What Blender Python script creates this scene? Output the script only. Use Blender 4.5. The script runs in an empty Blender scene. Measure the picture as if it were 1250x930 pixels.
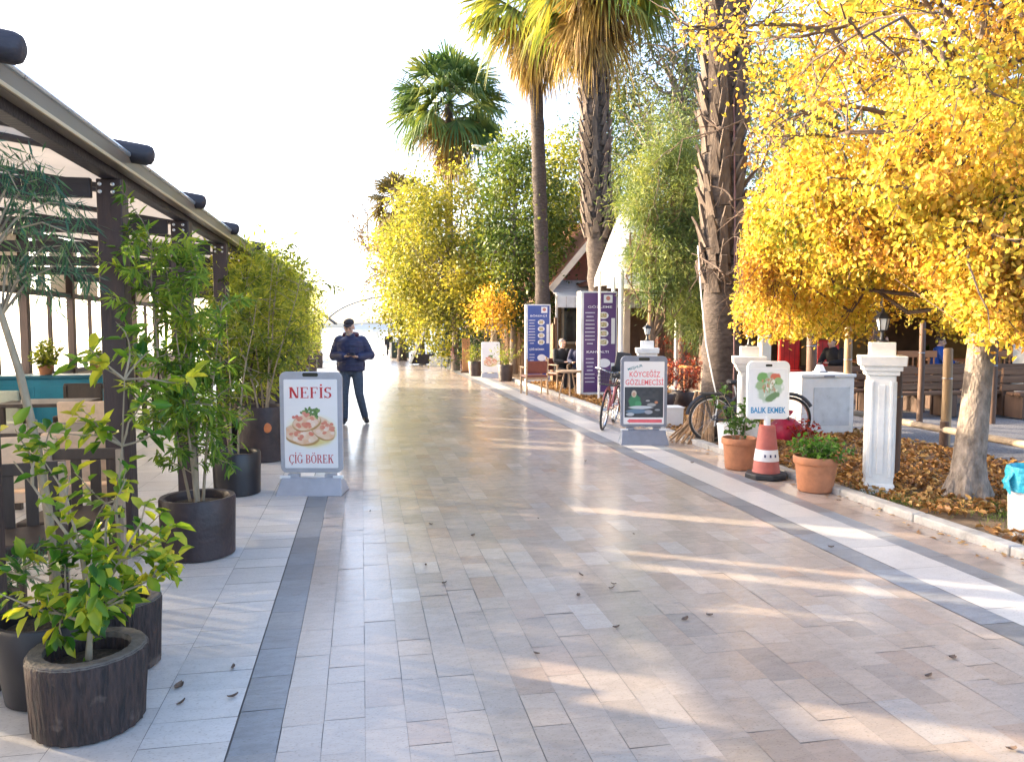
import bpy, bmesh, math, random
import numpy as np
from mathutils import Vector, Matrix, Euler

R = math.radians
random.seed(7)
rng = np.random.default_rng(7)
scene = bpy.context.scene
C = scene.collection

# ---------------------------------------------------------------- camera, sky, sun, exposure
CAM_H, F, CX, CY, HORIZON = 1.6, 950.0, 625.0, 465.0, 400.0
PITCH = math.atan((CY - HORIZON) / F)
YAW = math.atan((CX - 441.0) * math.cos(PITCH) / F)
cam_data = bpy.data.cameras.new('camera')
cam_data.sensor_width = 36.0
cam_data.lens = F / 1250.0 * 36.0
cam_data.clip_start = 0.05
cam_data.clip_end = 12000.0
cam = bpy.data.objects.new('camera', cam_data)
C.objects.link(cam)
cam.location = (0, 0, CAM_H)
cam.rotation_euler = (math.pi / 2 - PITCH, 0, -YAW)
scene.camera = cam

SUN_EL, SUN_AZ = R(15.0), R(-59.0)          # azimuth measured from +Y towards +X
SKY_STRENGTH, SUN_STRENGTH, EXPOSURE = 0.15, 2.3, 2.85
world = bpy.data.worlds.new('World')
scene.world = world
world.use_nodes = True
wn = world.node_tree
sky = wn.nodes.new('ShaderNodeTexSky')
sky.sky_type = 'NISHITA'
sky.sun_disc = False
sky.sun_elevation = SUN_EL
sky.sun_rotation = SUN_AZ
sky.air_density = 0.6
sky.dust_density = 3.0
sky.ozone_density = 0.2
bg = wn.nodes['Background']
bg.inputs['Strength'].default_value = SKY_STRENGTH
wn.links.new(sky.outputs['Color'], bg.inputs['Color'])

sun_data = bpy.data.lights.new('sun', 'SUN')
sun_data.energy = SUN_STRENGTH
sun_data.angle = R(0.5)
sun_data.color = (1.0, 0.8, 0.55)
sun = bpy.data.objects.new('sun', sun_data)
C.objects.link(sun)
SUN_DIR = Vector((math.sin(SUN_AZ) * math.cos(SUN_EL), math.cos(SUN_AZ) * math.cos(SUN_EL), math.sin(SUN_EL)))
sun.location = SUN_DIR * 60
sun.rotation_euler = (-SUN_DIR).to_track_quat('-Z', 'Y').to_euler()

scene.view_settings.view_transform = 'Standard'
scene.view_settings.look = 'None'
scene.view_settings.gamma = 1.0
scene.view_settings.exposure = EXPOSURE
scene.view_settings.use_curve_mapping = False
scene.cycles.max_bounces = 8
scene.cycles.diffuse_bounces = 3
scene.cycles.glossy_bounces = 3
scene.cycles.transmission_bounces = 6
scene.cycles.transparent_max_bounces = 8
scene.cycles.use_denoising = True
scene.cycles.caustics_reflective = False
scene.cycles.caustics_refractive = False

# ---------------------------------------------------------------- measuring the photograph
CAMR = cam.rotation_euler.to_matrix()
CAM_O = Vector((0, 0, CAM_H))
def ray(px, py):
    return CAMR @ Vector(((px - CX) / F, -(py - CY) / F, -1.0))
def G(px, py, z=0.0):
    """where the sight line of a photo pixel meets the level z"""
    v = ray(px, py)
    t = (z - CAM_H) / v.z
    p = CAM_O + v * t
    return Vector((p.x, p.y, z))
def AT(px, py, Y):
    """the point of a sight line at street distance Y"""
    v = ray(px, py)
    return CAM_O + v * (Y / v.y)
def ZH(base, py):
    """height of the point above 'base' seen at row py"""
    inv = CAMR.transposed()
    a = inv @ (Vector((base[0], base[1], 0)) - CAM_O)
    b = inv @ Vector((0, 0, 1))
    k = (py - CY) / F
    # -(ay + b.y z) / -(az + b.z z) ... row: (y/z_cam) = k  with z_cam negative
    return (k * a.z - a.y) / (b.y - k * b.z)

# ---------------------------------------------------------------- materials
def new_mat(name):
    m = bpy.data.materials.new(name)
    m.use_nodes = True
    return m, m.node_tree, m.node_tree.nodes['Principled BSDF']
def rgba(c):
    return (c[0], c[1], c[2], 1.0)
MATS = {}
def M(name, col, rough=0.6, var=0.18, scale=9.0, bump=0.0, bscale=None, metal=0.0, col2=None, spec=0.5, stretch=None, detail=5.0, coat=0.0):
    """plain surface with mottled colour and a little relief"""
    if name in MATS:
        return MATS[name]
    m, nt, bs = new_mat(name)
    N, L = nt.nodes, nt.links
    tc = N.new('ShaderNodeTexCoord')
    src = tc.outputs['Object']
    if stretch:
        mp = N.new('ShaderNodeMapping')
        mp.inputs['Scale'].default_value = stretch
        L.new(src, mp.inputs['Vector'])
        src = mp.outputs['Vector']
    nz = N.new('ShaderNodeTexNoise')
    nz.inputs['Scale'].default_value = scale
    nz.inputs['Detail'].default_value = detail
    nz.inputs['Roughness'].default_value = 0.62
    L.new(src, nz.inputs['Vector'])
    cr = N.new('ShaderNodeValToRGB')
    cr.color_ramp.elements[0].position = 0.3
    cr.color_ramp.elements[1].position = 0.7
    lo = tuple(max(0.0, x * (1 - var)) for x in col)
    hi = col2 if col2 else tuple(min(1.0, x * (1 + var)) for x in col)
    cr.color_ramp.elements[0].color = rgba(lo)
    cr.color_ramp.elements[1].color = rgba(hi)
    L.new(nz.outputs['Fac'], cr.inputs['Fac'])
    L.new(cr.outputs['Color'], bs.inputs['Base Color'])
    rr = N.new('ShaderNodeMapRange')
    rr.inputs['To Min'].default_value = max(0.02, rough - 0.1)
    rr.inputs['To Max'].default_value = min(1.0, rough + 0.1)
    L.new(nz.outputs['Fac'], rr.inputs['Value'])
    L.new(rr.outputs['Result'], bs.inputs['Roughness'])
    bs.inputs['Metallic'].default_value = metal
    bs.inputs['Specular IOR Level'].default_value = spec
    bs.inputs['Coat Weight'].default_value = coat
    if bump:
        n2 = N.new('ShaderNodeTexNoise')
        n2.inputs['Scale'].default_value = bscale or scale * 3
        n2.inputs['Detail'].default_value = 6.0
        L.new(src, n2.inputs['Vector'])
        bp = N.new('ShaderNodeBump')
        bp.inputs['Strength'].default_value = bump
        bp.inputs['Distance'].default_value = 0.02
        L.new(n2.outputs['Fac'], bp.inputs['Height'])
        L.new(bp.outputs['Normal'], bs.inputs['Normal'])
    MATS[name] = m
    return m

def leaf_mat(name, cols, trans=0.45, rough=0.5, clump=0.6, nscale=1.1):
    """leaves: each leaf draws its own tint, neighbours share a drift of colour; light passes through"""
    if name in MATS:
        return MATS[name]
    m, nt, bs = new_mat(name)
    N, L = nt.nodes, nt.links
    geo = N.new('ShaderNodeNewGeometry')
    tc = N.new('ShaderNodeTexCoord')
    nz = N.new('ShaderNodeTexNoise')
    nz.inputs['Scale'].default_value = nscale
    nz.inputs['Detail'].default_value = 3.0
    L.new(tc.outputs['Object'], nz.inputs['Vector'])
    st = N.new('ShaderNodeMapRange')
    st.inputs['From Min'].default_value = 0.3
    st.inputs['From Max'].default_value = 0.7
    L.new(nz.outputs['Fac'], st.inputs['Value'])
    mx = N.new('ShaderNodeMix')
    mx.inputs['Factor'].default_value = clump
    L.new(geo.outputs['Random Per Island'], mx.inputs['A'])
    L.new(st.outputs['Result'], mx.inputs['B'])
    cr = N.new('ShaderNodeValToRGB')
    els = cr.color_ramp.elements
    while len(els) < len(cols):
        els.new(0.5)
    for i, c in enumerate(cols):
        els[i].position = 0.08 + 0.84 * i / (len(cols) - 1)
        els[i].color = rgba(c)
    L.new(mx.outputs['Result'], cr.inputs['Fac'])
    L.new(cr.outputs['Color'], bs.inputs['Base Color'])
    bs.inputs['Roughness'].default_value = rough
    bs.inputs['Specular IOR Level'].default_value = 0.35
    tr = N.new('ShaderNodeBsdfTranslucent')
    gm = N.new('ShaderNodeMix')
    gm.data_type = 'RGBA'
    gm.blend_type = 'MULTIPLY'
    gm.inputs['Factor'].default_value = 1.0
    L.new(cr.outputs['Color'], gm.inputs[6])
    gm.inputs[7].default_value = (1.0, 1.0, 0.7, 1)
    L.new(gm.outputs[2], tr.inputs['Color'])
    ms = N.new('ShaderNodeMixShader')
    ms.inputs['Fac'].default_value = trans
    L.new(bs.outputs['BSDF'], ms.inputs[1])
    L.new(tr.outputs['BSDF'], ms.inputs[2])
    L.new(ms.outputs['Shader'], N['Material Output'].inputs['Surface'])
    MATS[name] = m
    return m

def print_mat(name='printed_picture', rough=0.35):
    if name in MATS:
        return MATS[name]
    m, nt, bs = new_mat(name)
    at = nt.nodes.new('ShaderNodeAttribute')
    at.attribute_name = 'ink'
    nt.links.new(at.outputs['Color'], bs.inputs['Base Color'])
    bs.inputs['Roughness'].default_value = rough
    MATS[name] = m
    return m

# ---------------------------------------------------------------- mesh building
class MB:
    def __init__(s):
        s.v, s.f = [], []
    def add(s, vs, fs, mat=None):
        o = len(s.v)
        for p in vs:
            p = Vector(p)
            if mat is not None:
                p = mat @ p
            s.v.append(tuple(p))
        s.f += [tuple(i + o for i in q) for q in fs]
        return s
    def box(s, c, size, rot=None, taper=None):
        x, y, z = (k / 2 for k in size)
        tx, ty = taper or (1, 1)
        vs = [(-x, -y, -z), (x, -y, -z), (x, y, -z), (-x, y, -z), (-x * tx, -y * ty, z), (x * tx, -y * ty, z), (x * tx, y * ty, z), (-x * tx, y * ty, z)]
        m = Matrix.Translation(Vector(c))
        if rot:
            m = m @ Euler(rot).to_matrix().to_4x4()
        return s.add(vs, [(0, 3, 2, 1), (4, 5, 6, 7), (0, 1, 5, 4), (1, 2, 6, 5), (2, 3, 7, 6), (3, 0, 4, 7)], m)
    def tube(s, pts, rad, n=8, cap=True, flat=1.0):
        pts = [Vector(p) for p in pts]
        k = len(pts)
        if not hasattr(rad, '__len__'):
            rad = [rad] * k
        o = len(s.v)
        up = None
        for i, p in enumerate(pts):
            t = (pts[min(i + 1, k - 1)] - pts[max(i - 1, 0)])
            t = t.normalized() if t.length > 1e-9 else Vector((0, 0, 1))
            if up is None:
                up = Vector((0, 0, 1)) if abs(t.z) < 0.9 else Vector((1, 0, 0))
            a = t.cross(up)
            a = a.normalized() if a.length > 1e-6 else Vector((1, 0, 0))
            b = t.cross(a).normalized()
            up = -b if False else up - t * up.dot(t)
            if up.length < 1e-6:
                up = b.copy()
            up.normalize()
            for j in range(n):
                w = 2 * math.pi * j / n
                s.v.append(tuple(p + a * (math.cos(w) * rad[i]) + b * (math.sin(w) * rad[i] * flat)))
        for i in range(k - 1):
            for j in range(n):
                s.f.append((o + i * n + j, o + i * n + (j + 1) % n, o + (i + 1) * n + (j + 1) % n, o + (i + 1) * n + j))
        if cap:
            s.f.append(tuple(o + j for j in reversed(range(n))))
            s.f.append(tuple(o + (k - 1) * n + j for j in range(n)))
        return s
    def lathe(s, prof, n=28, c=(0, 0, 0), wob=None, mat=None):
        o = len(s.v)
        for i, (r, z) in enumerate(prof):
            for j in range(n):
                w = 2 * math.pi * j / n
                rr = r * (wob(w, z) if wob else 1.0)
                p = Vector((c[0] + rr * math.cos(w), c[1] + rr * math.sin(w), c[2] + z))
                if mat is not None:
                    p = mat @ p
                s.v.append(tuple(p))
        for i in range(len(prof) - 1):
            for j in range(n):
                s.f.append((o + i * n + j, o + i * n + (j + 1) % n, o + (i + 1) * n + (j + 1) % n, o + (i + 1) * n + j))
        s.f.append(tuple(o + j for j in reversed(range(n))))
        s.f.append(tuple(o + (len(prof) - 1) * n + j for j in range(n)))
        return s
    def ball(s, c, r, n=14, m=9):
        if not hasattr(r, '__len__'):
            r = (r, r, r)
        o = len(s.v)
        for i in range(1, m):
            t = math.pi * i / m
            for j in range(n):
                w = 2 * math.pi * j / n
                s.v.append((c[0] + r[0] * math.sin(t) * math.cos(w), c[1] + r[1] * math.sin(t) * math.sin(w), c[2] + r[2] * math.cos(t)))
        top, bot = len(s.v), len(s.v) + 1
        s.v += [(c[0], c[1], c[2] + r[2]), (c[0], c[1], c[2] - r[2])]
        for i in range(m - 2):
            for j in range(n):
                s.f.append((o + i * n + j, o + (i + 1) * n + j, o + (i + 1) * n + (j + 1) % n, o + i * n + (j + 1) % n))
        for j in range(n):
            s.f.append((top, o + j, o + (j + 1) % n))
            s.f.append((bot, o + (m - 2) * n + (j + 1) % n, o + (m - 2) * n + j))
        return s
    def prism(s, poly, y0, y1, mat=None):
        """outline in x,z given thickness from y0 (front) to y1 (back)"""
        n = len(poly)
        vs = [(x, y0, z) for x, z in poly] + [(x, y1, z) for x, z in poly]
        fs = [tuple(range(n)), tuple(reversed(range(n, 2 * n)))]
        fs += [(i, i + n, (i + 1) % n + n, (i + 1) % n) for i in range(n)]
        return s.add(vs, fs, mat)
    def torus(s, c, r, rr, axis='x', n=32, m=8):
        o = len(s.v)
        for i in range(n):
            w = 2 * math.pi * i / n
            for j in range(m):
                u = 2 * math.pi * j / m
                q, h = r + rr * math.cos(u), rr * math.sin(u)
                p = {'x': (h, q * math.cos(w), q * math.sin(w)), 'y': (q * math.cos(w), h, q * math.sin(w)), 'z': (q * math.cos(w), q * math.sin(w), h)}[axis]
                s.v.append((c[0] + p[0], c[1] + p[1], c[2] + p[2]))
        for i in range(n):
            for j in range(m):
                s.f.append((o + i * m + j, o + ((i + 1) % n) * m + j, o + ((i + 1) % n) * m + (j + 1) % m, o + i * m + (j + 1) % m))
        return s
    def build(s, name, mat, parent=None, smooth=False, bevel=0.0, loc=None, rotz=0.0):
        me = bpy.data.meshes.new(name)
        me.from_pydata(s.v, [], s.f)
        me.update()
        bm = bmesh.new()
        bm.from_mesh(me)
        bmesh.ops.recalc_face_normals(bm, faces=bm.faces)
        bm.to_mesh(me)
        bm.free()
        return link(name, me, mat, parent, smooth, bevel, loc, rotz)

def link(name, me, mat, parent=None, smooth=False, bevel=0.0, loc=None, rotz=0.0):
    if mat is not None:
        me.materials.append(mat)
    if smooth:
        me.polygons.foreach_set('use_smooth', [True] * len(me.polygons))
        try:
            me.set_sharp_from_angle(angle=R(42))
        except Exception:
            pass
    o = bpy.data.objects.new(name, me)
    C.objects.link(o)
    if parent is not None:
        o.parent = parent
    if loc is not None:
        o.location = loc
    o.rotation_euler.z = rotz
    if bevel:
        b = o.modifiers.new('bevel', 'BEVEL')
        b.width = bevel
        b.segments = 2
        b.limit_method = 'ANGLE'
        b.angle_limit = R(35)
    return o

def np_mesh(name, V, Q):
    """mesh from arrays: V (n,3), Q (m,k) faces of k corners"""
    me = bpy.data.meshes.new(name)
    V = np.ascontiguousarray(V, dtype=np.float32)
    Q = np.ascontiguousarray(Q, dtype=np.int32)
    k = Q.shape[1]
    me.vertices.add(len(V))
    me.vertices.foreach_set('co', V.ravel())
    me.loops.add(Q.size)
    me.loops.foreach_set('vertex_index', Q.ravel())
    me.polygons.add(len(Q))
    me.polygons.foreach_set('loop_start', np.arange(0, Q.size, k, dtype=np.int32))
    me.polygons.foreach_set('loop_total', np.full(len(Q), k, dtype=np.int32))
    me.update(calc_edges=True)
    return me

def unit(a):
    return a / np.maximum(np.linalg.norm(a, axis=-1, keepdims=True), 1e-9)

def leaf_arrays(P, D, Ln, Wd, fold=0.25, broad=True, curl=0.0, nrm=None):
    """P leaf bases (n,3), D axes, Ln lengths, Wd widths"""
    n = len(P)
    D = unit(D)
    ref = nrm if nrm is not None else rng.normal(size=(n, 3))
    S = unit(np.cross(D, ref))
    U = np.cross(S, D)
    Ln, Wd = np.broadcast_to(Ln, (n,))[:, None], np.broadcast_to(Wd, (n,))[:, None]
    if broad:
        a, b = (0.3, 0.68) if broad is True else broad
        V = np.stack([P,
                      P + D * Ln * a + S * Wd * 0.5 + U * Wd * fold,
                      P + D * Ln * b + S * Wd * 0.42 + U * (Wd * fold - Ln * curl * 0.4),
                      P + D * Ln - U * Ln * curl,
                      P + D * Ln * b - S * Wd * 0.42 + U * (Wd * fold - Ln * curl * 0.4),
                      P + D * Ln * a - S * Wd * 0.5 + U * Wd * fold], axis=1).reshape(-1, 3)
        i = np.arange(n)[:, None] * 6
        Q = np.concatenate([i + np.array([[0, 1, 2, 3]]), i + np.array([[0, 3, 4, 5]])], axis=1).reshape(-1, 4)
    else:
        V = np.stack([P, P + D * Ln * 0.45 + S * Wd * 0.5, P + D * Ln, P + D * Ln * 0.5 - S * Wd * 0.5 + U * Wd * fold], axis=1).reshape(-1, 3)
        i = np.arange(n)[:, None] * 4
        Q = i + np.array([[0, 1, 2, 3]])
    return V, Q

# ---------------------------------------------------------------- things
def tag(o, label=None, cat=None, group=None, kind=None):
    if label: o['label'] = label
    if cat: o['category'] = cat
    if group: o['group'] = group
    if kind: o['kind'] = kind
    return o
def thing(name, label, cat, loc=(0, 0, 0), rotz=0.0, group=None):
    o = bpy.data.objects.new(name, None)
    o.empty_display_size = 0.2
    C.objects.link(o)
    o.location = loc
    o.rotation_euler.z = rotz
    return tag(o, label, cat, group)
KIDS = {}
def dup(root, loc, rotz=None, label=None, group=None, scale=None):
    """a copy of a thing with copies of its parts and sub-parts"""
    r = root.copy()
    C.objects.link(r)
    r.location = loc
    if rotz is not None: r.rotation_euler.z = rotz
    if label: r['label'] = label
    if group: r['group'] = group
    if scale: r.scale = (scale, scale, scale) if not hasattr(scale, '__len__') else scale
    for ch in [o for o in C.objects if o.parent is root]:
        c = ch.copy()
        C.objects.link(c)
        c.parent = r
        for g in [o for o in C.objects if o.parent is ch]:
            d = g.copy()
            C.objects.link(d)
            d.parent = c
    return r

TXT = {}
def text_mesh(s, height, width=None, bold=0.0, depth=0.001):
    """lettering from the built-in font, laid in the x,z plane facing -y, centred on x, baseline at z=0"""
    cu = bpy.data.curves.new('lettering', 'FONT')
    cu.body = s
    cu.align_x = 'CENTER'
    cu.size = 1.0
    cu.offset = bold
    cu.extrude = 0.0
    cu.resolution_u = 3
    t = bpy.data.objects.new('lettering', cu)
    C.objects.link(t)
    dg = bpy.context.evaluated_depsgraph_get()
    me = bpy.data.meshes.new_from_object(t.evaluated_get(dg))
    bpy.data.objects.remove(t)
    n = len(me.vertices)
    co = np.empty(n * 3, dtype=np.float32)
    me.vertices.foreach_get('co', co)
    co = co.reshape(-1, 3)
    w = co[:, 0].max() - co[:, 0].min()
    cx = (co[:, 0].max() + co[:, 0].min()) / 2
    sz = height / 0.73
    sx = (width / w) if width else sz
    out = np.stack([(co[:, 0] - cx) * sx, np.zeros(n), co[:, 1] * sz], axis=1).astype(np.float32)
    me.vertices.foreach_set('co', out.ravel())
    me.update()
    return me
def text(s, height, mat, parent, loc, width=None, bold=0.0, roll=0.0, name='lettering'):
    me = text_mesh(s, height, width, bold)
    o = link(name, me, mat, parent, loc=loc)
    o.rotation_euler.y = roll
    return o

def picture(name, w, h, nx, ny, fn, parent, loc, mat=None):
    """a printed picture: a fine flat grid whose ink is worked out cell by cell. fn(u,v) -> rgb arrays, u right 0..1, v up 0..1"""
    xs, zs = np.linspace(-w / 2, w / 2, nx + 1), np.linspace(0, h, ny + 1)
    X, Z = np.meshgrid(xs, zs)
    V = np.stack([X, np.zeros_like(X), Z], axis=-1).reshape(-1, 3)
    i, j = np.meshgrid(np.arange(nx), np.arange(ny))
    a = (j * (nx + 1) + i).ravel()
    Q = np.stack([a, a + 1, a + nx + 2, a + nx + 1], axis=1)
    me = np_mesh(name, V, Q)
    u, v = ((i + 0.5) / nx).ravel(), ((j + 0.5) / ny).ravel()
    col = np.clip(fn(u, v), 0, 1)
    at = me.color_attributes.new('ink', 'FLOAT_COLOR', 'CORNER')
    buf = np.ones((len(Q), 4, 4), dtype=np.float32)
    buf[:, :, :3] = col[:, None, :]
    at.data.foreach_set('color', buf.ravel())
    return link(name, me, mat or print_mat(), parent, loc=loc)
def vnoise(u, v, s, seed=0):
    """smooth value noise for printed pictures"""
    r = np.random.default_rng(seed).random((64, 64))
    x, y = u * s, v * s
    xi, yi = np.floor(x).astype(int), np.floor(y).astype(int)
    fx, fy = x - xi, y - yi
    fx, fy = fx * fx * (3 - 2 * fx), fy * fy * (3 - 2 * fy)
    g = lambda a, b: r[a % 64, b % 64]
    return (g(xi, yi) * (1 - fx) + g(xi + 1, yi) * fx) * (1 - fy) + (g(xi, yi + 1) * (1 - fx) + g(xi + 1, yi + 1) * fx) * fy
# ================================================================= THE GROUND
KERB_X0, KERB_X1 = 4.46, 4.6
Y0, Y1 = -4.0, 46.0

def sheet(name, x0, y0, x1, y1, z, mat, nx=1, ny=1, rel=0.0):
    xs, ys = np.linspace(x0, x1, nx + 1), np.linspace(y0, y1, ny + 1)
    X, Y = np.meshgrid(xs, ys)
    Z = np.full_like(X, z)
    if rel:
        Z = Z + rel * (vnoise((X - x0) / 12, (Y - y0) / 12, 9, 5) - 0.5) + rel * 0.5 * (vnoise((X - x0) / 12, (Y - y0) / 12, 31, 6) - 0.5)
    i, j = np.meshgrid(np.arange(nx), np.arange(ny))
    a = (j * (nx + 1) + i).ravel()
    me = np_mesh(name, np.stack([X, Y, Z], -1).reshape(-1, 3), np.stack([a, a + 1, a + nx + 2, a + nx + 1], 1))
    o = link(name, me, mat, smooth=bool(rel))
    return tag(o, kind='structure')

m_water = M('lake_water', (0.22, 0.3, 0.36), rough=0.16, var=0.1, scale=0.05, bump=0.15, bscale=0.6)
sheet('water', -6000, -3000, 6000, 9000, -0.9, m_water)
m_earth = M('packed_earth', (0.2, 0.165, 0.13), rough=0.9, var=0.3, scale=1.5, bump=0.5, bscale=20)
# land is one block whose lakeside edge drops into the water
mb = MB()
mb.box((17.0, 20.0, -0.77), (46.4, 54.0, 1.5))
tag(mb.build('ground', m_earth), kind='structure')

def tile_mat(name, base_rough, tint_var, veins):
    """polished travertine: the tint of every slab is in the mesh, veins, pores and worn gloss on top"""
    m, nt, bs = new_mat(name)
    N, L = nt.nodes, nt.links
    at = N.new('ShaderNodeAttribute'); at.attribute_name = 'ink'
    tc = N.new('ShaderNodeTexCoord')
    mp = N.new('ShaderNodeMapping'); mp.inputs['Scale'].default_value = (1.0, 2.4, 1.0)
    L.new(tc.outputs['Object'], mp.inputs['Vector'])
    n1 = N.new('ShaderNodeTexNoise'); n1.inputs['Scale'].default_value = 7.0; n1.inputs['Detail'].default_value = 8.0; n1.inputs['Distortion'].default_value = 1.2; n1.inputs['Roughness'].default_value = 0.65
    L.new(mp.outputs['Vector'], n1.inputs['Vector'])
    n2 = N.new('ShaderNodeTexNoise'); n2.inputs['Scale'].default_value = 0.55; n2.inputs['Detail'].default_value = 4.0
    L.new(tc.outputs['Object'], n2.inputs['Vector'])
    n3 = N.new('ShaderNodeTexNoise'); n3.inputs['Scale'].default_value = 70.0; n3.inputs['Detail'].default_value = 4.0
    L.new(mp.outputs['Vector'], n3.inputs['Vector'])
    r1 = N.new('ShaderNodeValToRGB')
    r1.color_ramp.elements[0].position = 0.3; r1.color_ramp.elements[0].color = (1 - veins, 1 - veins * 1.05, 1 - veins * 1.1, 1)
    r1.color_ramp.elements[1].position = 0.62; r1.color_ramp.elements[1].color = (1.04, 1.03, 1.02, 1)
    L.new(n1.outputs['Fac'], r1.inputs['Fac'])
    r2 = N.new('ShaderNodeValToRGB')
    r2.color_ramp.elements[0].position = 0.36; r2.color_ramp.elements[0].color = (0.92, 0.905, 0.9, 1)
    r2.color_ramp.elements[1].position = 0.62; r2.color_ramp.elements[1].color = (1.05, 1.04, 1.03, 1)
    L.new(n2.outputs['Fac'], r2.inputs['Fac'])
    r3 = N.new('ShaderNodeValToRGB')
    r3.color_ramp.elements[0].position = 0.30; r3.color_ramp.elements[0].color = (0.68, 0.65, 0.62, 1)
    r3.color_ramp.elements[1].position = 0.42; r3.color_ramp.elements[1].color = (1, 1, 1, 1)
    L.new(n3.outputs['Fac'], r3.inputs['Fac'])
    prev = at.outputs['Color']
    for r in (r1, r2, r3):
        mx = N.new('ShaderNodeMix'); mx.data_type = 'RGBA'; mx.blend_type = 'MULTIPLY'; mx.inputs['Factor'].default_value = 1.0
        L.new(prev, mx.inputs[6]); L.new(r.outputs['Color'], mx.inputs[7])
        prev = mx.outputs[2]
    L.new(prev, bs.inputs['Base Color'])
    rg = N.new('ShaderNodeMapRange'); rg.inputs['From Min'].default_value = 0.3; rg.inputs['From Max'].default_value = 0.7
    rg.inputs['To Min'].default_value = base_rough - 0.05; rg.inputs['To Max'].default_value = base_rough + 0.07
    L.new(n1.outputs['Fac'], rg.inputs['Value']); L.new(rg.outputs['Result'], bs.inputs['Roughness'])
    bs.inputs['Specular IOR Level'].default_value = 0.5
    bp = N.new('ShaderNodeBump'); bp.inputs['Strength'].default_value = 0.08; bp.inputs['Distance'].default_value = 0.004
    L.new(n1.outputs['Fac'], bp.inputs['Height'])
    b2 = N.new('ShaderNodeBump'); b2.inputs['Strength'].default_value = 0.07; b2.inputs['Distance'].default_value = 0.003
    L.new(n3.outputs['Fac'], b2.inputs['Height']); L.new(bp.outputs['Normal'], b2.inputs['Normal'])
    L.new(b2.outputs['Normal'], bs.inputs['Normal'])
    MATS[name] = m
    return m

def tiles(name, cols, lens, base, spread, mat, gap=(0.002, 0.006), z=0.0, tilt=0.0007, y0=Y0, y1=Y1, odd=None):
    """courses of slabs along the street: cols = list of (x0, x1)"""
    V, Q, K = [], [], []
    for ci_, (cx0, cx1) in enumerate(cols):
        wear = 1.45 if -0.4 < cx0 < 1.1 else 0.75
        y = y0 + rng.random() * 0.3
        while y < y1:
            ln = lens[0] + (lens[1] - lens[0]) * rng.random()
            ya, yb = y, min(y + ln, y1)
            y = yb
            g = (gap[0] + (gap[1] - gap[0]) * rng.random() ** 2) * wear
            gx = (gap[0] + (gap[1] - gap[0]) * rng.random() ** 2) * wear
            o = len(V)
            for xx, yy in ((cx0 + gx / 2, ya + g / 2), (cx1 - gx / 2, ya + g / 2), (cx1 - gx / 2, yb - g / 2), (cx0 + gx / 2, yb - g / 2)):
                V.append((xx, yy, z + rng.normal() * tilt))
            Q.append((o, o + 1, o + 2, o + 3))
            t = 1 + rng.normal() * spread
            b = odd[rng.integers(len(odd))] if odd and rng.random() < 0.22 else base
            w = rng.normal() * spread * 0.25
            K.append((b[0] * t * (1 + w), b[1] * t, b[2] * t * (1 - w)))
    me = np_mesh(name, np.array(V), np.array(Q))
    at = me.color_attributes.new('ink', 'FLOAT_COLOR', 'CORNER')
    buf = np.ones((len(Q), 4, 4), dtype=np.float32)
    buf[:, :, :3] = np.clip(np.array(K), 0, 1)[:, None, :]
    at.data.foreach_set('color', buf.ravel())
    o = link(name, me, mat)
    return tag(o, kind='structure')

m_grout = M('grout', (0.16, 0.145, 0.135), rough=0.85, var=0.25, scale=30)
sheet('pavement_bedding', -5.9, Y0, KERB_X0 - 0.003, Y1, -0.004 + 0.0, m_grout)
m_stone = tile_mat('travertine', 0.2, 0.1, 0.13)
m_marble = tile_mat('pale_marble', 0.38, 0.1, 0.12)
m_grey = tile_mat('grey_marble', 0.36, 0.1, 0.3)
tiles('terrace_paving', [(-5.88 + 0.335 * i, -5.88 + 0.335 * (i + 1)) for i in range(16)], (0.14, 0.34), (0.62, 0.61, 0.595), 0.05, m_marble, z=0.002)
tiles('grey_marble_band', [(-0.515, -0.335)], (0.22, 0.5), (0.24, 0.262, 0.29), 0.1, m_grey, z=0.002)
xs = [-0.335]
while xs[-1] < 3.2:
    xs.append(xs[-1] + 0.165)
xs[-1] = 3.26
tiles('walkway_paving', list(zip(xs[:-1], xs[1:])), (0.17, 0.42), (0.43, 0.375, 0.33), 0.05, m_stone, gap=(0.0005, 0.0034), odd=[(0.46, 0.42, 0.385), (0.42, 0.345, 0.295), (0.385, 0.345, 0.315)])
tiles('grey_inner_band', [(3.26, 3.47)], (0.3, 0.6), (0.25, 0.27, 0.3), 0.12, m_grey, z=0.002)
tiles('white_marble_band', [(3.47, 3.86)], (0.3, 0.6), (0.54, 0.53, 0.515), 0.03, m_marble, z=0.003, gap=(0.001, 0.003))
tiles('grey_outer_band', [(3.86, 4.02)], (0.3, 0.6), (0.25, 0.265, 0.29), 0.12, m_grey, z=0.002)
tiles('kerbside_paving', [(4.02, 4.24), (4.24, 4.455)], (0.3, 0.5), (0.43, 0.36, 0.31), 0.07, m_stone, z=0.001, gap=(0.001, 0.003))

m_kerb = M('kerb_stone', (0.42, 0.4, 0.37), rough=0.8, var=0.3, scale=6, bump=0.5, bscale=40)
mb = MB()
y = Y0
while y < 30:
    ln = 0.75 + 0.3 * rng.random()
    mb.box(((KERB_X0 + KERB_X1) / 2 + rng.normal() * 0.004, y + ln / 2, 0.0 + rng.normal() * 0.003), (0.135, ln - 0.012, 0.13))
    y += ln
tag(mb.build('kerb', m_kerb, bevel=0.014), kind='structure')

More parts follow.
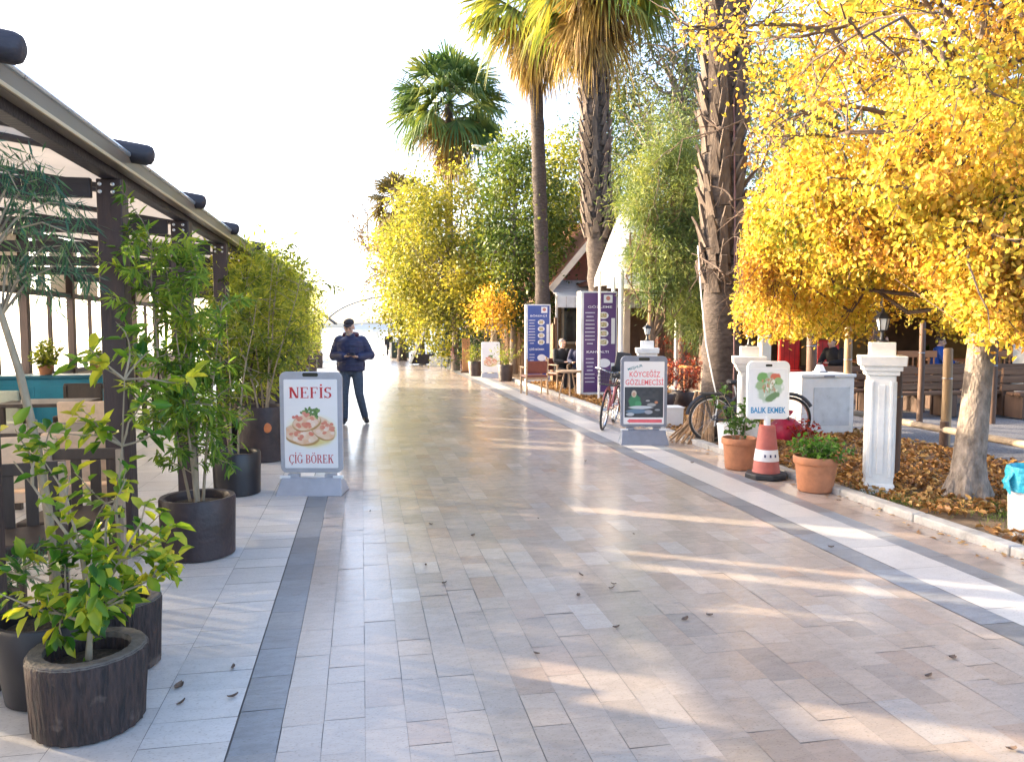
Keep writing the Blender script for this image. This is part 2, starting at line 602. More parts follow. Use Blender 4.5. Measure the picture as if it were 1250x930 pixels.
# bed of earth under the trees, slightly uneven, and the gravel yard behind it
m_bed = M('leafy_earth', (0.13, 0.09, 0.06), rough=0.95, var=0.45, scale=5, bump=0.8, bscale=30, col2=(0.27, 0.19, 0.12))
sheet('soil_bed', KERB_X1, Y0, 7.35, 30, 0.028, m_bed, 30, 200, rel=0.05)
m_gravel = M('blue_grey_gravel', (0.1, 0.1, 0.11), rough=0.9, var=0.5, scale=45, bump=1.0, bscale=60, col2=(0.25, 0.25, 0.27))
sheet('gravel_yard', 7.35, Y0, 24, 34, 0.02, m_gravel, 60, 140, rel=0.05)

# pier beyond the end of the walkway, lower than the promenade
m_deck = M('pier_concrete', (0.5, 0.49, 0.47), rough=0.6, var=0.1, scale=2)
mb = MB(); mb.box((1.0, 60.0, -0.65), (9.0, 26.0, 0.5))
tag(mb.build('pier_deck', m_deck, bevel=0.03), kind='structure')

# hills over the lake
def hills():
    n = 160
    xs = np.linspace(-3200, 3600, n)
    V, Q = [], []
    h = 18 + 26 * np.abs(np.sin(xs / 330.0 + 0.5)) * (0.4 + 0.6 * vnoise((xs + 3200) / 6800, xs * 0, 13, 3)) + 7 * vnoise((xs + 3200) / 6800, xs * 0, 60, 4)
    rows = [(0, 0.0), (120, 0.55), (300, 1.0), (620, 0.6), (900, 0.0)]
    for dy, k in rows:
        for i in range(n):
            V.append((xs[i], 3300 + dy + 40 * math.sin(i), -1.2 + h[i] * k))
    for r in range(len(rows) - 1):
        for i in range(n - 1):
            Q.append((r * n + i, r * n + i + 1, (r + 1) * n + i + 1, (r + 1) * n + i))
    o = link('hills', np_mesh('hills', np.array(V), np.array(Q)), M('haze_tinted_hillside', (0.06, 0.085, 0.1), rough=0.95, var=0.3, scale=0.02))  # blue in the base colour paints the distance haze
    tag(o, kind='structure')
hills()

# ================================================================= VEGETATION BUILDERS
BARK = M('grey_bark', (0.2, 0.165, 0.135), rough=0.9, var=0.35, scale=14, bump=0.9, bscale=22, stretch=(1, 1, 0.25))
BARKD = M('dark_bark', (0.1, 0.075, 0.06), rough=0.9, var=0.35, scale=14, bump=0.9, bscale=22, stretch=(1, 1, 0.25))
STEM = M('pale_stem', (0.3, 0.24, 0.16), rough=0.75, var=0.25, scale=30, bump=0.4, stretch=(1, 1, 0.3))

def wander(a, b, n=6, amp=0.08, sag=0.0):
    a, b = Vector(a), Vector(b)
    L = (b - a).length
    pts = []
    for i in range(n + 1):
        t = i / n
        w = math.sin(math.pi * t)
        p = a.lerp(b, t) + Vector(rng.normal(size=3)) * amp * L * w * 0.5
        p.z += sag * L * w
        pts.append(p)
    return pts

def crown_points(clumps, n, spread):
    """leaf seats thrown round clump centres"""
    k = len(clumps)
    idx = rng.integers(0, k, n)
    off = rng.normal(size=(n, 3))
    return clumps[idx] + off * spread[idx][:, None], off, idx

def make_tree(name, label, cat, base, height, centre, radii, nclump, nleaf, leaf, lmat, bark=None, trunk_r=0.12, lean=(0, 0), limbs=18,
              spread=0.28, group=None, broad=False, droop=0.2, hollow=0.45, shape=None, flare=0.35, first=0.3, twig_mat=None, seed=0, clipf=None):
    global rng
    keep, rng = rng, np.random.default_rng(100 + seed)
    t = thing(name, label, cat, base, 0, group)
    c = Vector(centre) - Vector(base)
    c = np.array(c)
    rad = np.array(radii)
    # clumps through an uneven ellipsoid
    cl = []
    while len(cl) < nclump:
        p = rng.normal(size=3)
        p = p / np.linalg.norm(p) * (hollow + (1 - hollow) * rng.random() ** 0.6)
        lump = 0.8 + 0.45 * vnoise(np.array([p[0] * 0.5 + 0.5]), np.array([p[2] * 0.5 + 0.5 + p[1] * 0.2]), 5, seed + 11)[0]
        q = p * lump
        if shape and not shape(q):
            continue
        w = c + q * rad
        if clipf and not clipf(w + np.array(base)):
            continue
        cl.append(w)
    cl = np.array(cl)
    sp = spread * (0.55 + 0.9 * rng.random(nclump))
    P, off, idx = crown_points(cl, nleaf, sp)
    if clipf:
        keepm = np.array([bool(clipf(q)) for q in P + np.array(base)])
        P, off = P[keepm], off[keepm]
    D = unit(off) * 0.7 + rng.normal(size=P.shape) * 0.6
    D[:, 2] -= droop
    n = len(P)
    Ln = leaf[0] * (0.65 + 0.7 * rng.random(n))
    V, Q = leaf_arrays(P, D, Ln, Ln * leaf[1], broad=broad)
    crown = link('crown', np_mesh('crown', V, Q), lmat, t)
    # trunk and limbs
    mb = MB()
    top = Vector((lean[0], lean[1], height))
    pts = []
    for i in range(9):
        s = i / 8
        pts.append(Vector((lean[0] * s ** 1.3 + 0.03 * height * math.sin(3 * s + seed) * 0.3, lean[1] * s ** 1.3, height * s - 0.03)))
    rads = [trunk_r * (1 + flare * math.exp(-s * 14) if True else 1) * (1 - 0.45 * (i / 8)) for i, s in [(i, i / 8 * height) for i in range(9)]]
    rads = [trunk_r * (1 + flare * math.exp(-(i / 8 * height) * 4.0)) * (1 - 0.4 * (i / 8)) for i in range(9)]
    mb.tube(pts, rads, 12)
    order = rng.permutation(nclump)[:limbs]
    for k in order:
        s = first + (1 - first) * rng.random()
        j = min(7, int(s * 8))
        a = pts[j].lerp(pts[j + 1], s * 8 - j)
        b = Vector(cl[k])
        r0 = trunk_r * (0.16 + 0.3 * rng.random())
        w = wander(a, b, 6, 0.18, 0.06)
        mb.tube(w, [r0 * (1 - 0.85 * i / 6) for i in range(7)], 6)
        for q in range(4):
            m_ = w[2 + rng.integers(0, 4)]
            e = Vector(cl[rng.integers(0, nclump)])
            if (e - m_).length > 1.6 * float(rad.mean()):
                continue
            mb.tube(wander(m_, m_.lerp(e, 0.8), 4, 0.2), [r0 * 0.35, r0 * 0.28, r0 * 0.2, r0 * 0.13, r0 * 0.06], 5)
    mb.build('trunk', bark or BARK, t, smooth=True)
    rng = keep
    return t

def fan_frond(Vs, Qs, hub, az, el, pet, blade, nb, spreadang, droop, width, fold=0.0, roll=0.0):
    """one fan leaf: a stalk and pleated blades radiating from its end"""
    d = np.array([math.cos(az) * math.cos(el), math.sin(az) * math.cos(el), math.sin(el)])
    side = np.array([-math.sin(az), math.cos(az), 0.0])
    side = side * math.cos(roll) + np.cross(d, side) * math.sin(roll)
    up = np.cross(d, side) * -1.0
    k0 = np.array(hub)
    k1 = k0 + d * pet + np.array([0, 0, -droop * pet * 0.25])
    def strip(pts, ws, s):
        o = sum(len(v) for v in Vs)
        vs = []
        for p, w in zip(pts, ws):
            vs += [p - s * w, p + s * w]
        Vs.append(np.array(vs))
        q = [(o + 2 * i, o + 2 * i + 1, o + 2 * i + 3, o + 2 * i + 2) for i in range(len(pts) - 1)]
        Qs.append(np.array(q))
    strip([k0, k0 * 0.5 + k1 * 0.5 + np.array([0, 0, 0.02]), k1], [0.03, 0.022, 0.016], side)
    for b in range(nb):
        a = (b / (nb - 1) - 0.5) * spreadang + rng.normal() * 0.03
        bd = d * math.cos(a) + side * math.sin(a)
        ln = blade * (0.72 + 0.28 * math.cos(a * 0.8)) * (0.85 + 0.3 * rng.random())
        w = width * (0.8 + 0.4 * rng.random())
        bs = unit(np.cross(bd, up) + up * rng.normal() * 0.35)
        g = np.array([0, 0, -1.0])
        p1 = k1 + bd * ln * 0.4 + g * droop * ln * 0.05
        p2 = k1 + bd * ln * 0.75 + g * droop * ln * (0.2 + 0.1 * rng.random())
        p3 = k1 + bd * ln * (0.95) + g * droop * ln * (0.55 + 0.35 * rng.random())
        strip([k1, p1, p2, p3], [w * 0.45, w, w * 0.65, w * 0.06], bs)

def frond_mesh(specs):
    Vs, Qs = [], []
    for s in specs:
        fan_frond(Vs, Qs, **s)
    return np.concatenate(Vs), np.concatenate(Qs)

PALM_G = leaf_mat('palm_green', [(0.03, 0.07, 0.025), (0.065, 0.12, 0.035), (0.14, 0.19, 0.045), (0.3, 0.3, 0.06)], trans=0.3, clump=0.7, nscale=0.9)
PALM_D = leaf_mat('palm_straw', [(0.13, 0.075, 0.03), (0.27, 0.17, 0.06), (0.42, 0.29, 0.09), (0.5, 0.38, 0.12)], trans=0.35, clump=0.5, nscale=1.5)
PALM_T = M('palm_trunk', (0.055, 0.037, 0.029), rough=0.9, var=0.45, scale=9, bump=1.0, bscale=14, stretch=(1, 1, 2.5), col2=(0.1, 0.077, 0.065))

def fan_palm(name, label, base, trunk_h, r0, r1, crown_r, nfr, skirt_len, nskirt, group=None, boots=0.0, lean=(0, 0), seed=1, gmat=None, dmat=None, skirt_w=0.5, low=-0.5, boot_r=None):
    global rng
    keep, rng = rng, np.random.default_rng(300 + seed)
    t = thing(name, label, 'palm tree', base, 0, group)
    mb = MB()
    n = 40
    pts = [Vector((lean[0] * (i / n) ** 1.4, lean[1] * (i / n) ** 1.4, trunk_h * i / n - 0.02)) for i in range(n + 1)]
    rads = [(r0 + (r1 - r0) * i / n) * (1 + 0.5 * math.exp(-(trunk_h * i / n) * 3.2)) * (1 + 0.05 * math.sin(i * 2.4) + 0.03 * rng.normal()) for i in range(n + 1)]
    mb.tube(pts, rads, 18)
    mb.build('trunk', PALM_T, t, smooth=True)
    def at(z):
        s = min(1.0, max(0.0, z / trunk_h))
        return Vector((lean[0] * s ** 1.4, lean[1] * s ** 1.4, z)), r0 + (r1 - r0) * s
    if boots:
        bb = MB()
        z, k = boots, 0
        while z < trunk_h:
            c, rr = at(z)
            rr = boot_r or rr
            for j in range(5):
                w = k * 0.63 + j * 2 * math.pi / 5 + rng.normal() * 0.1
                ln, wd = 0.26 + 0.1 * rng.random(), 0.075 + 0.02 * rng.random()
                m = Matrix.Translation(c + Vector((math.cos(w) * rr * 0.9, math.sin(w) * rr * 0.9, rng.normal() * 0.02))) @ Matrix.Rotation(w, 4, 'Z') @ Matrix.Rotation(0.35 + 0.22 * rng.normal() * 0.5, 4, 'Y')
                bb.add([(0, -wd, -0.02), (0, wd, -0.02), (0.05, wd * 0.9, -0.02), (0.05, -wd * 0.9, -0.02), (0.01, -wd * 0.45, ln), (0.01, wd * 0.45, ln), (0.035, wd * 0.4, ln), (0.035, -wd * 0.4, ln)],
                       [(0, 3, 2, 1), (4, 5, 6, 7), (0, 1, 5, 4), (1, 2, 6, 5), (2, 3, 7, 6), (3, 0, 4, 7)], m)
            z += 0.125
            k += 1
        bb.build('leaf_bases', M('palm_leaf_bases', (0.075, 0.045, 0.032), rough=0.9, var=0.5, scale=6, bump=0.7, bscale=30, stretch=(1, 1, 0.3), col2=(0.15, 0.115, 0.09)), t)
    top, _ = at(trunk_h)
    specs = []
    for i in range(nfr):
        u = (i + 0.5) / nfr
        el = math.asin(max(-0.95, min(0.98, low + (0.97 - low) * u))) + rng.normal() * 0.12
        specs.append(dict(hub=tuple(top + Vector((0, 0, 0.1))), az=i * 2.39996 + rng.normal() * 0.15, el=el, pet=crown_r * (0.5 + 0.1 * rng.random()), blade=crown_r * 0.55,
                          nb=22, spreadang=2.9, droop=0.35 + 0.5 * (1 - u), width=0.03 + crown_r * 0.007, roll=rng.normal() * 0.5))
    V, Q = frond_mesh(specs)
    link('crown', np_mesh('crown', V, Q), gmat or PALM_G, t)
    if nskirt:
        specs = []
        for i in range(nskirt):
            u = rng.random()
            z = trunk_h - 0.1 - u * skirt_len * 0.62
            c, rr = at(z)
            az = i * 2.39996 + rng.normal() * 0.2
            h = c + Vector((math.cos(az), math.sin(az), 0)) * rr * 0.8
            specs.append(dict(hub=tuple(h), az=az, el=R(-30 - 48 * u ** 0.5 + rng.normal() * 13), pet=skirt_w * (0.35 + 0.9 * rng.random() * (1.1 - u)), blade=skirt_len * (0.26 + 0.36 * rng.random()),
                              nb=16, spreadang=1.7, droop=0.9, width=0.024, roll=rng.normal() * 0.5))
        V, Q = frond_mesh(specs)
        link('dead_frond_skirt', np_mesh('skirt', V, Q), dmat or PALM_D, t)
    rng = keep
    return t
# ================================================================= LEFT: PERGOLA RESTAURANT
DARKWOOD = M('dark_stained_wood', (0.034, 0.02, 0.021), rough=0.5, var=0.35, scale=6, bump=0.3, bscale=40, stretch=(1, 1, 0.15), col2=(0.06, 0.036, 0.035))
DARKBEAM = M('dark_stained_beam', (0.02, 0.018, 0.026), rough=0.5, var=0.3, scale=6, bump=0.3, bscale=40, stretch=(0.15, 1, 1))
LOGWOOD = M('dark_round_log', (0.03, 0.027, 0.036), rough=0.6, var=0.4, scale=7, bump=0.5, bscale=30, stretch=(0.2, 1, 1))
GUTTER = M('brown_gutter', (0.16, 0.13, 0.1), rough=0.35, var=0.2, scale=3, stretch=(1, 0.1, 1))
GUTTER_LIP = M('brass_toned_trim', (0.5, 0.4, 0.25), rough=0.35, var=0.15, scale=4, stretch=(1, 0.1, 1))

def cloth_mat(name, col, trans, rough=0.8, stripes=0.0, clear=0.0):
    m, nt, bs = new_mat(name)
    N, L = nt.nodes, nt.links
    tc = N.new('ShaderNodeTexCoord')
    nz = N.new('ShaderNodeTexNoise'); nz.inputs['Scale'].default_value = 1.4; nz.inputs['Detail'].default_value = 5
    L.new(tc.outputs['Object'], nz.inputs['Vector'])
    cr = N.new('ShaderNodeValToRGB')
    cr.color_ramp.elements[0].position = 0.3; cr.color_ramp.elements[0].color = rgba([x * 0.8 for x in col])
    cr.color_ramp.elements[1].position = 0.7; cr.color_ramp.elements[1].color = rgba(col)
    L.new(nz.outputs['Fac'], cr.inputs['Fac'])
    L.new(cr.outputs['Color'], bs.inputs['Base Color'])
    bs.inputs['Roughness'].default_value = rough
    tr = N.new('ShaderNodeBsdfTranslucent')
    L.new(cr.outputs['Color'], tr.inputs['Color'])
    ms = N.new('ShaderNodeMixShader'); ms.inputs['Fac'].default_value = trans
    L.new(bs.outputs['BSDF'], ms.inputs[1]); L.new(tr.outputs['BSDF'], ms.inputs[2])
    out = ms.outputs['Shader']
    if clear:
        tp = N.new('ShaderNodeBsdfTransparent'); tp.inputs['Color'].default_value = (0.95, 0.96, 0.97, 1)
        m2 = N.new('ShaderNodeMixShader'); m2.inputs['Fac'].default_value = clear
        L.new(out, m2.inputs[1]); L.new(tp.outputs['BSDF'], m2.inputs[2])
        out = m2.outputs['Shader']
    L.new(out, N['Material Output'].inputs['Surface'])
    MATS[name] = m
    return m
ROOFCLOTH = cloth_mat('roof_canvas', (0.56, 0.49, 0.41), 0.5)
CURTAIN = cloth_mat('clear_curtain', (0.8, 0.78, 0.74), 0.65, rough=0.3, clear=0.16)

PX, PBACK = -1.66, -5.45
POSTS_Y = [-0.45, 1.64, 3.73, 5.82, 7.91, 10.0, 12.09, 14.18, 16.27, 18.36, 20.45, 22.54, 24.63]  # farthest bays added behind the shrubs to shade the paving
perg = thing('pergola', 'long dark wooden pergola with canvas roof and protruding round logs along the terrace', 'pergola', (PX, 8.0, 0))
PYC, PLEN = 12.1, 25.5
def pp(mb, name, mat, **k):
    o = mb.build(name, mat, perg, **k)
    o.matrix_parent_inverse = Matrix.Translation((-PX, -8.0, 0))
    return o
SLOPE = math.tan(R(8.5))
def roofz(x):
    return 2.66 + (-1.52 - x) * SLOPE
for y in POSTS_Y:
    b = MB(); b.box((PX, y, 1.30), (0.16, 0.16, 2.6)); pp(b, 'post', DARKWOOD, bevel=0.008)
    b = MB(); b.box((PBACK, y, 1.62), (0.13, 0.13, 3.24)); pp(b, 'post', DARKWOOD, bevel=0.008)
    b = MB(); b.box(((PX + PBACK) / 2 - 0.0, y - 0.105, 2.53), (PBACK - PX + 0.2, 0.05, 0.13)); pp(b, 'crossbeam', DARKBEAM, bevel=0.006)
    for zz in (2.505, 2.555):
        for xx in (PX - 0.04, PX + 0.04):
            b = MB(); b.lathe([(0.013, 0), (0.013, 0.006), (0.006, 0.01)], 10, mat=Matrix.Translation((xx, y - 0.131, zz)) @ Matrix.Rotation(R(90), 4, 'X'))
            pp(b, 'bolt', M('zinc_bolt', (0.6, 0.6, 0.6), rough=0.35, metal=1.0, var=0.1))
    x1 = -1.42 + 0.02 * rng.normal()
    b = MB()
    a, e = Vector((x1, y, roofz(x1) + 0.135)), Vector((PBACK - 0.2, y, roofz(PBACK) + 0.14))
    d = (e - a).normalized()
    prof = [0.0, 0.012, 0.05, 0.1]
    b.tube([a, a + d * 0.012, a + d * 0.04, a + d * 0.12, a.lerp(e, 0.5) + Vector((0, 0, 0.01)), e], [0.036, 0.058, 0.069, 0.071, 0.073, 0.07], 16)
    pp(b, 'log_rafter', LOGWOOD, smooth=True)
b = MB(); b.box((PX, PYC, 2.655), (0.1, PLEN, 0.11)); pp(b, 'front_beam', DARKBEAM, bevel=0.006)
b = MB(); b.box((PBACK, PYC, 3.17), (0.1, PLEN, 0.14)); pp(b, 'rear_beam', DARKBEAM, bevel=0.006)
b = MB(); b.box((-1.535, PYC, 2.705), (0.012, PLEN + 0.1, 0.11)); b.box((-1.565, PYC, 2.654), (0.05, PLEN + 0.1, 0.012)); b.box((-1.592, PYC, 2.70), (0.012, PLEN + 0.1, 0.1))
pp(b, 'gutter', GUTTER, bevel=0.002)
b = MB(); b.tube([(-1.532, -0.75, 2.77), (-1.532, 24.8, 2.77)], 0.017, 8); pp(b, 'gutter_bead', M('pale_metal_bead', (0.5, 0.55, 0.6), rough=0.3, metal=0.6, var=0.1), smooth=True)
b = MB(); b.box((-1.522, PYC, 2.66), (0.012, PLEN + 0.1, 0.022)); pp(b, 'gutter_trim', GUTTER_LIP, bevel=0.003)
# canvas between the rafters, bellied a little
for i in range(len(POSTS_Y) - 1):
    ya, yb = POSTS_Y[i] + 0.095, POSTS_Y[i + 1] - 0.095
    nx, ny = 12, 10
    V, Q = [], []
    for j in range(ny + 1):
        for k in range(nx + 1):
            u, v = k / nx, j / ny
            x = -1.6 + (PBACK - 0.1 + 1.6) * u
            z = roofz(x) + 0.085 - 0.05 * math.sin(math.pi * v) - 0.015 * math.sin(u * 14 + i)
            V.append((x, ya + (yb - ya) * v, z))
    for j in range(ny):
        for k in range(nx):
            o = j * (nx + 1) + k
            Q.append((o, o + 1, o + nx + 2, o + nx + 1))
    o = link('canvas_roof', np_mesh('canvas_roof', np.array(V), np.array(Q)), ROOFCLOTH, perg, smooth=True)
    o.matrix_parent_inverse = Matrix.Translation((-PX, -8.0, 0))
    if True:
        for q in range(1):
            b = MB(); yy = ya + (yb - ya) * 0.5
            b.box(((PX + PBACK) / 2, yy, roofz((PX + PBACK) / 2) - 0.0), (3.7, 0.03, 0.04), rot=(0, math.atan(SLOPE), 0))
            pp(b, 'batten', DARKBEAM)
# lakeside screen: rail, mullions and clear curtains with folds
b = MB()
b.box((PBACK, PYC, 2.2), (0.08, PLEN, 0.1)); b.box((PBACK, PYC, 0.78), (0.08, PLEN, 0.08))
pp(b, 'screen_rail', DARKBEAM, bevel=0.004)
for i in range(len(POSTS_Y) - 1):
    ym = (POSTS_Y[i] + POSTS_Y[i + 1]) / 2
    b = MB(); b.box((PBACK + 0.002, ym, 1.49), (0.06, 0.07, 1.34)); pp(b, 'mullion', DARKWOOD, bevel=0.004)
    n = 72
    ys = np.linspace(POSTS_Y[i] + 0.07, POSTS_Y[i + 1] - 0.07, n)
    xx = PBACK - 0.06 + 0.022 * np.sin(ys * 26) + 0.01 * np.sin(ys * 11)
    V = np.concatenate([np.stack([xx, ys, np.full(n, 0.83)], 1), np.stack([xx, ys, np.where((ys > 6.98) & (ys < 7.36), 1.95, 2.14)], 1)])  # top lowered along one stretch so a sun streak gets in
    Q = np.stack([np.arange(n - 1), np.arange(1, n), np.arange(1, n) + n, np.arange(n - 1) + n], 1)
    o = link('curtain', np_mesh('curtain', V, Q), CURTAIN, perg, smooth=True)
    o.matrix_parent_inverse = Matrix.Translation((-PX, -8.0, 0))
    b = MB(); b.box((PBACK, (POSTS_Y[i] + POSTS_Y[i + 1]) / 2, 0.39), (0.04, 1.93, 0.7)); pp(b, 'dado_panel', M('dado_board', (0.3, 0.25, 0.2), rough=0.7, scale=4))
for y in (8.2, 9.9, 11.6):
    b = MB(); b.box((PBACK + 0.1, y, 1.98), (0.02, 0.9, 0.3)); pp(b, 'rolled_blind', M('tan_blind', (0.55, 0.4, 0.18), rough=0.8, scale=5))
# added canvas aprons block the sun over the rail; slits cast streaks of light
SUN_BLOCK_CLOTH = cloth_mat('sun_block_canvas', (0.6, 0.56, 0.5), 0.25)
STREAK_SLITS = [(7.06, 7.34), (8.42, 8.66), (9.2, 9.36), (9.58, 9.68), (10.75, 11.1), (12.3, 12.45), (14.6, 14.95), (15.25, 15.5), (16.2, 16.42), (16.85, 17.1), (18.05, 18.7), (20.4, 20.85), (22.2, 22.6)]
y = POSTS_Y[0]
for a_, b_ in STREAK_SLITS + [(POSTS_Y[-1], 99)]:
    b = MB(); b.box((PBACK - 0.06, (y + a_) / 2, 2.68), (0.012, a_ - y, 0.88)); pp(b, 'sun_block_apron', SUN_BLOCK_CLOTH)
    y = b_

# ---- furniture on the terrace
CHAIR_D = M('dark_brown_chair', (0.05, 0.034, 0.026), rough=0.45, var=0.3, scale=12, stretch=(1, 1, 0.2))
CHAIR_EDGE = M('pale_chair_edge', (0.36, 0.27, 0.19), rough=0.6, var=0.2, scale=14)  # paler tone for the rear legs of the slat backed chairs
BEIGE = M('beige_upholstery', (0.66, 0.48, 0.33), rough=0.85, var=0.08, scale=30, bump=0.15, bscale=160)
PALEG = M('pale_green_upholstery', (0.5, 0.53, 0.42), rough=0.85, var=0.08, scale=30, bump=0.15, bscale=160)
def dining_chair(loc, rz, cloth, label, group, slats=False):
    t = thing('dining_chair', label, 'chair', loc, rz, group)
    b = MB(); b.box((0, 0, 0.45), (0.46, 0.44, 0.07)); b.build('seat', cloth if not slats else CHAIR_D, t, bevel=0.018)
    if slats:
        for x in (-0.17, -0.057, 0.057, 0.17):
            b = MB(); b.box((x, 0.215, 0.62), (0.062, 0.018, 0.36)); b.build('back_slat', CHAIR_D, t, bevel=0.004)
        b = MB(); b.box((0, 0.215, 0.81), (0.46, 0.03, 0.07)); b.build('top_rail', CHAIR_D, t, bevel=0.006)
    else:
        b = MB(); b.box((0, 0.215, 0.69), (0.47, 0.05, 0.36), rot=(R(-6), 0, 0)); b.build('backrest', cloth, t, bevel=0.015)
    for x in (-0.21, 0.21):
        b = MB(); b.box((x, -0.19, 0.21), (0.04, 0.04, 0.42)); b.build('leg', CHAIR_D, t, bevel=0.004)
        b = MB(); b.box((x, 0.2, 0.42), (0.04, 0.04, 0.84)); b.build('leg', CHAIR_EDGE if slats else CHAIR_D, t, bevel=0.004)
    return t
def dining_table(loc, rz, label, group, size=(0.8, 0.8)):
    t = thing('dining_table', label, 'table', loc, rz, group)
    b = MB(); b.box((0, 0, 0.735), (size[0], size[1], 0.04)); b.build('table_top', CHAIR_D, t, bevel=0.006)
    for sx in (-1, 1):
        for sy in (-1, 1):
            b = MB(); b.box((sx * (size[0] / 2 - 0.07), sy * (size[1] / 2 - 0.07), 0.357), (0.06, 0.06, 0.714)); b.build('leg', CHAIR_D, t, bevel=0.004)
    return t
g1, g2 = 'chairs on the pergola terrace', 'tables on the pergola terrace'
dining_chair(AT(22, 640, 4.55).to_2d().to_3d(), R(18), None, 'dark slat backed chair with pale rear legs left of the bare leaning stem', g1, slats=True)
dining_chair(AT(88, 620, 5.05).to_2d().to_3d(), R(-4), None, 'dark slat backed chair standing right behind the leaning stem', g1, slats=True)
def place(px, Y):
    p = AT(px, 500, Y); return (p.x, p.y, 0)
dining_chair(place(30, 5.95), R(188), BEIGE, 'beige chair with wide backrest nearest the left picture edge under the pergola', g1)
dining_chair(place(108, 6.15), R(180), BEIGE, 'beige upholstered chair just left of the near pergola post', g1)
dining_chair(place(112, 8.6), R(178), BEIGE, 'beige chair further back between dark tables beside pergola post', g1)
dining_chair(place(10, 10.2), R(176), PALEG, 'pale green upholstered chair standing before the turquoise counter', g1)
dining_chair(place(95, 10.9), R(0), CHAIR_D, 'all dark chair standing in front of the turquoise counter', g1)
dining_table(place(68, 7.2), 0, 'dark wooden table between the two rows of beige chairs', g2, (1.0, 0.7))
dining_table(place(60, 9.8), 0, 'dark wooden table beside the pale green chair', g2, (0.9, 0.7))
dining_table(place(150, 12.6), 0, 'dark wooden table far back behind the near pergola post', g2, (0.9, 0.7))
c = thing('counter', 'turquoise painted counter by the bright curtains under the pergola', 'counter', place(78, 12.9), R(4))
b = MB(); b.box((0, 0, 0.42), (1.7, 0.45, 0.84)); b.build('body', M('turquoise_paint', (0.012, 0.2, 0.3), rough=0.4, var=0.15, scale=5), c, bevel=0.01)
b = MB(); b.box((0, 0, 0.865), (1.78, 0.52, 0.05)); b.build('counter_top', M('dark_teal_paint', (0.008, 0.11, 0.17), rough=0.4, var=0.15, scale=5), c, bevel=0.008)
for x in (-0.55, 0.0, 0.55):
    b = MB(); b.box((x, -0.228, 0.42), (0.46, 0.012, 0.62)); b.build('door', M('turquoise_paint', (0, 0, 0)), c, bevel=0.004)

# ================================================================= LEFT: POTS AND PLANTS
LOGPOT = None
def logpot_mat():
    m, nt, bs = new_mat('bark_cast_concrete')
    N, L = nt.nodes, nt.links
    tc = N.new('ShaderNodeTexCoord')
    mp = N.new('ShaderNodeMapping'); mp.inputs['Scale'].default_value = (1, 1, 0.16)
    L.new(tc.outputs['Object'], mp.inputs['Vector'])
    n1 = N.new('ShaderNodeTexNoise'); n1.inputs['Scale'].default_value = 62; n1.inputs['Detail'].default_value = 6
    L.new(mp.outputs['Vector'], n1.inputs['Vector'])
    n2 = N.new('ShaderNodeTexNoise'); n2.inputs['Scale'].default_value = 9; n2.inputs['Detail'].default_value = 6
    L.new(tc.outputs['Object'], n2.inputs['Vector'])
    c1 = N.new('ShaderNodeValToRGB')
    c1.color_ramp.elements[0].position = 0.32; c1.color_ramp.elements[0].color = (0.014, 0.011, 0.012, 1)
    c1.color_ramp.elements[1].position = 0.72; c1.color_ramp.elements[1].color = (0.065, 0.038, 0.032, 1)
    L.new(n1.outputs['Fac'], c1.inputs['Fac'])
    c2 = N.new('ShaderNodeValToRGB')
    c2.color_ramp.elements[0].position = 0.63; c2.color_ramp.elements[0].color = (0, 0, 0, 1)
    c2.color_ramp.elements[1].position = 0.74; c2.color_ramp.elements[1].color = (1, 1, 1, 1)
    L.new(n2.outputs['Fac'], c2.inputs['Fac'])
    mx = N.new('ShaderNodeMix'); mx.data_type = 'RGBA'
    L.new(c2.outputs['Color'], mx.inputs['Factor']); L.new(c1.outputs['Color'], mx.inputs[6]); mx.inputs[7].default_value = (0.15, 0.11, 0.09, 1)
    L.new(mx.outputs[2], bs.inputs['Base Color'])
    bs.inputs['Roughness'].default_value = 0.7
    bp = N.new('ShaderNodeBump'); bp.inputs['Strength'].default_value = 1.0; bp.inputs['Distance'].default_value = 0.03
    L.new(n1.outputs['Fac'], bp.inputs['Height']); L.new(bp.outputs['Normal'], bs.inputs['Normal'])
    return m
LOGPOT = logpot_mat()
RIM = M('weathered_concrete_rim', (0.12, 0.105, 0.09), rough=0.9, var=0.4, scale=18, bump=0.6, bscale=50)
DARKPOT = M('dark_brown_pot', (0.022, 0.015, 0.019), rough=0.5, var=0.35, scale=6, bump=0.25, bscale=25, col2=(0.05, 0.032, 0.033))
BLACKPOT = M('black_plastic_pot', (0.014, 0.013, 0.017), rough=0.4, var=0.3, scale=6)
SOIL = M('potting_soil', (0.06, 0.045, 0.03), rough=1.0, var=0.5, scale=40, bump=1.0, bscale=70)

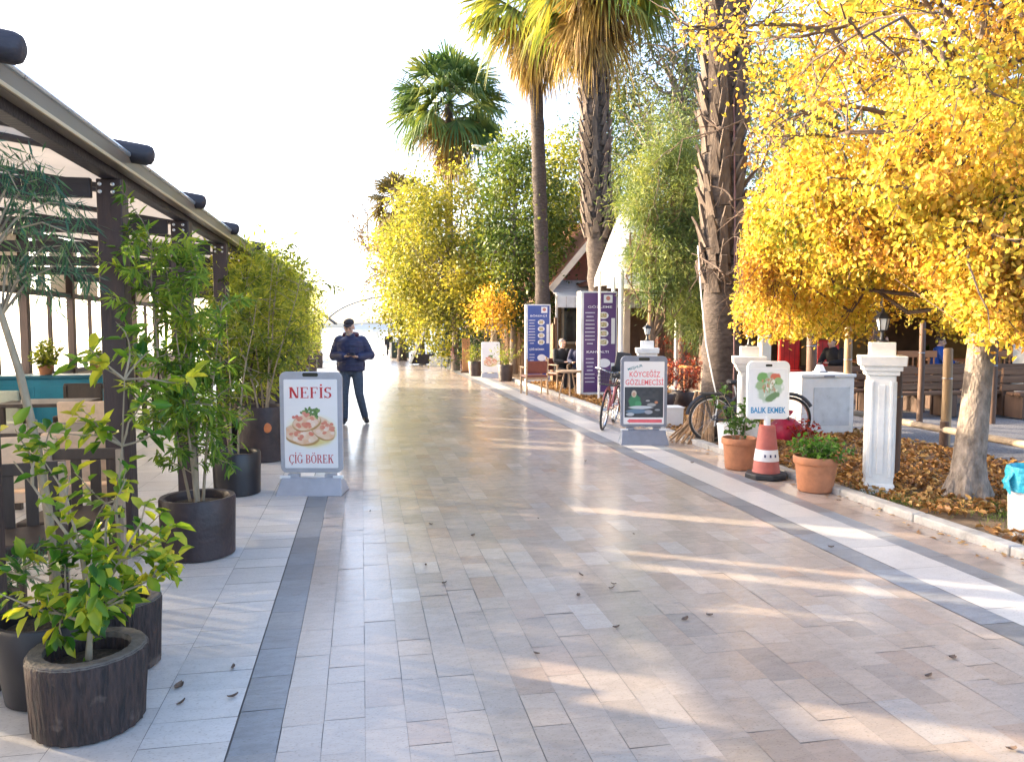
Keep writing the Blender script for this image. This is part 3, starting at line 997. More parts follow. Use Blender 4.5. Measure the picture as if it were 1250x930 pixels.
def round_pot(t, r0, r1, h, mat, wall=0.03, rim_mat=None, wob=None, lip=0.0, soil_drop=0.05, n=48):
    b = MB()
    prof = [(r0 * 0.9, 0.0), (r0, 0.012), (r0 + (r1 - r0) * 0.5, h * 0.5), (r1, h - 0.015)]
    if lip:
        prof = [(r0 * 0.9, 0.0), (r0, 0.012), (r1 - lip, h - 0.075), (r1 - lip * 0.2, h - 0.07), (r1, h - 0.06), (r1, h - 0.015)]
    full = prof + [(r1 - 0.008, h), (r1 - wall, h - 0.004), (r1 - wall - 0.004, h - 0.02), ((r1 - wall) * 0.96, h - soil_drop - 0.03)]
    b.lathe(full, n, wob=wob)
    pot = b.build('pot', mat, t, smooth=True)
    if rim_mat:
        b = MB(); b.lathe([(r1 - wall - 0.006, h - 0.02), (r1 - wall - 0.002, h + 0.003), (r1 - 0.012, h + 0.005), (r1 - 0.004, h - 0.006)], n, wob=wob)
        b2 = MB()
        b2.v = b.v; b2.f = [f for f in b.f if len(f) == 4]
        b2.build('rim', rim_mat, pot, smooth=True)
    b = MB(); b.lathe([(0.01, h - soil_drop - 0.04), (r1 - wall - 0.008, h - soil_drop - 0.03), (r1 - wall - 0.006, h - soil_drop), (r1 * 0.5, h - soil_drop + 0.012), (0.01, h - soil_drop + 0.02)], 24)
    b.build('soil', SOIL, t, smooth=True)
    return pot

CITRUS = leaf_mat('citrus_leaf', [(0.025, 0.09, 0.014), (0.06, 0.18, 0.02), (0.2, 0.34, 0.03), (0.55, 0.56, 0.05), (0.72, 0.6, 0.06)], trans=0.5, rough=0.32, clump=0.5, nscale=4.0)  # ramp shifted towards yellow to paint in backlight the sun doesn't give
BAMBOO = leaf_mat('bamboo_leaf', [(0.045, 0.11, 0.025), (0.12, 0.24, 0.04), (0.27, 0.4, 0.05), (0.54, 0.56, 0.08)], trans=0.55, rough=0.4, clump=0.55, nscale=2.2)  # colours brightened to yellow in place of backlight under the roof
OLEANDER = leaf_mat('hedge_leaf', [(0.04, 0.075, 0.02), (0.14, 0.2, 0.03), (0.36, 0.38, 0.04), (0.6, 0.54, 0.06)], trans=0.5, rough=0.42, clump=0.6, nscale=1.2)  # yellow end of the ramp raised to stand in for missing backlight
WISPY = leaf_mat('wispy_leaf', [(0.02, 0.07, 0.045), (0.04, 0.12, 0.07), (0.09, 0.2, 0.09), (0.22, 0.3, 0.1)], trans=0.35, rough=0.4, clump=0.5, nscale=3.0)

def leafy_branches(t, paths, nper, leaf, mat, stem_mat, r0, broad=True, droop=0.3, start=0.15, clustered=1, spread=0.02, name_leaf='foliage', name_stem='stem', curl=0.12, up=0.0, fold=0.22, rtop=0.25):
    """leaves set along given stem paths"""
    mb = MB()
    Ps, Ds, Ls = [], [], []
    for w, rr in paths:
        w = [Vector(p) for p in w]
        k = len(w)
        mb.tube(w, [rr * (1 - (1 - rtop) * i / (k - 1)) for i in range(k)], 8)
        for q in range(nper):
            s = start + (1 - start) * rng.random()
            i = min(k - 2, int(s * (k - 1)))
            p = w[i].lerp(w[i + 1], s * (k - 1) - i)
            tdir = (w[i + 1] - w[i]).normalized()
            for c_ in range(clustered):
                a = Vector(rng.normal(size=3))
                a = (a - tdir * a.dot(tdir)).normalized()
                d = a * 0.8 + tdir * (0.35 + 0.5 * rng.random()) + Vector((0, 0, up - droop * rng.random()))
                Ps.append(np.array(p) + rng.normal(size=3) * spread)
                Ds.append(np.array(d))
                Ls.append(leaf[0] * (0.55 + 0.75 * rng.random()))
    P, D, Ls = np.array(Ps), np.array(Ds), np.array(Ls)
    nrm = np.tile(np.array([[0.0, 0.0, 1.0]]), (len(P), 1)) + rng.normal(size=P.shape) * 0.45
    V, Q = leaf_arrays(P, D, Ls, Ls * leaf[1], broad=broad, curl=curl, nrm=nrm, fold=fold)
    mb.build(name_stem, stem_mat, t, smooth=True)
    return link(name_leaf, np_mesh(name_leaf, V, Q), mat, t)

def sprig(a, direction, length, n=5, bend=0.25, droop=0.0):
    a, d = Vector(a), Vector(direction).normalized()
    pts = [a]
    for i in range(n):
        d = (d + Vector(rng.normal(size=3)) * bend + Vector((0, 0, -droop))).normalized()
        pts.append(pts[-1] + d * length / n)
    return pts

bark_wob = lambda w, z: 1 + 0.012 * math.sin(w * 23 + z * 9) + 0.009 * math.sin(w * 41 + 2) + 0.012 * math.sin(w * 3 + z * 5)
pots_g = 'potted plants along the terrace edge'
# the near pot with its young citrus
p = G(110, 882)
t = thing('potted_citrus', 'young citrus with glossy yellow and green leaves in the nearest bark textured concrete pot', 'potted plant', p, 0.4, pots_g)
round_pot(t, 0.205, 0.222, 0.315, LOGPOT, wall=0.06, rim_mat=RIM, wob=bark_wob, soil_drop=0.07, n=64)
paths = []
trunk = [Vector((0.0, 0.0, 0.22)), Vector((0.01, -0.005, 0.36)), Vector((0.02, 0.0, 0.46))]
paths.append((trunk, 0.017))
for (dx, dy, dz, ln, rr) in [(0.45, 0.1, 1.0, 0.5, 0.010), (-0.5, 0.0, 0.85, 0.42, 0.009), (0.12, 0.25, 1.0, 0.72, 0.011), (-0.1, -0.35, 0.8, 0.36, 0.008), (0.75, -0.2, 0.5, 0.34, 0.008), (-0.8, -0.1, 0.45, 0.36, 0.008), (0.3, 0.4, 0.9, 0.6, 0.009), (-0.2, 0.2, 1.1, 0.66, 0.010), (0.1, -0.45, 0.3, 0.25, 0.007), (-0.55, 0.35, 0.25, 0.3, 0.007), (0.6, 0.3, 0.2, 0.28, 0.007)]:
    w = sprig(trunk[-1] - Vector((0, 0, 0.05 * rng.random())), (dx, dy, dz), ln, 6, 0.16)
    paths.append((w, rr))
    for q in range(2):
        j = 2 + rng.integers(0, 4)
        paths.append((sprig(w[j], Vector(rng.normal(size=3)) + Vector((0, 0, 0.5)), ln * 0.35, 4, 0.2), rr * 0.55))
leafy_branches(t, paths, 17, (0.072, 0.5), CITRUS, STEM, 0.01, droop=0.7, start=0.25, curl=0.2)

# smooth dark pot behind it, with a bare leaning stem whose wispy head hangs over the terrace edge
p = G(62, 848)
t = thing('potted_acacia', 'bare leaning stem with wispy feathery leaves in a smooth black round pot', 'potted plant', p, 0, pots_g)
round_pot(t, 0.17, 0.215, 0.36, BLACKPOT, wall=0.035, soil_drop=0.06)
a = Vector((0.02, 0.02, 0.28))
def rel(px, py, Y):
    return AT(px, py, Y) - p
w = [a, rel(70, 720, p.y + 0.02), rel(58, 620, p.y + 0.03), rel(44, 540, p.y + 0.04), rel(24, 455, p.y + 0.03), rel(2, 385, p.y), rel(-22, 320, p.y), rel(-40, 260, p.y + 0.05)]
paths = [(w, 0.02)]
for (px, py, dy, i) in [(60, 215, 0.1, 6), (92, 250, 0.2, 6), (75, 300, 0.05, 5), (40, 190, 0.0, 6), (-10, 170, 0.1, 7), (100, 330, 0.15, 5), (30, 260, 0.2, 6), (10, 210, -0.1, 7), (55, 345, -0.05, 5), (-60, 230, 0, 7), (15, 330, 0.1, 5), (85, 285, -0.1, 6), (70, 240, 0.3, 6), (45, 310, 0.3, 5)]:
    e = rel(px, py, p.y + dy)
    k = [w[i], w[i].lerp(e, 0.35) + Vector((0, 0, 0.09)), w[i].lerp(e, 0.7) + Vector((0, 0, 0.08)), e, e + Vector((0.04, 0, -0.09))]
    paths.append((k, 0.006))
leafy_branches(t, paths[1:], 90, (0.085, 0.09), WISPY, STEM, 0.01, broad=False, droop=0.8, start=0.2, spread=0.02)
b = MB(); b.tube(w, [0.021, 0.02, 0.019, 0.018, 0.016, 0.013, 0.01, 0.006], 10); b.build('trunk', STEM, t, smooth=True)

# third pot, bark textured, half hidden
p = G(150, 812)
t = thing('potted_citrus', 'taller thin citrus in the bark textured pot half hidden behind the nearest one', 'potted plant', p, 0, pots_g)
round_pot(t, 0.165, 0.178, 0.33, LOGPOT, wall=0.045, rim_mat=RIM, wob=bark_wob, soil_drop=0.06, n=56)
paths = []
main = [Vector((0, 0, 0.25)), Vector((0.01, 0, 0.5)), Vector((-0.01, 0.01, 0.75)), Vector((0.03, 0.0, 1.05)), Vector((0.05, 0, 1.36))]
paths.append((main, 0.011))
for i in range(15):
    j = 1 + rng.integers(0, 4)
    paths.append((sprig(main[j], (rng.normal(), rng.normal() * 0.5, 0.8), 0.2 + 0.16 * rng.random(), 5, 0.2), 0.006))
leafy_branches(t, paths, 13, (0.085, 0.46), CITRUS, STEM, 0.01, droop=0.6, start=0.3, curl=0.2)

# the shrub at the left picture edge
p = G(-22, 800)
t = thing('potted_fern', 'dark feathery fern in a black pot at the left picture edge', 'potted plant', p, 0, pots_g)
round_pot(t, 0.13, 0.17, 0.3, BLACKPOT, wall=0.03)
paths = []
for i in range(26):
    az = rng.random() * 6.283
    paths.append((sprig((0, 0, 0.26), (math.cos(az) * 0.8, math.sin(az) * 0.8, 1.0), 0.34 + 0.2 * rng.random(), 6, 0.06, 0.14), 0.004))
leafy_branches(t, paths, 34, (0.06, 0.12), WISPY, STEM, 0.01, broad=False, droop=0.5, start=0.15, spread=0.006)

# large pot with the tall bamboo
p = G(243, 676)
t = thing('potted_bamboo', 'tall bushy bamboo with narrow leaves in the large dark brown pot beside the pavement', 'potted plant', p, 0, pots_g)
round_pot(t, 0.245, 0.255, 0.42, DARKPOT, wall=0.04, soil_drop=0.06)
paths = []
stems = [[Vector((0, 0, 0.36)), Vector((-0.02, 0, 0.8)), Vector((-0.03, 0.02, 1.3)), Vector((0.0, 0.0, 1.75)), Vector((0.05, 0, 2.1))],
         [Vector((0.03, 0.03, 0.36)), Vector((0.08, 0.0, 0.9)), Vector((0.14, 0.05, 1.4)), Vector((0.2, 0.0, 1.8))],
         [Vector((-0.05, 0.02, 0.36)), Vector((-0.14, 0.0, 0.9)), Vector((-0.22, -0.05, 1.4)), Vector((-0.26, 0, 1.95)), Vector((-0.25, 0, 2.2))],
         [Vector((0.0, -0.05, 0.36)), Vector((-0.02, -0.1, 0.8)), Vector((-0.06, -0.12, 1.3)), Vector((-0.1, -0.1, 1.7))]]
for k, s in enumerate(stems):
    paths.append((s, 0.02 if k == 0 else 0.011))
    for q in range(24):
        u = 0.16 + 0.84 * rng.random()
        i = min(len(s) - 2, int(u * (len(s) - 1)))
        a = s[i].lerp(s[i + 1], u * (len(s) - 1) - i)
        paths.append((sprig(a, (rng.normal(), rng.normal(), 0.75), 0.24 + 0.26 * rng.random() * (1.2 - u * 0.5), 5, 0.14, 0.08), 0.0045))
paths = [q_ for q_ in paths if max(v.x for v in q_[0]) < 0.36]
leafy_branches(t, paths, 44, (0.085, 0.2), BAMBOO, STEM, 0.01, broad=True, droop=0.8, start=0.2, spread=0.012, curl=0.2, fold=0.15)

# the next two pots in line
p = G(290, 602)
t = thing('potted_shrub', 'yellow green narrow leaved shrub in the plain dark pot second from the white sign', 'potted plant', p, 0, pots_g)
round_pot(t, 0.215, 0.225, 0.41, BLACKPOT, wall=0.035)
def bush_paths(h, n, wid, r=0.012, base=0.3):
    out = []
    for k in range(n):
        az = rng.random() * 6.283
        s = sprig((0.05 * math.cos(az), 0.05 * math.sin(az), base), (math.cos(az) * wid, math.sin(az) * wid, 1.0), h - base, 6, 0.07)
        out.append((s, r))
        for q in range(12):
            u = 0.2 + 0.8 * rng.random()
            i = min(5, int(u * 6))
            a = s[i].lerp(s[i + 1], u * 6 - i)
            out.append((sprig(a, (rng.normal(), rng.normal(), 0.7), (0.22 + 0.3 * rng.random()), 5, 0.14, 0.07), 0.004))
    return out
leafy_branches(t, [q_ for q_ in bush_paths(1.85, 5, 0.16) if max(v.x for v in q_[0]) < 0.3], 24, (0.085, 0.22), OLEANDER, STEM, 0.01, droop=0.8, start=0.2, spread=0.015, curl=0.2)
p = G(322, 561)
t = thing('potted_shrub', 'tall yellow green shrub in the wide dark pot just behind the white sign', 'potted plant', p, 0, pots_g)
round_pot(t, 0.27, 0.29, 0.66, DARKPOT, wall=0.04)
b = MB(); b.ball((0, 0, 0), (0.05, 0.012, 0.06), 12, 8); b.build('clay_tag', M('orange_clay', (0.5, 0.17, 0.06), rough=0.6), t, smooth=True, loc=(0.08, -0.272, 0.42))
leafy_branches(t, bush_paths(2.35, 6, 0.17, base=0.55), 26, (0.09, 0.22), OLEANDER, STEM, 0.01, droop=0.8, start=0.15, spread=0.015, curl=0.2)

# the hedge of tall shrubs running on towards the lake: every plant has its own box
HEDGE = leaf_mat('tall_hedge_leaf', [(0.06, 0.1, 0.025), (0.2, 0.26, 0.04), (0.42, 0.43, 0.05), (0.64, 0.57, 0.07)], trans=0.55, clump=0.65, nscale=1.4)  # leaf colours lightened to look backlit where the pergola shades them
hedge_g = 'tall shrubs in planter boxes along the left side'
hl = ['tall shrub in a dark box, first of the row behind the white sign', 'tall shrub in a dark box, second of the row behind the white sign', 'tall shrub in a dark box, third of the row behind the white sign', 'tall shrub left of the walking man', 'tall shrub rising behind the walking man', 'smaller looking shrub far down the left row', 'far shrub near the end of the left row', 'last distant shrub of the left row near the thin arch']
for i, (yy, hh, xx) in enumerate([(10.5, 2.75, -1.5), (11.75, 2.85, -1.55), (13.6, 3.0, -1.5), (15.3, 3.1, -1.5), (17.5, 3.2, -1.5), (20.3, 3.2, -1.6), (26.0, 3.3, -1.7), (32.0, 3.3, -1.8)]):
    t = thing('planter_shrub', hl[i], 'shrub', (xx, yy, 0), 0, hedge_g)
    b = MB(); b.box((0, 0, 0.29), (0.5, 0.7, 0.58), taper=(1.08, 1.05)); b.build('planter', DARKPOT, t, bevel=0.012)
    b = MB(); b.box((0, 0, 0.585), (0.46, 0.66, 0.03)); b.build('soil', SOIL, t)
    rr = np.random.default_rng(40 + i)
    n = 3300 if i < 4 else 2200
    k = 70
    u = rr.random(k)
    cz = 0.85 + (hh - 1.05) * u
    wide = 0.46 * (1.05 - 0.55 * np.abs(u - 0.45))
    az = rr.random(k) * 6.283
    q = rr.random(k) ** 0.5
    cl = np.stack([np.cos(az) * wide * q, np.sin(az) * wide * (1.05 if i > 1 else 1.4) * q, cz], 1)
    keep, rng = rng, rr
    P, off, idx = crown_points(cl, n, np.full(k, 0.13) * (0.6 + 0.8 * rr.random(k)))
    D = unit(off) + rr.normal(size=P.shape) * 0.5
    D[:, 2] += 0.0
    Ln = 0.1 * (0.6 + 0.8 * rr.random(n))
    V, Q = leaf_arrays(P, D, Ln, Ln * 0.27, broad=False)
    link('foliage', np_mesh('foliage', V, Q), HEDGE, t)
    mb = MB()
    for j in range(7):
        mb.tube(wander((rr.normal() * 0.05, rr.normal() * 0.08, 0.5), cl[rr.integers(k)], 5, 0.08), [0.02, 0.018, 0.015, 0.012, 0.008, 0.004], 6)
    mb.build('stem', BARKD, t, smooth=True)
    rng = keep

# plants on the counter and by the curtain
for (px, py, Y, hh, lab) in [(56, 458, 12.9, 0.5, 'round dark bush in a terracotta pot on the left of the turquoise counter'), (121, 458, 12.95, 0.34, 'small bush in a terracotta pot on the right of the turquoise counter')]:
    q = AT(px, py, Y); q.z = 0.89
    t = thing('potted_bush', lab, 'potted plant', q, 0, 'pots on the turquoise counter')
    round_pot(t, 0.08, 0.11, 0.14, M('terracotta', (0.42, 0.17, 0.08), rough=0.75, var=0.2, scale=10, bump=0.1), wall=0.012, soil_drop=0.02, n=24)
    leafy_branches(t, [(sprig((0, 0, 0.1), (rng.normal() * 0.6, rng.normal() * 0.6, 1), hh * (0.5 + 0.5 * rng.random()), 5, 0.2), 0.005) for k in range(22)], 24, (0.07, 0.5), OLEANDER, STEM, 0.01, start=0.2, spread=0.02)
# ================================================================= SIGNS
GREYPL = M('grey_plastic', (0.36, 0.37, 0.41), rough=0.45, var=0.1, scale=7, bump=0.05)
DGREYPL = M('slate_plastic', (0.2, 0.22, 0.27), rough=0.5, var=0.12, scale=7, bump=0.05)
WHITEPL = M('white_plastic', (0.78, 0.78, 0.77), rough=0.4, var=0.05, scale=6)
WHITEP = M('white_paint', (0.74, 0.73, 0.7), rough=0.6, var=0.17, scale=3, bump=0.12, bscale=30)
BOARD = M('white_board', (0.76, 0.76, 0.77), rough=0.3, var=0.03, scale=3)
INK_RED = M('red_ink', (0.5, 0.03, 0.04), rough=0.4, var=0.06, scale=20)
INK_PINK = M('faded_red_ink', (0.72, 0.13, 0.16), rough=0.4, var=0.1, scale=20)
INK_BLUE = M('blue_ink', (0.03, 0.25, 0.48), rough=0.4, var=0.06, scale=20)
INK_TEAL = M('teal_ink', (0.04, 0.2, 0.26), rough=0.4, var=0.06, scale=20)
INK_WHITE = M('white_ink', (0.8, 0.8, 0.82), rough=0.4, var=0.03, scale=20)
BLACKR = M('black_rubber', (0.02, 0.02, 0.022), rough=0.6, var=0.3, scale=15, bump=0.1)
CHROME = M('dull_chrome', (0.6, 0.6, 0.6), rough=0.25, metal=1.0, var=0.1)

# --- a roman letter cutter: thick stems, thin arms, bracket-less serifs
def roman(s, height, width, mat, parent, loc, name='lettering'):
    b = MB()
    def q(x0, z0, x1, z1):
        b.add([(x0, 0, z0), (x1, 0, z0), (x1, 0, z1), (x0, 0, z1)], [(0, 1, 2, 3)])
    def poly(ps):
        b.add([(x, 0, z) for x, z in ps], [tuple(range(len(ps)))])
    T, t, sf = 0.15, 0.055, 0.055
    def arc(cx, cz, rx, rz, a0, a1, thick, thin, n=22):
        pr = None
        for i in range(n + 1):
            a = R(a0 + (a1 - a0) * i / n)
            w = thin + (thick - thin) * abs(math.cos(a)) ** 1.3
            o = (cx + rx * math.cos(a), cz + rz * math.sin(a))
            k = (cx + (rx - w) * math.cos(a), cz + (rz - min(w, thin * 1.4 + 0.0 * w)) * math.sin(a))
            if pr: poly([pr[0], o, k, pr[1]])
            pr = (o, k)
    def stem(x, serif=(1, 1)):
        q(x, 0, x + T, 1)
        if serif[0]: q(x - sf, 0, x + T + sf, t)
        if serif[1]: q(x - sf, 1 - t, x + T + sf, 1)
    x = 0.0
    for ch in s:
        if ch == ' ':
            x += 0.34; continue
        if ch in 'Iİ':
            stem(x + sf); adv = T + 2 * sf
            if ch == 'İ': b.add([(x + sf + T / 2 + 0.085 * math.cos(a * 0.524), 0, 1.2 + 0.085 * math.sin(a * 0.524)) for a in range(12)], [tuple(range(12))])
        elif ch == 'N':
            stem(x + sf, (1, 1)); b.f.append(None) if False else None
            q(x + sf, 0, x + sf + t * 1.3, 1)
            q(x + 0.62, 0, x + 0.62 + t * 1.3, 1); q(x + 0.62 - sf, 1 - t, x + 0.69 + sf, 1)
            poly([(x + sf, 1), (x + sf + T * 1.25, 1), (x + 0.69, 0), (x + 0.69 - T * 1.25, 0)]); adv = 0.75
        elif ch in 'EF':
            stem(x + sf); q(x + sf, 1 - t, x + 0.56, 1); q(x + 0.56 - t, 0.78, x + 0.56, 1)
            q(x + sf + T, 0.48, x + 0.44, 0.48 + t); q(x + 0.44 - t, 0.4, x + 0.44, 0.62); adv = 0.6
            if ch == 'E': q(x + sf, 0, x + 0.6, t); q(x + 0.6 - t, 0, x + 0.6, 0.24); adv = 0.64
        elif ch == 'S':
            arc(x + 0.27, 0.745, 0.25, 0.255, 30, 270, T, t * 1.2); arc(x + 0.27, 0.275, 0.27, 0.275, 90, -150, T, t * 1.2)
            poly([(x + 0.1, 0.56), (x + 0.24, 0.49), (x + 0.46, 0.44), (x + 0.3, 0.55)])
            q(x + 0.45, 0.76, x + 0.45 + t, 1.0); q(x + 0.02, 0.0, x + 0.02 + t, 0.25); adv = 0.56
        elif ch in 'CÇGĞ':
            arc(x + 0.38, 0.5, 0.38, 0.51, 42, 318, T, t); q(x + 0.66 - t, 0.7, x + 0.66, 1.0); adv = 0.7
            if ch in 'GĞ':
                q(x + 0.55, 0.04, x + 0.55 + T, 0.44); q(x + 0.5, 0.4, x + 0.75, 0.4 + t); adv = 0.76
            if ch == 'Ç': poly([(x + 0.36, 0.0), (x + 0.44, 0.0), (x + 0.47, -0.1), (x + 0.4, -0.22), (x + 0.28, -0.2), (x + 0.28, -0.16), (x + 0.37, -0.15), (x + 0.36, -0.08)])
            if ch == 'Ğ': arc(x + 0.38, 1.24, 0.16, 0.13, 190, 350, 0.06, 0.06)
        elif ch in 'OÖ':
            arc(x + 0.37, 0.5, 0.37, 0.51, 0, 360, T, t, 36); adv = 0.74
            if ch == 'Ö':
                for dx in (0.25, 0.49): b.add([(x + dx + 0.07 * math.cos(a * 0.524), 0, 1.18 + 0.07 * math.sin(a * 0.524)) for a in range(12)], [tuple(range(12))])
        elif ch in 'BR':
            stem(x + sf, (1, 1)); q(x + sf, 1 - t, x + 0.36, 1); q(x + sf, 0.48, x + 0.36, 0.48 + t)
            arc(x + 0.33, 0.74, 0.24, 0.26, 90, -90, T, t)
            if ch == 'B': q(x + sf, 0, x + 0.36, t); arc(x + 0.34, 0.265, 0.28, 0.27, 90, -90, T, t); adv = 0.64
            else: poly([(x + 0.28, 0.5), (x + 0.44, 0.5), (x + 0.68, 0.0), (x + 0.52, 0.0)]); q(x + 0.5, 0, x + 0.74, t); adv = 0.72
        elif ch == 'K':
            stem(x + sf); poly([(x + sf + T, 0.4), (x + sf + T, 0.5), (x + 0.58, 1), (x + 0.66, 1)]); poly([(x + 0.31, 0.58), (x + 0.4, 0.7), (x + 0.7, 0), (x + 0.53, 0)])
            q(x + 0.48, 1 - t, x + 0.74, 1); q(x + 0.48, 0, x + 0.76, t); adv = 0.76
        x += adv + 0.09
    wid = x - 0.09
    # thin steps in depth keep crossing strokes from sharing one plane
    me = bpy.data.meshes.new(name)
    vs = []
    k = 0
    off = {}
    for fi, f in enumerate(b.f):
        for i in f:
            off.setdefault(i, fi)
    for i, (vx, vy, vz) in enumerate(b.v):
        vs.append(((vx - wid / 2) * width / wid, -0.00003 * (off.get(i, 0) % 9), vz * height))
    me.from_pydata(vs, [], b.f)
    me.update()
    return link(name, me, mat, parent, loc=loc)

def frame_outline(w, z0, z1, r=0.05, arch=0.0, n=8):
    ps = []
    for (cx, cz, a0) in ((w / 2 - r, z0 + r, -90), (w / 2 - r, z1 - r, 0), (-w / 2 + r, z1 - r, 90), (-w / 2 + r, z0 + r, 180)):
        for i in range(n + 1):
            a = R(a0 + 90 * i / n)
            ps.append((cx + r * math.cos(a), cz + r * math.sin(a)))
    if arch:
        out = []
        for x, z in ps:
            if z > (z0 + z1) / 2: z += arch * (1 - (2 * x / w) ** 2)
            out.append((x, z))
        ps = out
        # add arch points along the top
        i = ps.index(max(ps, key=lambda q: q[1]))
    return ps

def foot(t, w, d, h, mat, clips=True):
    """water filled trapezoid base with two hinge blocks"""
    b = MB(); b.box((0, 0, h / 2), (w, d, h), taper=(0.9, 0.3)); o = b.build('base', mat, t, bevel=0.012)
    for x in (-w * 0.28, w * 0.28):
        b = MB(); b.box((x, 0, h + 0.012), (0.11, 0.07, 0.045)); b.build('hinge', mat, t, bevel=0.006)
    if clips:
        for x in (-w * 0.4, w * 0.4):
            b = MB(); b.box((x, -d * 0.1, h + 0.003), (0.1, 0.03, 0.03)); b.build('clip', WHITEPL, t, bevel=0.004)
    return o

def pastry(u, v):
    u, v = (u - 0.5) * 0.84 + 0.5, (v - 0.5) * 0.86 + 0.49
    col = np.tile(np.array([[0.77, 0.77, 0.77]]), (len(u), 1))
    def ell(cx, cy, rx, ry, rot, c, c2=None, s=14, seed=1, soft=0.08, amt=0.5):
        x, y = (u - cx), (v - cy) * 1.0
        a, b_ = x * math.cos(rot) + y * math.sin(rot), -x * math.sin(rot) + y * math.cos(rot)
        d = np.sqrt((a / rx) ** 2 + (b_ / ry) ** 2) + 0.1 * (vnoise(u, v, 9, seed) - 0.5)
        m_ = np.clip((1 - d) / soft, 0, 1)[:, None]
        nz_ = vnoise(u, v, s, seed + 3)[:, None]
        cc = np.array(c)[None] * (1 - nz_ * amt) + (np.array(c2 if c2 else c)[None]) * (nz_ * amt)
        col[:] = col * (1 - m_) + cc * m_
        return d
    ell(0.5, 0.42, 0.49, 0.37, 0.0, (0.72, 0.68, 0.36), (0.76, 0.74, 0.6), soft=0.5)
    ell(0.5, 0.40, 0.45, 0.31, 0.05, (0.66, 0.56, 0.2), (0.7, 0.66, 0.45), soft=0.2)
    for k, (cx, cy, rx, ry, rt) in enumerate([(0.34, 0.36, 0.3, 0.2, -0.25), (0.68, 0.48, 0.27, 0.17, -0.95), (0.42, 0.6, 0.24, 0.16, 0.3)]):
        ell(cx, cy - 0.02, rx * 1.04, ry * 1.06, rt, (0.34, 0.2, 0.07), (0.5, 0.3, 0.1), seed=20 + k)
        ell(cx, cy, rx, ry, rt, (0.68, 0.42, 0.26), (0.74, 0.6, 0.46), s=18, seed=30 + k, amt=1.0)
        for q in range(16):
            r_ = np.random.default_rng(60 + 31 * k + q).random(4)
            ell(cx + (r_[0] - 0.5) * rx * 1.3, cy + (r_[1] - 0.5) * ry * 1.3, 0.03 + 0.03 * r_[2], 0.02 + 0.025 * r_[3], r_[0] * 6, (0.62, 0.2, 0.13) if q % 3 else (0.78, 0.7, 0.6), (0.7, 0.4, 0.3), seed=80 + q)
    for q in range(26):
        r_ = np.random.default_rng(200 + q).random(4)
        ell(0.46 + (r_[0] - 0.5) * 0.3, 0.8 + (r_[1] - 0.5) * 0.2, 0.03 + 0.03 * r_[2], 0.022, r_[3] * 6, (0.06, 0.16, 0.05) if q % 3 else (0.16, 0.3, 0.08), (0.25, 0.35, 0.12), seed=90 + q)
    for q in range(8):
        r_ = np.random.default_rng(300 + q).random(4)
        ell(0.36 + (r_[0] - 0.5) * 0.34, 0.72 + (r_[1] - 0.5) * 0.14, 0.035, 0.03, r_[3] * 6, (0.6, 0.16, 0.12), (0.72, 0.4, 0.33), seed=120 + q)
    return col

# --- NEFİS ÇİĞ BÖREK pavement sign
p = G(382, 601)
t = thing('pavement_sign', 'grey framed pavement sign reading NEFİS ÇİĞ BÖREK with a picture of pastries', 'sign', p, -YAW * 1.0, None)
foot(t, 0.64, 0.36, 0.155, GREYPL)
fr = MB(); fr.prism(frame_outline(0.6, 0.2, 1.17, 0.055, 0.022), -0.028, 0.028); frame = fr.build('frame', GREYPL, t, bevel=0.008)
b = MB(); b.prism(frame_outline(0.15, 1.131, 1.168, 0.016), -0.0305, -0.0275); b.build('dark_slot_plate', M('painted_slot_shade', (0.03, 0.03, 0.02), rough=0.8), frame)  # dark plate paints the shade of an open hand hole
b = MB(); b.prism(frame_outline(0.515, 0.245, 1.105, 0.012), -0.034, -0.026); panel = b.build('panel', BOARD, t, bevel=0.003)
b = MB(); b.prism(frame_outline(0.515, 0.245, 1.105, 0.012), 0.026, 0.034); b.build('panel', BOARD, t, bevel=0.003)
roman('NEFİS', 0.105, 0.41, INK_RED, panel, (0, -0.0352, 0.925))
roman('ÇİĞ BÖREK', 0.082, 0.43, INK_RED, panel, (0, -0.0352, 0.295))
picture('food_picture', 0.49, 0.42, 200, 170, pastry, panel, (0.005, -0.0352, 0.43))

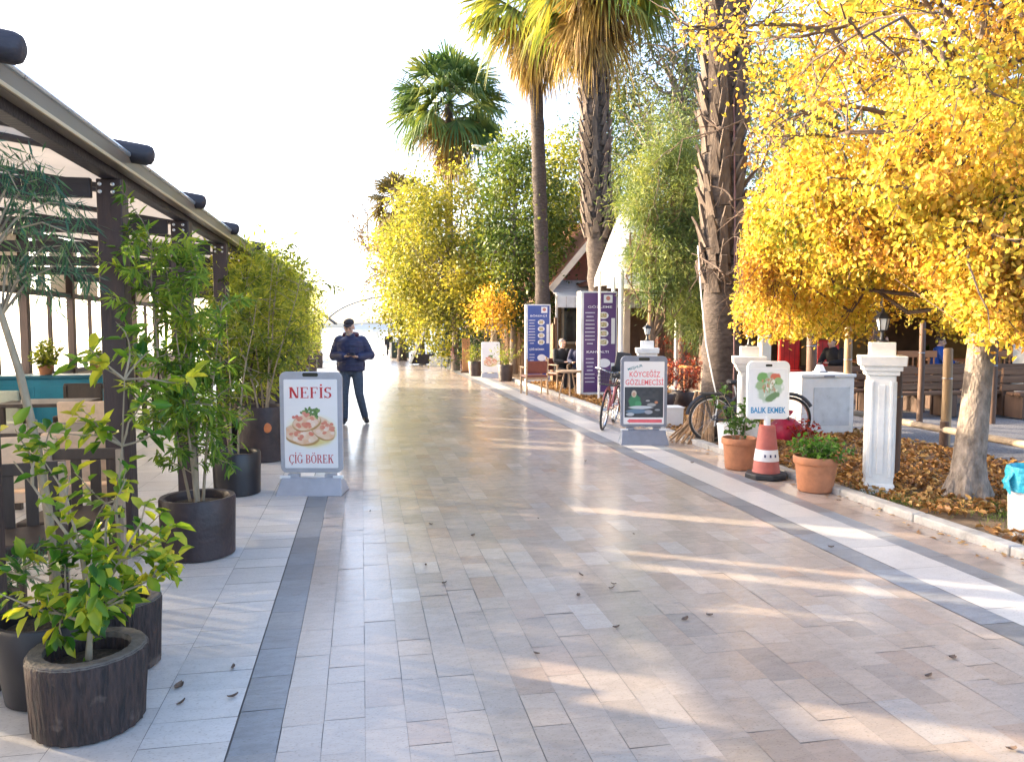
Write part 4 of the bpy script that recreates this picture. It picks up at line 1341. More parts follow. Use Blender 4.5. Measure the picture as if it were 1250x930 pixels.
# --- gözleme sign on the right
def cook(u, v):
    col = np.tile(np.array([[0.02, 0.025, 0.035]]), (len(u), 1))
    col += 0.03 * vnoise(u, v, 12, 2)[:, None]
    def ell(cx, cy, rx, ry, c, soft=0.25, seed=1):
        d = np.sqrt(((u - cx) / rx) ** 2 + ((v - cy) / ry) ** 2) + 0.15 * (vnoise(u, v, 11, seed) - 0.5)
        m_ = np.clip((1 - d) / soft, 0, 1)[:, None]
        col[:] = col * (1 - m_) + np.array(c)[None] * m_
    ell(0.26, 0.5, 0.17, 0.3, (0.04, 0.2, 0.09)); ell(0.24, 0.78, 0.075, 0.13, (0.55, 0.5, 0.42)); ell(0.24, 0.76, 0.05, 0.08, (0.45, 0.28, 0.2)); ell(0.35, 0.45, 0.1, 0.1, (0.06, 0.28, 0.13), seed=4)
    ell(0.42, 0.33, 0.36, 0.06, (0.5, 0.55, 0.6)); ell(0.32, 0.2, 0.3, 0.08, (0.12, 0.2, 0.3), seed=6)
    ell(0.7, 0.42, 0.14, 0.06, (0.3, 0.32, 0.33), seed=7); ell(0.82, 0.5, 0.05, 0.05, (0.45, 0.2, 0.1)); ell(0.62, 0.18, 0.12, 0.08, (0.3, 0.33, 0.4), seed=8); ell(0.15, 0.1, 0.12, 0.06, (0.45, 0.5, 0.55), seed=9)
    ell(0.85, 0.25, 0.08, 0.04, (0.25, 0.28, 0.3), seed=10); ell(0.6, 0.55, 0.06, 0.03, (0.35, 0.36, 0.36), seed=12)
    return col
p = G(785, 541)
t = thing('pavement_sign', 'slate framed sign reading KÖYCEĞİZ GÖZLEMECİSİ over a cook in green', 'sign', p, -YAW - R(2), None)
foot(t, 0.66, 0.4, 0.19, DGREYPL)
fr = MB(); fr.prism(frame_outline(0.64, 0.23, 1.2, 0.055, 0.03), -0.028, 0.028); frame = fr.build('frame', DGREYPL, t, bevel=0.008)
b = MB(); b.prism(frame_outline(0.15, 1.15, 1.19, 0.016), -0.0305, -0.0275); b.build('dark_slot_plate', M('painted_slot_shade', (0, 0, 0)), frame)  # hand hole shown as a dark plate, not cut through
b = MB(); b.prism(frame_outline(0.555, 0.27, 1.135, 0.012), -0.034, -0.026); panel = b.build('panel', BOARD, t, bevel=0.003)
text('KÖYCEĞİZ', 0.075, INK_PINK, panel, (0.01, -0.0352, 0.925), width=0.42, bold=0.012)
text('GÖZLEMECİSİ', 0.075, INK_PINK, panel, (0.005, -0.0352, 0.815), width=0.52, bold=0.012)
text('MEŞHUR', 0.035, INK_TEAL, panel, (-0.12, -0.0354, 1.04), width=0.21, bold=0.02, roll=R(-16))
picture('cook_picture', 0.53, 0.42, 110, 90, cook, panel, (0, -0.0352, 0.365))
b = MB(); b.add([(-0.23, 0, 0.315), (-0.19, 0, 0.345), (-0.19, 0, 0.338), (0.25, 0, 0.338), (0.25, 0, 0.293), (-0.19, 0, 0.293), (-0.19, 0, 0.285)], [tuple(range(7))]); b.build('arrow', INK_PINK, panel, loc=(0, -0.0352, 0))

# --- BALIK EKMEK sign standing on a traffic cone
def wrap(u, v):
    col = np.tile(np.array([[0.78, 0.78, 0.78]]), (len(u), 1))
    def ell(cx, cy, rx, ry, c, rot=0.0, soft=0.2, seed=1):
        x, y = u - cx, v - cy
        a, b_ = x * math.cos(rot) + y * math.sin(rot), -x * math.sin(rot) + y * math.cos(rot)
        d = np.sqrt((a / rx) ** 2 + (b_ / ry) ** 2) + 0.3 * (vnoise(u, v, 12, seed) - 0.5)
        m_ = np.clip((1 - d) / soft, 0, 1)[:, None]
        col[:] = col * (1 - m_) + np.array(c)[None] * m_
    ell(0.5, 0.5, 0.47, 0.47, (0.42, 0.52, 0.42)); ell(0.3, 0.78, 0.2, 0.17, (0.16, 0.36, 0.1), seed=2); ell(0.22, 0.55, 0.16, 0.14, (0.3, 0.42, 0.22), seed=3); ell(0.7, 0.8, 0.2, 0.13, (0.55, 0.13, 0.07), seed=4); ell(0.82, 0.68, 0.15, 0.12, (0.25, 0.4, 0.16), seed=5)
    for k in range(46):
        r_ = np.random.default_rng(k + 5).random(4)
        ell(0.3 + 0.45 * r_[0], 0.25 + 0.5 * r_[1], 0.04 + 0.07 * r_[2], 0.022 + 0.02 * r_[1], [(0.68, 0.68, 0.6), (0.16, 0.3, 0.1), (0.4, 0.33, 0.22), (0.3, 0.42, 0.22), (0.5, 0.24, 0.14)][k % 5], rot=0.9 + r_[3], seed=20 + k)
    ell(0.62, 0.2, 0.26, 0.12, (0.14, 0.24, 0.1), rot=0.5, seed=9)
    return col
p = G(935, 583)
t = thing('cone_sign', 'white sign reading BALIK EKMEK standing on a faded red traffic cone', 'sign', p, -YAW, None)
b = MB(); b.lathe([(0.2, 0.0), (0.225, 0.008), (0.225, 0.05), (0.21, 0.062), (0.16, 0.066)], 8); b.build('base', BLACKR, t, bevel=0.006)
CONE = M('faded_red_plastic', (0.4, 0.1, 0.075), rough=0.6, var=0.2, scale=8, bump=0.1)
b = MB(); b.lathe([(0.15, 0.06), (0.142, 0.075), (0.083, 0.56), (0.075, 0.565)], 28); b.build('cone', CONE, t, smooth=True)
b = MB(); b.lathe([(0.1305, 0.19), (0.1312, 0.192), (0.116, 0.31), (0.1155, 0.312)], 28); b.build('reflective_band', WHITEPL, t, smooth=True)
for a in (-2.0, -1.55, -1.1):
    b = MB(); b.box((0.1262 * math.cos(a), 0.1262 * math.sin(a), 0.25), (0.004, 0.018, 0.03), rot=(0, R(-6), a)); b.build('band_mark', M('band_mark', (0.05, 0.05, 0.12), rough=0.5), t)
b = MB(); b.tube([(0, 0, 0.5), (0, 0, 0.66)], 0.035, 12); b.build('post', WHITEPL, t, smooth=True)
fr = MB(); fr.prism(frame_outline(0.45, 0.63, 1.235, 0.05, 0.03), -0.02, 0.02); frame = fr.build('frame', WHITEPL, t, bevel=0.008)
b = MB(); b.prism(frame_outline(0.07, 1.19, 1.215, 0.011), -0.0225, -0.0195); b.build('dark_slot_plate', M('painted_slot_shade', (0, 0, 0)), frame)  # shade of the small hand hole painted as a plate
b = MB(); b.prism(frame_outline(0.395, 0.665, 1.17, 0.02), -0.025, -0.018); panel = b.build('panel', BOARD, t, bevel=0.003)
picture('wrap_picture', 0.33, 0.35, 100, 100, wrap, panel, (0.0, -0.0262, 0.8))
text('BALIK EKMEK', 0.062, INK_BLUE, panel, (0.0, -0.0262, 0.7), width=0.37, bold=0.03)

# --- tall menu totems
def totem(loc, rz, w, h, d, face, label, texts, nimg, tone):
    t = thing('menu_totem', label, 'sign', loc, rz, None)
    b = MB(); b.box((0, 0, 0.03), (w + 0.02, d + 0.02, 0.06)); b.build('plinth', DGREYPL, t, bevel=0.006)
    b = MB(); b.box((0, 0, 0.06 + (h - 0.06) / 2), (w, d, h - 0.06)); b.build('casing', WHITEP, t, bevel=0.01)
    fm = M(face[0], face[1], rough=0.3, var=0.1, scale=3)
    b = MB(); b.box((0.02, -d / 2 - 0.002, h * 0.52), (w - 0.1, 0.006, h * 0.93)); pn = b.build('panel', fm, t, bevel=0.001)
    y = -d / 2 - 0.0062
    # white photo strip, emblem and headline
    b = MB(); b.box((0.02 + w * 0.22, y, h * 0.93), (w * 0.24, 0.002, h * 0.075)); b.build('emblem_card', BOARD, pn, bevel=0.0005)
    b = MB(); b.add([(0.02 + w * 0.22 + 0.05 * math.cos(a * 0.2618), y - 0.0016, h * 0.935 + 0.05 * math.sin(a * 0.2618)) for a in range(24)], [tuple(range(24))]); b.build('emblem', M('emblem_ink', (0.5, 0.2, 0.16), rough=0.4), pn)
    text(texts[0], 0.05, INK_WHITE, pn, (0.02, y, h * 0.845), width=w * 0.66, bold=0.01)
    for k in range(nimg):
        zc = h * (0.775 - 0.083 * k)
        x0 = 0.02 + w * 0.1
        n = 28
        b = MB(); b.add([(x0 + w * 0.135 * math.cos(2 * math.pi * a / n), y, zc + h * 0.033 * math.sin(2 * math.pi * a / n)) for a in range(n)], [tuple(range(n))]); b.build('plate_picture', INK_WHITE, pn)
        def dish(u, v, k=k):
            d_ = np.hypot(u - 0.5, v - 0.5)
            n_ = vnoise(u, v, 7, 50 + k)[:, None]
            c = np.array([0.5, 0.3, 0.12])[None] * n_ + np.array([0.7, 0.62, 0.5])[None] * (1 - n_)
            c2 = np.array([0.2, 0.3, 0.08])[None] * np.ones_like(n_)
            m_ = (vnoise(u, v, 9, 70 + k) > 0.68)[:, None]
            return np.where(m_, c2, c)
        picture('plate_picture', w * 0.17, h * 0.042, 14, 12, dish, pn, (x0, y - 0.001, zc - h * 0.021))
    # lines of small print as the photograph shows them: pale unreadable rules
    b = MB()
    rr = np.random.default_rng(9)
    for k in range(9):
        ww = w * (0.16 + 0.12 * rr.random())
        b.box((0.02 - w * 0.27, y, h * (0.8 - 0.036 * k)), (ww, 0.001, h * 0.009))
    for k in range(7):
        ww = w * (0.16 + 0.12 * rr.random())
        b.box((0.02 - w * 0.27, y, h * (0.37 - 0.036 * k)), (ww, 0.001, h * 0.009))
    b.build('small_print', M('faded_white_ink', (0.6, 0.6, 0.66), rough=0.4), pn)
    text(texts[1], 0.05, INK_WHITE, pn, (-0.03, y, h * 0.425), width=w * 0.6, bold=0.02)
    n = 28
    b = MB(); b.add([(0.02 + w * 0.12 + w * 0.17 * math.cos(2 * math.pi * a / n), y, h * 0.33 + h * 0.042 * math.sin(2 * math.pi * a / n)) for a in range(n)], [tuple(range(n))]); b.build('plate_picture', INK_WHITE, pn)
    for zc, hh in ((0.63, 0.24), (0.2, 0.26)):
        b = MB(); b.box((0.02 + w * 0.36, y, h * zc), (w * 0.1, 0.002, h * hh)); b.build('price_strip', BOARD, pn)
    return t
p = G(656, 468)
totem(p, -YAW + R(3), 0.72, 2.26, 0.3, ('royal_blue_panel', (0.03, 0.07, 0.3)), 'royal blue menu totem with round food pictures beside the wooden armchair', ('BÖREKÇİ', 'ÇİĞ BÖREK'), 4, 0)
p = G(728, 485)
totem(p, -YAW + R(10), 0.86, 2.42, 0.34, ('violet_panel', (0.1, 0.045, 0.17)), 'tall violet menu totem with round food pictures behind the bicycle', ('GÖZLEME', 'KAHVALTI'), 4, 1)

# --- white board far along the right and the slanted easel
p = G(599, 461)
t = thing('pavement_sign', 'small distant white framed pavement sign with a yellow picture beside dark pots', 'sign', p, -YAW, None)
foot(t, 0.62, 0.34, 0.14, GREYPL)
fr = MB(); fr.prism(frame_outline(0.6, 0.17, 1.14, 0.05, 0.02), -0.028, 0.028); frame = fr.build('frame', WHITEPL, t, bevel=0.008)
b = MB(); b.prism(frame_outline(0.52, 0.22, 1.08, 0.012), -0.034, -0.026); panel = b.build('panel', BOARD, t, bevel=0.003)
picture('food_picture', 0.44, 0.4, 60, 60, pastry, panel, (0, -0.0352, 0.34))
p = G(512, 445)
t = thing('easel_board', 'white board leaning back on a slanted dark frame in the far distance', 'sign', p, -YAW, None)
b = MB(); b.box((-0.02, 0, 0.85), (0.12, 0.8, 1.75), rot=(0, R(24), 0)); b.build('board', WHITEP, t, bevel=0.01)
for yy in (-0.35, 0.35):
    b = MB(); b.tube([(0.32, yy, 1.5), (0.75, yy, 0.0)], 0.03, 8); b.build('leg', DARKWOOD, t)
b = MB(); b.box((0.1, 0, 0.25), (0.9, 0.5, 0.42)); b.build('crate', DARKPOT, t, bevel=0.02)

# ================================================================= LANTERN COLUMNS
IRON = M('black_iron', (0.02, 0.021, 0.026), rough=0.4, var=0.2, scale=20)
FROST = M('frosted_lamp_glass', (0.75, 0.74, 0.7), rough=0.25, var=0.05, scale=10)
def lantern_column(loc, rz, h, label):
    t = thing('lantern_column', label, 'column', loc, rz, 'white lantern columns at the edge of the bed')
    k = h
    b = MB(); b.box((0, 0, 0.03), (0.315, 0.315, 0.06)); b.box((0, 0, 0.085), (0.285, 0.285, 0.055), taper=(0.9, 0.9)); b.build('plinth', WHITEP, t, bevel=0.008)
    b = MB(); b.box((0, 0, 0.11 + (k - 0.42) / 2), (0.245, 0.245, k - 0.42))
    b.build('shaft', WHITEP, t, bevel=0.01)
    b = MB()
    for a in range(4):
        m = Matrix.Rotation(a * math.pi / 2, 4, 'Z')
        for x in (-0.085, 0.085):
            b.add([(x - 0.014, -0.133, 0.17), (x + 0.014, -0.133, 0.17), (x + 0.014, -0.121, 0.17), (x - 0.014, -0.121, 0.17), (x - 0.014, -0.133, k - 0.37), (x + 0.014, -0.133, k - 0.37), (x + 0.014, -0.121, k - 0.37), (x - 0.014, -0.121, k - 0.37)], [(0, 3, 2, 1), (4, 5, 6, 7), (0, 1, 5, 4), (1, 2, 6, 5), (2, 3, 7, 6), (3, 0, 4, 7)], m)
        b.add([(-0.03, -0.131, 0.2), (0.03, -0.131, 0.2), (0.03, -0.121, 0.2), (-0.03, -0.121, 0.2), (-0.03, -0.131, k - 0.4), (0.03, -0.131, k - 0.4), (0.03, -0.121, k - 0.4), (-0.03, -0.121, k - 0.4)], [(0, 3, 2, 1), (4, 5, 6, 7), (0, 1, 5, 4), (1, 2, 6, 5), (2, 3, 7, 6), (3, 0, 4, 7)], m)
    b.build('fluting', WHITEP, t, bevel=0.004)
    b = MB(); b.box((0, 0, k - 0.29), (0.3, 0.3, 0.045)); b.box((0, 0, k - 0.245), (0.345, 0.345, 0.05)); b.box((0, 0, k - 0.175), (0.4, 0.4, 0.095), taper=(1.04, 1.04))
    b.build('capital', WHITEP, t, bevel=0.008)
    b = MB(); b.box((0, 0, k - 0.065), (0.225, 0.225, 0.13)); b.build('lamp_block', WHITEP, t, bevel=0.006)
    lan = MB(); lan.lathe([(0.055, 0.0), (0.055, 0.012), (0.03, 0.025), (0.022, 0.06), (0.02, 0.1), (0.035, 0.11), (0.042, 0.118)], 12)
    L_ = lan.build('lantern', IRON, t, smooth=True, loc=(0, 0, k))
    b = MB(); b.lathe([(0.04, 0.118), (0.06, 0.225), (0.058, 0.228)], 6); b.build('glass', FROST, L_)
    b = MB(); b.lathe([(0.085, 0.225), (0.082, 0.235), (0.045, 0.275), (0.018, 0.29), (0.014, 0.31), (0.006, 0.33)], 6); b.build('lantern_cap', IRON, L_)
    b = MB()
    for a in range(6):
        w = a * math.pi / 3
        b.tube([(0.042 * math.cos(w), 0.042 * math.sin(w), 0.118), (0.063 * math.cos(w), 0.063 * math.sin(w), 0.228)], 0.005, 5)
    b.build('glazing_bars', IRON, L_)
    return t
p = G(1071, 601)
lantern_column((p.x, p.y, 0.0), R(-31), 1.46, 'tall white fluted column with black lantern standing nearest beside the leaning tree trunk')
p = G(912, 551)
lantern_column((p.x, p.y, 0.0), R(-24), 1.36, 'white column with black lantern half hidden behind the BALIK EKMEK sign')

# ================================================================= POTS ON THE RIGHT
TERRA = M('terracotta', (0.42, 0.17, 0.08), rough=0.75, var=0.2, scale=10, bump=0.1)
p = G(902, 572)
t = thing('potted_geranium', 'tall leggy plant in the terracotta pot left of the traffic cone', 'potted plant', p, 0, 'terracotta pots by the kerb')
round_pot(t, 0.155, 0.2, 0.36, TERRA, wall=0.022, lip=0.02)
paths = []
for k in range(7):
    s = sprig((rng.normal() * 0.05, rng.normal() * 0.05, 0.3), (rng.normal() * 0.25 - 0.15, rng.normal() * 0.25, 1), 0.45 + 0.35 * rng.random(), 6, 0.1)
    paths.append((s, 0.007))
    for q in range(3):
        paths.append((sprig(s[2 + rng.integers(0, 4)], (rng.normal(), rng.normal(), 0.4), 0.16, 4, 0.2), 0.004))
GERAN = leaf_mat('geranium_leaf', [(0.03, 0.08, 0.02), (0.07, 0.16, 0.03), (0.16, 0.24, 0.05)], trans=0.35, nscale=4)
leafy_branches(t, paths, 9, (0.06, 0.8), GERAN, STEM, 0.01, droop=0.4, start=0.25)
p = G(995, 599)
t = thing('potted_basil', 'low bushy bright green plant in the terracotta pot beside the near white column', 'potted plant', p, 0, 'terracotta pots by the kerb')
round_pot(t, 0.165, 0.215, 0.35, TERRA, wall=0.022, lip=0.02)
BASIL = leaf_mat('basil_leaf', [(0.04, 0.11, 0.02), (0.09, 0.22, 0.03), (0.2, 0.34, 0.05)], trans=0.4, nscale=6)
leafy_branches(t, [(sprig((rng.normal() * 0.07, rng.normal() * 0.07, 0.3), (rng.normal() * 0.6 + 0.1, rng.normal() * 0.6, 0.9), 0.16 + 0.14 * rng.random(), 5, 0.15), 0.004) for k in range(44)], 15, (0.05, 0.6), BASIL, STEM, 0.01, droop=0.3, start=0.25)
p = G(891, 553)
t = thing('bucket', 'white plastic bucket standing behind the left terracotta pot', 'bucket', p, 0.3, None)
b = MB(); b.lathe([(0.13, 0), (0.135, 0.01), (0.165, 0.36), (0.172, 0.362), (0.172, 0.38), (0.158, 0.382), (0.128, 0.02)], 32); b.build('body', WHITEPL, t, smooth=True)
b = MB(); b.tube([(0.17 * math.cos(a), 0.17 * math.sin(a) * 0.5 - 0.09, 0.36 - 0.1 * math.sin(a) * 0.8) for a in np.linspace(0, math.pi, 14)], 0.004, 6); b.build('handle', CHROME, t)

p = G(1258, 655)
t = thing('bin', 'white bin lined with a turquoise plastic bag at the right picture edge', 'bin', p, 0, None)
b = MB(); b.lathe([(0.14, 0), (0.15, 0.01), (0.165, 0.42), (0.165, 0.5), (0.155, 0.5), (0.14, 0.05)], 32); b.build('body', WHITEPL, t, smooth=True)
BAG = M('turquoise_bag', (0.03, 0.38, 0.5), rough=0.3, var=0.25, scale=14, bump=0.8, bscale=26)
wob = lambda w, z: 1 + 0.04 * math.sin(w * 7 + z * 30) + 0.03 * math.sin(w * 13 + 1)
b = MB(); b.lathe([(0.185, 0.36), (0.182, 0.42), (0.178, 0.5), (0.168, 0.545), (0.15, 0.53), (0.13, 0.42)], 48, wob=wob)
b.f = [f for f in b.f if len(f) == 4]
b.build('bag', BAG, t, smooth=True)
for k in range(3):
    b = MB(); b.tube([(0.17 * math.cos(k * 2 + 3), 0.17 * math.sin(k * 2 + 3), 0.5), (0.22 * math.cos(k * 2 + 3), 0.22 * math.sin(k * 2 + 3), 0.44), (0.21 * math.cos(k * 2 + 3.2), 0.21 * math.sin(k * 2 + 3.2), 0.34)], [0.03, 0.035, 0.01], 8, flat=0.4); b.build('bag_tail', BAG, t, smooth=True)

# ================================================================= FREEZER, RED SACK, BOX
p = G(996, 531)
t = thing('chest_freezer', 'white chest freezer with recessed front standing behind the BALIK EKMEK sign', 'freezer', p, -YAW + R(8), None)
b = MB(); b.box((0, 0, 0.46), (0.82, 0.6, 0.84)); b.build('body', M('white_enamel', (0.72, 0.74, 0.76), rough=0.3, var=0.05), t, bevel=0.015)
b = MB(); b.box((0.06, -0.302, 0.46), (0.56, 0.008, 0.56)); b.build('front_panel', M('pale_grey_enamel', (0.55, 0.6, 0.65), rough=0.3, var=0.1), t, bevel=0.003)
b = MB(); b.box((0, 0, 0.905), (0.86, 0.64, 0.05)); b.build('lid', M('white_enamel', (0, 0, 0)), t, bevel=0.012)
b = MB(); b.box((0.0, -0.33, 0.9), (0.16, 0.02, 0.025)); b.build('handle', DGREYPL, t, bevel=0.004)
for x in (-0.34, 0.34):
    for y in (-0.24, 0.24):
        b = MB(); b.lathe([(0.03, 0), (0.03, 0.04)], 10); b.build('foot', BLACKR, t, loc=(x, y, 0.0))
q = Vector((p.x + 0.1, p.y + 0.1, 0.93))
t = thing('paper_stack', 'white paper napkin holder standing on the freezer lid', 'napkin holder', q, 0.3, None)
b = MB(); b.box((0, 0, 0.06), (0.16, 0.12, 0.12), taper=(0.6, 0.3)); b.build('napkins', WHITEPL, t, bevel=0.01)
b = MB(); b.box((0, 0, 0.01), (0.18, 0.14, 0.02)); b.build('tray', DGREYPL, t, bevel=0.004)
p = G(958, 541)
t = thing('sack', 'round crimson red sack tied at the neck lying behind the traffic cone', 'sack', p, 0, None)
REDS = M('crimson_sack', (0.4, 0.012, 0.05), rough=0.45, var=0.3, scale=8, bump=0.6, bscale=18)
b = MB(); b.lathe([(0.12, 0), (0.22, 0.04), (0.25, 0.14), (0.22, 0.26), (0.12, 0.34), (0.05, 0.37), (0.05, 0.39)], 36, wob=lambda w, z: 1 + 0.04 * math.sin(w * 6 + z * 10) + 0.02 * math.sin(w * 11)); b.build('body', REDS, t, smooth=True)
b = MB(); b.lathe([(0.05, 0.38), (0.09, 0.44), (0.1, 0.46), (0.03, 0.41)], 24, wob=lambda w, z: 1 + 0.2 * math.sin(w * 7)); b.build('neck', REDS, t, smooth=True)
b = MB(); b.torus((0, 0, 0.385), 0.05, 0.01, 'z', 20, 6); b.build('tie', WHITEPL, t)
p = G(984, 545)
t = thing('flower_bunch', 'small cluster of red blooms on dark stems behind the low bushy pot', 'flowers', p, 0, None)
leafy_branches(t, [(sprig((rng.normal() * 0.05, rng.normal() * 0.05, 0), (rng.normal() * 0.3, rng.normal() * 0.3, 1), 0.25 + 0.15 * rng.random(), 5, 0.15), 0.004) for k in range(22)], 10, (0.045, 0.8), leaf_mat('red_petal', [(0.3, 0.012, 0.01), (0.5, 0.03, 0.015), (0.05, 0.08, 0.02)], trans=0.3, nscale=6), STEM, 0.01, start=0.45)
p = G(818, 523)
t = thing('crate', 'white plastic crate on the ground right of the gözleme sign', 'crate', p, -YAW + 0.1, None)
b = MB(); b.box((0, 0, 0.17), (0.32, 0.3, 0.34), taper=(1.06, 1.06)); b.build('body', WHITEPL, t, bevel=0.015)
b = MB(); b.box((0, 0, 0.345), (0.36, 0.34, 0.025)); b.build('rim', WHITEPL, t, bevel=0.006)

# ================================================================= BICYCLES
def bicycle(loc, rz, frame_mat, label, basket=True, lean=R(7), child_seat=False, turn=0.0):
    t = thing('bicycle', label, 'bicycle', loc, rz, None)
    t.rotation_euler.x = 0
    t.rotation_euler = Euler((0, lean, rz))
    r = 0.32
    for y in (-0.52, 0.52):
        b = MB(); b.torus((0, y, r), r - 0.02, 0.019, 'x', 40, 8); w = b.build('wheel', BLACKR, t, smooth=True)
        b = MB(); b.torus((0, y, r), r - 0.042, 0.01, 'x', 40, 6); b.build('rim', CHROME, w, smooth=True)
        b = MB()
        for k in range(18):
            a = k * math.pi / 9
            b.tube([(0.014 * (-1) ** k, y, r), (0, y + (r - 0.045) * math.cos(a), r + (r - 0.045) * math.sin(a))], 0.0016, 4)
        b.tube([(-0.03, y, r), (0.03, y, r)], 0.02, 10)
        b.build('spokes', CHROME, w)
    b = MB()
    bb, st, hd, hb = (0, 0.05, 0.29), (0, 0.2, 0.66), (0, -0.36, 0.78), (0, -0.39, 0.66)
    b.tube([bb, st], 0.016, 10); b.tube([st, (0, -0.35, 0.75)], 0.015, 10); b.tube([bb, hb], 0.018, 10); b.tube([hd, hb], 0.02, 10)
    for x in (-0.045, 0.045):
        b.tube([(x * 0.3, 0.05, 0.29), (x, 0.52, r)], 0.009, 8); b.tube([(x * 0.3, 0.195, 0.64), (x, 0.52, r)], 0.008, 8)
        b.tube([(x * 0.5, -0.39, 0.65), (x, -0.43, 0.52), (x, -0.52, r)], 0.011, 8)
    b.build('frame', frame_mat, t, smooth=True)
    b = MB(); b.tube([(0, 0.2, 0.64), (0, 0.235, 0.78)], 0.012, 8); b.build('seat_post', CHROME, t, smooth=True)
    b = MB(); b.tube([(0, 0.05, 0.82), (0, 0.12, 0.825), (0, 0.22, 0.83), (0, 0.3, 0.835), (0, 0.33, 0.83)], [0.02, 0.03, 0.07, 0.09, 0.06], 12, flat=0.4); b.build('saddle', BLACKR, t, smooth=True)
    b = MB(); b.tube([(0, -0.36, 0.76), (0, -0.345, 0.9)], 0.013, 8); b.tube([(-0.29, -0.2, 0.93), (-0.2, -0.3, 0.94), (-0.08, -0.35, 0.91), (0, -0.35, 0.9), (0.08, -0.35, 0.91), (0.2, -0.3, 0.94), (0.29, -0.2, 0.93)], 0.012, 8); b.build('handlebar', CHROME, t, smooth=True)
    for x in (-1, 1):
        b = MB(); b.tube([(x * 0.29, -0.2, 0.93), (x * 0.3, -0.09, 0.925)], 0.017, 8); b.build('grip', BLACKR, t, smooth=True)
    for y in (-0.52, 0.52):
        b = MB()
        n = 12
        a0, a1 = (R(20), R(150)) if y < 0 else (R(10), R(165))
        pts = [(0, y + (r + 0.03) * math.cos(a0 + (a1 - a0) * i / n), r + (r + 0.03) * math.sin(a0 + (a1 - a0) * i / n)) for i in range(n + 1)]
        b.tube(pts, 0.026, 8, flat=0.3); b.build('mudguard', frame_mat, t, smooth=True)
    b = MB(); b.torus((0.03, 0.05, 0.29), 0.085, 0.006, 'x', 24, 6); b.tube([(0.035, 0.05, 0.29), (0.05, -0.02, 0.14)], 0.009, 6); b.tube([(-0.035, 0.05, 0.29), (-0.05, 0.12, 0.44)], 0.009, 6); b.box((0.09, -0.02, 0.14), (0.09, 0.06, 0.02)); b.box((-0.09, 0.12, 0.44), (0.09, 0.06, 0.02)); b.build('crank', CHROME, t)
    if basket:
        b = MB()
        for k in range(5):
            z = 0.72 + 0.055 * k; g = 0.12 + 0.012 * k
            b.tube([(-g, -0.4, z), (-g, -0.66 - 0.01 * k, z), (g, -0.66 - 0.01 * k, z), (g, -0.4, z), (-g, -0.4, z)], 0.004, 5)
        for k in range(9):
            x = -0.12 + 0.03 * k
            b.tube([(x, -0.66, 0.72), (x * 1.35, -0.7, 0.94)], 0.003, 4); b.tube([(x, -0.4, 0.72), (x * 1.35, -0.4, 0.94)], 0.003, 4)
        b.box((0, -0.53, 0.72), (0.25, 0.27, 0.008))
        b.build('basket', BLACKR, t)
    if child_seat:
        b = MB(); b.box((0, 0.5, 0.78), (0.26, 0.28, 0.05)); b.box((0, 0.65, 0.98), (0.26, 0.05, 0.42), rot=(R(-10), 0, 0)); b.box((-0.13, 0.52, 0.87), (0.03, 0.24, 0.16)); b.box((0.13, 0.52, 0.87), (0.03, 0.24, 0.16)); b.build('child_seat', BLACKR, t, bevel=0.015)
    b = MB(); b.tube([(0, 0.52, 0.66), (0, 0.3, 0.64)], 0.008, 6); b.box((0, 0.52, 0.675), (0.13, 0.34, 0.015)); b.tube([(0.05, 0.64, 0.67), (0.05, 0.53, 0.33)], 0.006, 6); b.tube([(-0.05, 0.64, 0.67), (-0.05, 0.53, 0.33)], 0.006, 6); b.build('carrier', BLACKR, t)
    b = MB(); b.tube([(-0.04, 0.2, 0.28), (-0.2, 0.25, 0.01)], 0.009, 6); b.build('kickstand', CHROME, t)
    return t
PINK = M('dusty_pink_frame', (0.42, 0.12, 0.13), rough=0.35, var=0.15)
DBLUE = M('dark_grey_frame', (0.045, 0.05, 0.065), rough=0.35, var=0.15)
p = G(752, 524)
bicycle((p.x, p.y + 0.4, 0.0), R(-28), PINK, 'dusty pink bicycle with front basket parked between the violet totem and the gözleme sign', child_seat=True)
p = G(925, 545)
bicycle((p.x, p.y + 0.25, 0.03), R(78), DBLUE, 'dark bicycle parked crosswise behind the traffic cone against the column', basket=False, lean=R(-5))
# ================================================================= PEOPLE
SKIN = M('skin', (0.55, 0.34, 0.25), rough=0.55, var=0.08, scale=12)
def fuse(mb, name, voxel, smooth_it=6):
    me = bpy.data.meshes.new(name)
    me.from_pydata(mb.v, [], mb.f)
    bm = bmesh.new(); bm.from_mesh(me); bmesh.ops.recalc_face_normals(bm, faces=bm.faces); bm.to_mesh(me); bm.free()
    o = bpy.data.objects.new(name, me)
    C.objects.link(o)
    r = o.modifiers.new('r', 'REMESH'); r.mode = 'VOXEL'; r.voxel_size = voxel
    s = o.modifiers.new('s', 'SMOOTH'); s.iterations = smooth_it; s.factor = 0.5
    dg = bpy.context.evaluated_depsgraph_get()
    out = bpy.data.meshes.new_from_object(o.evaluated_get(dg))
    bpy.data.objects.remove(o)
    out.name = name
    return out
def loft(mb, rings, n=20):
    """rings: (centre, rx, ry) stacked up a trunk"""
    o = len(mb.v)
    for c, rx, ry in rings:
        for j in range(n):
            w = 2 * math.pi * j / n
            mb.v.append((c[0] + rx * math.cos(w), c[1] + ry * math.sin(w), c[2]))
    for i in range(len(rings) - 1):
        for j in range(n):
            mb.f.append((o + i * n + j, o + i * n + (j + 1) % n, o + (i + 1) * n + (j + 1) % n, o + (i + 1) * n + j))
    mb.f.append(tuple(o + j for j in reversed(range(n)))); mb.f.append(tuple(o + (len(rings) - 1) * n + j for j in range(n)))
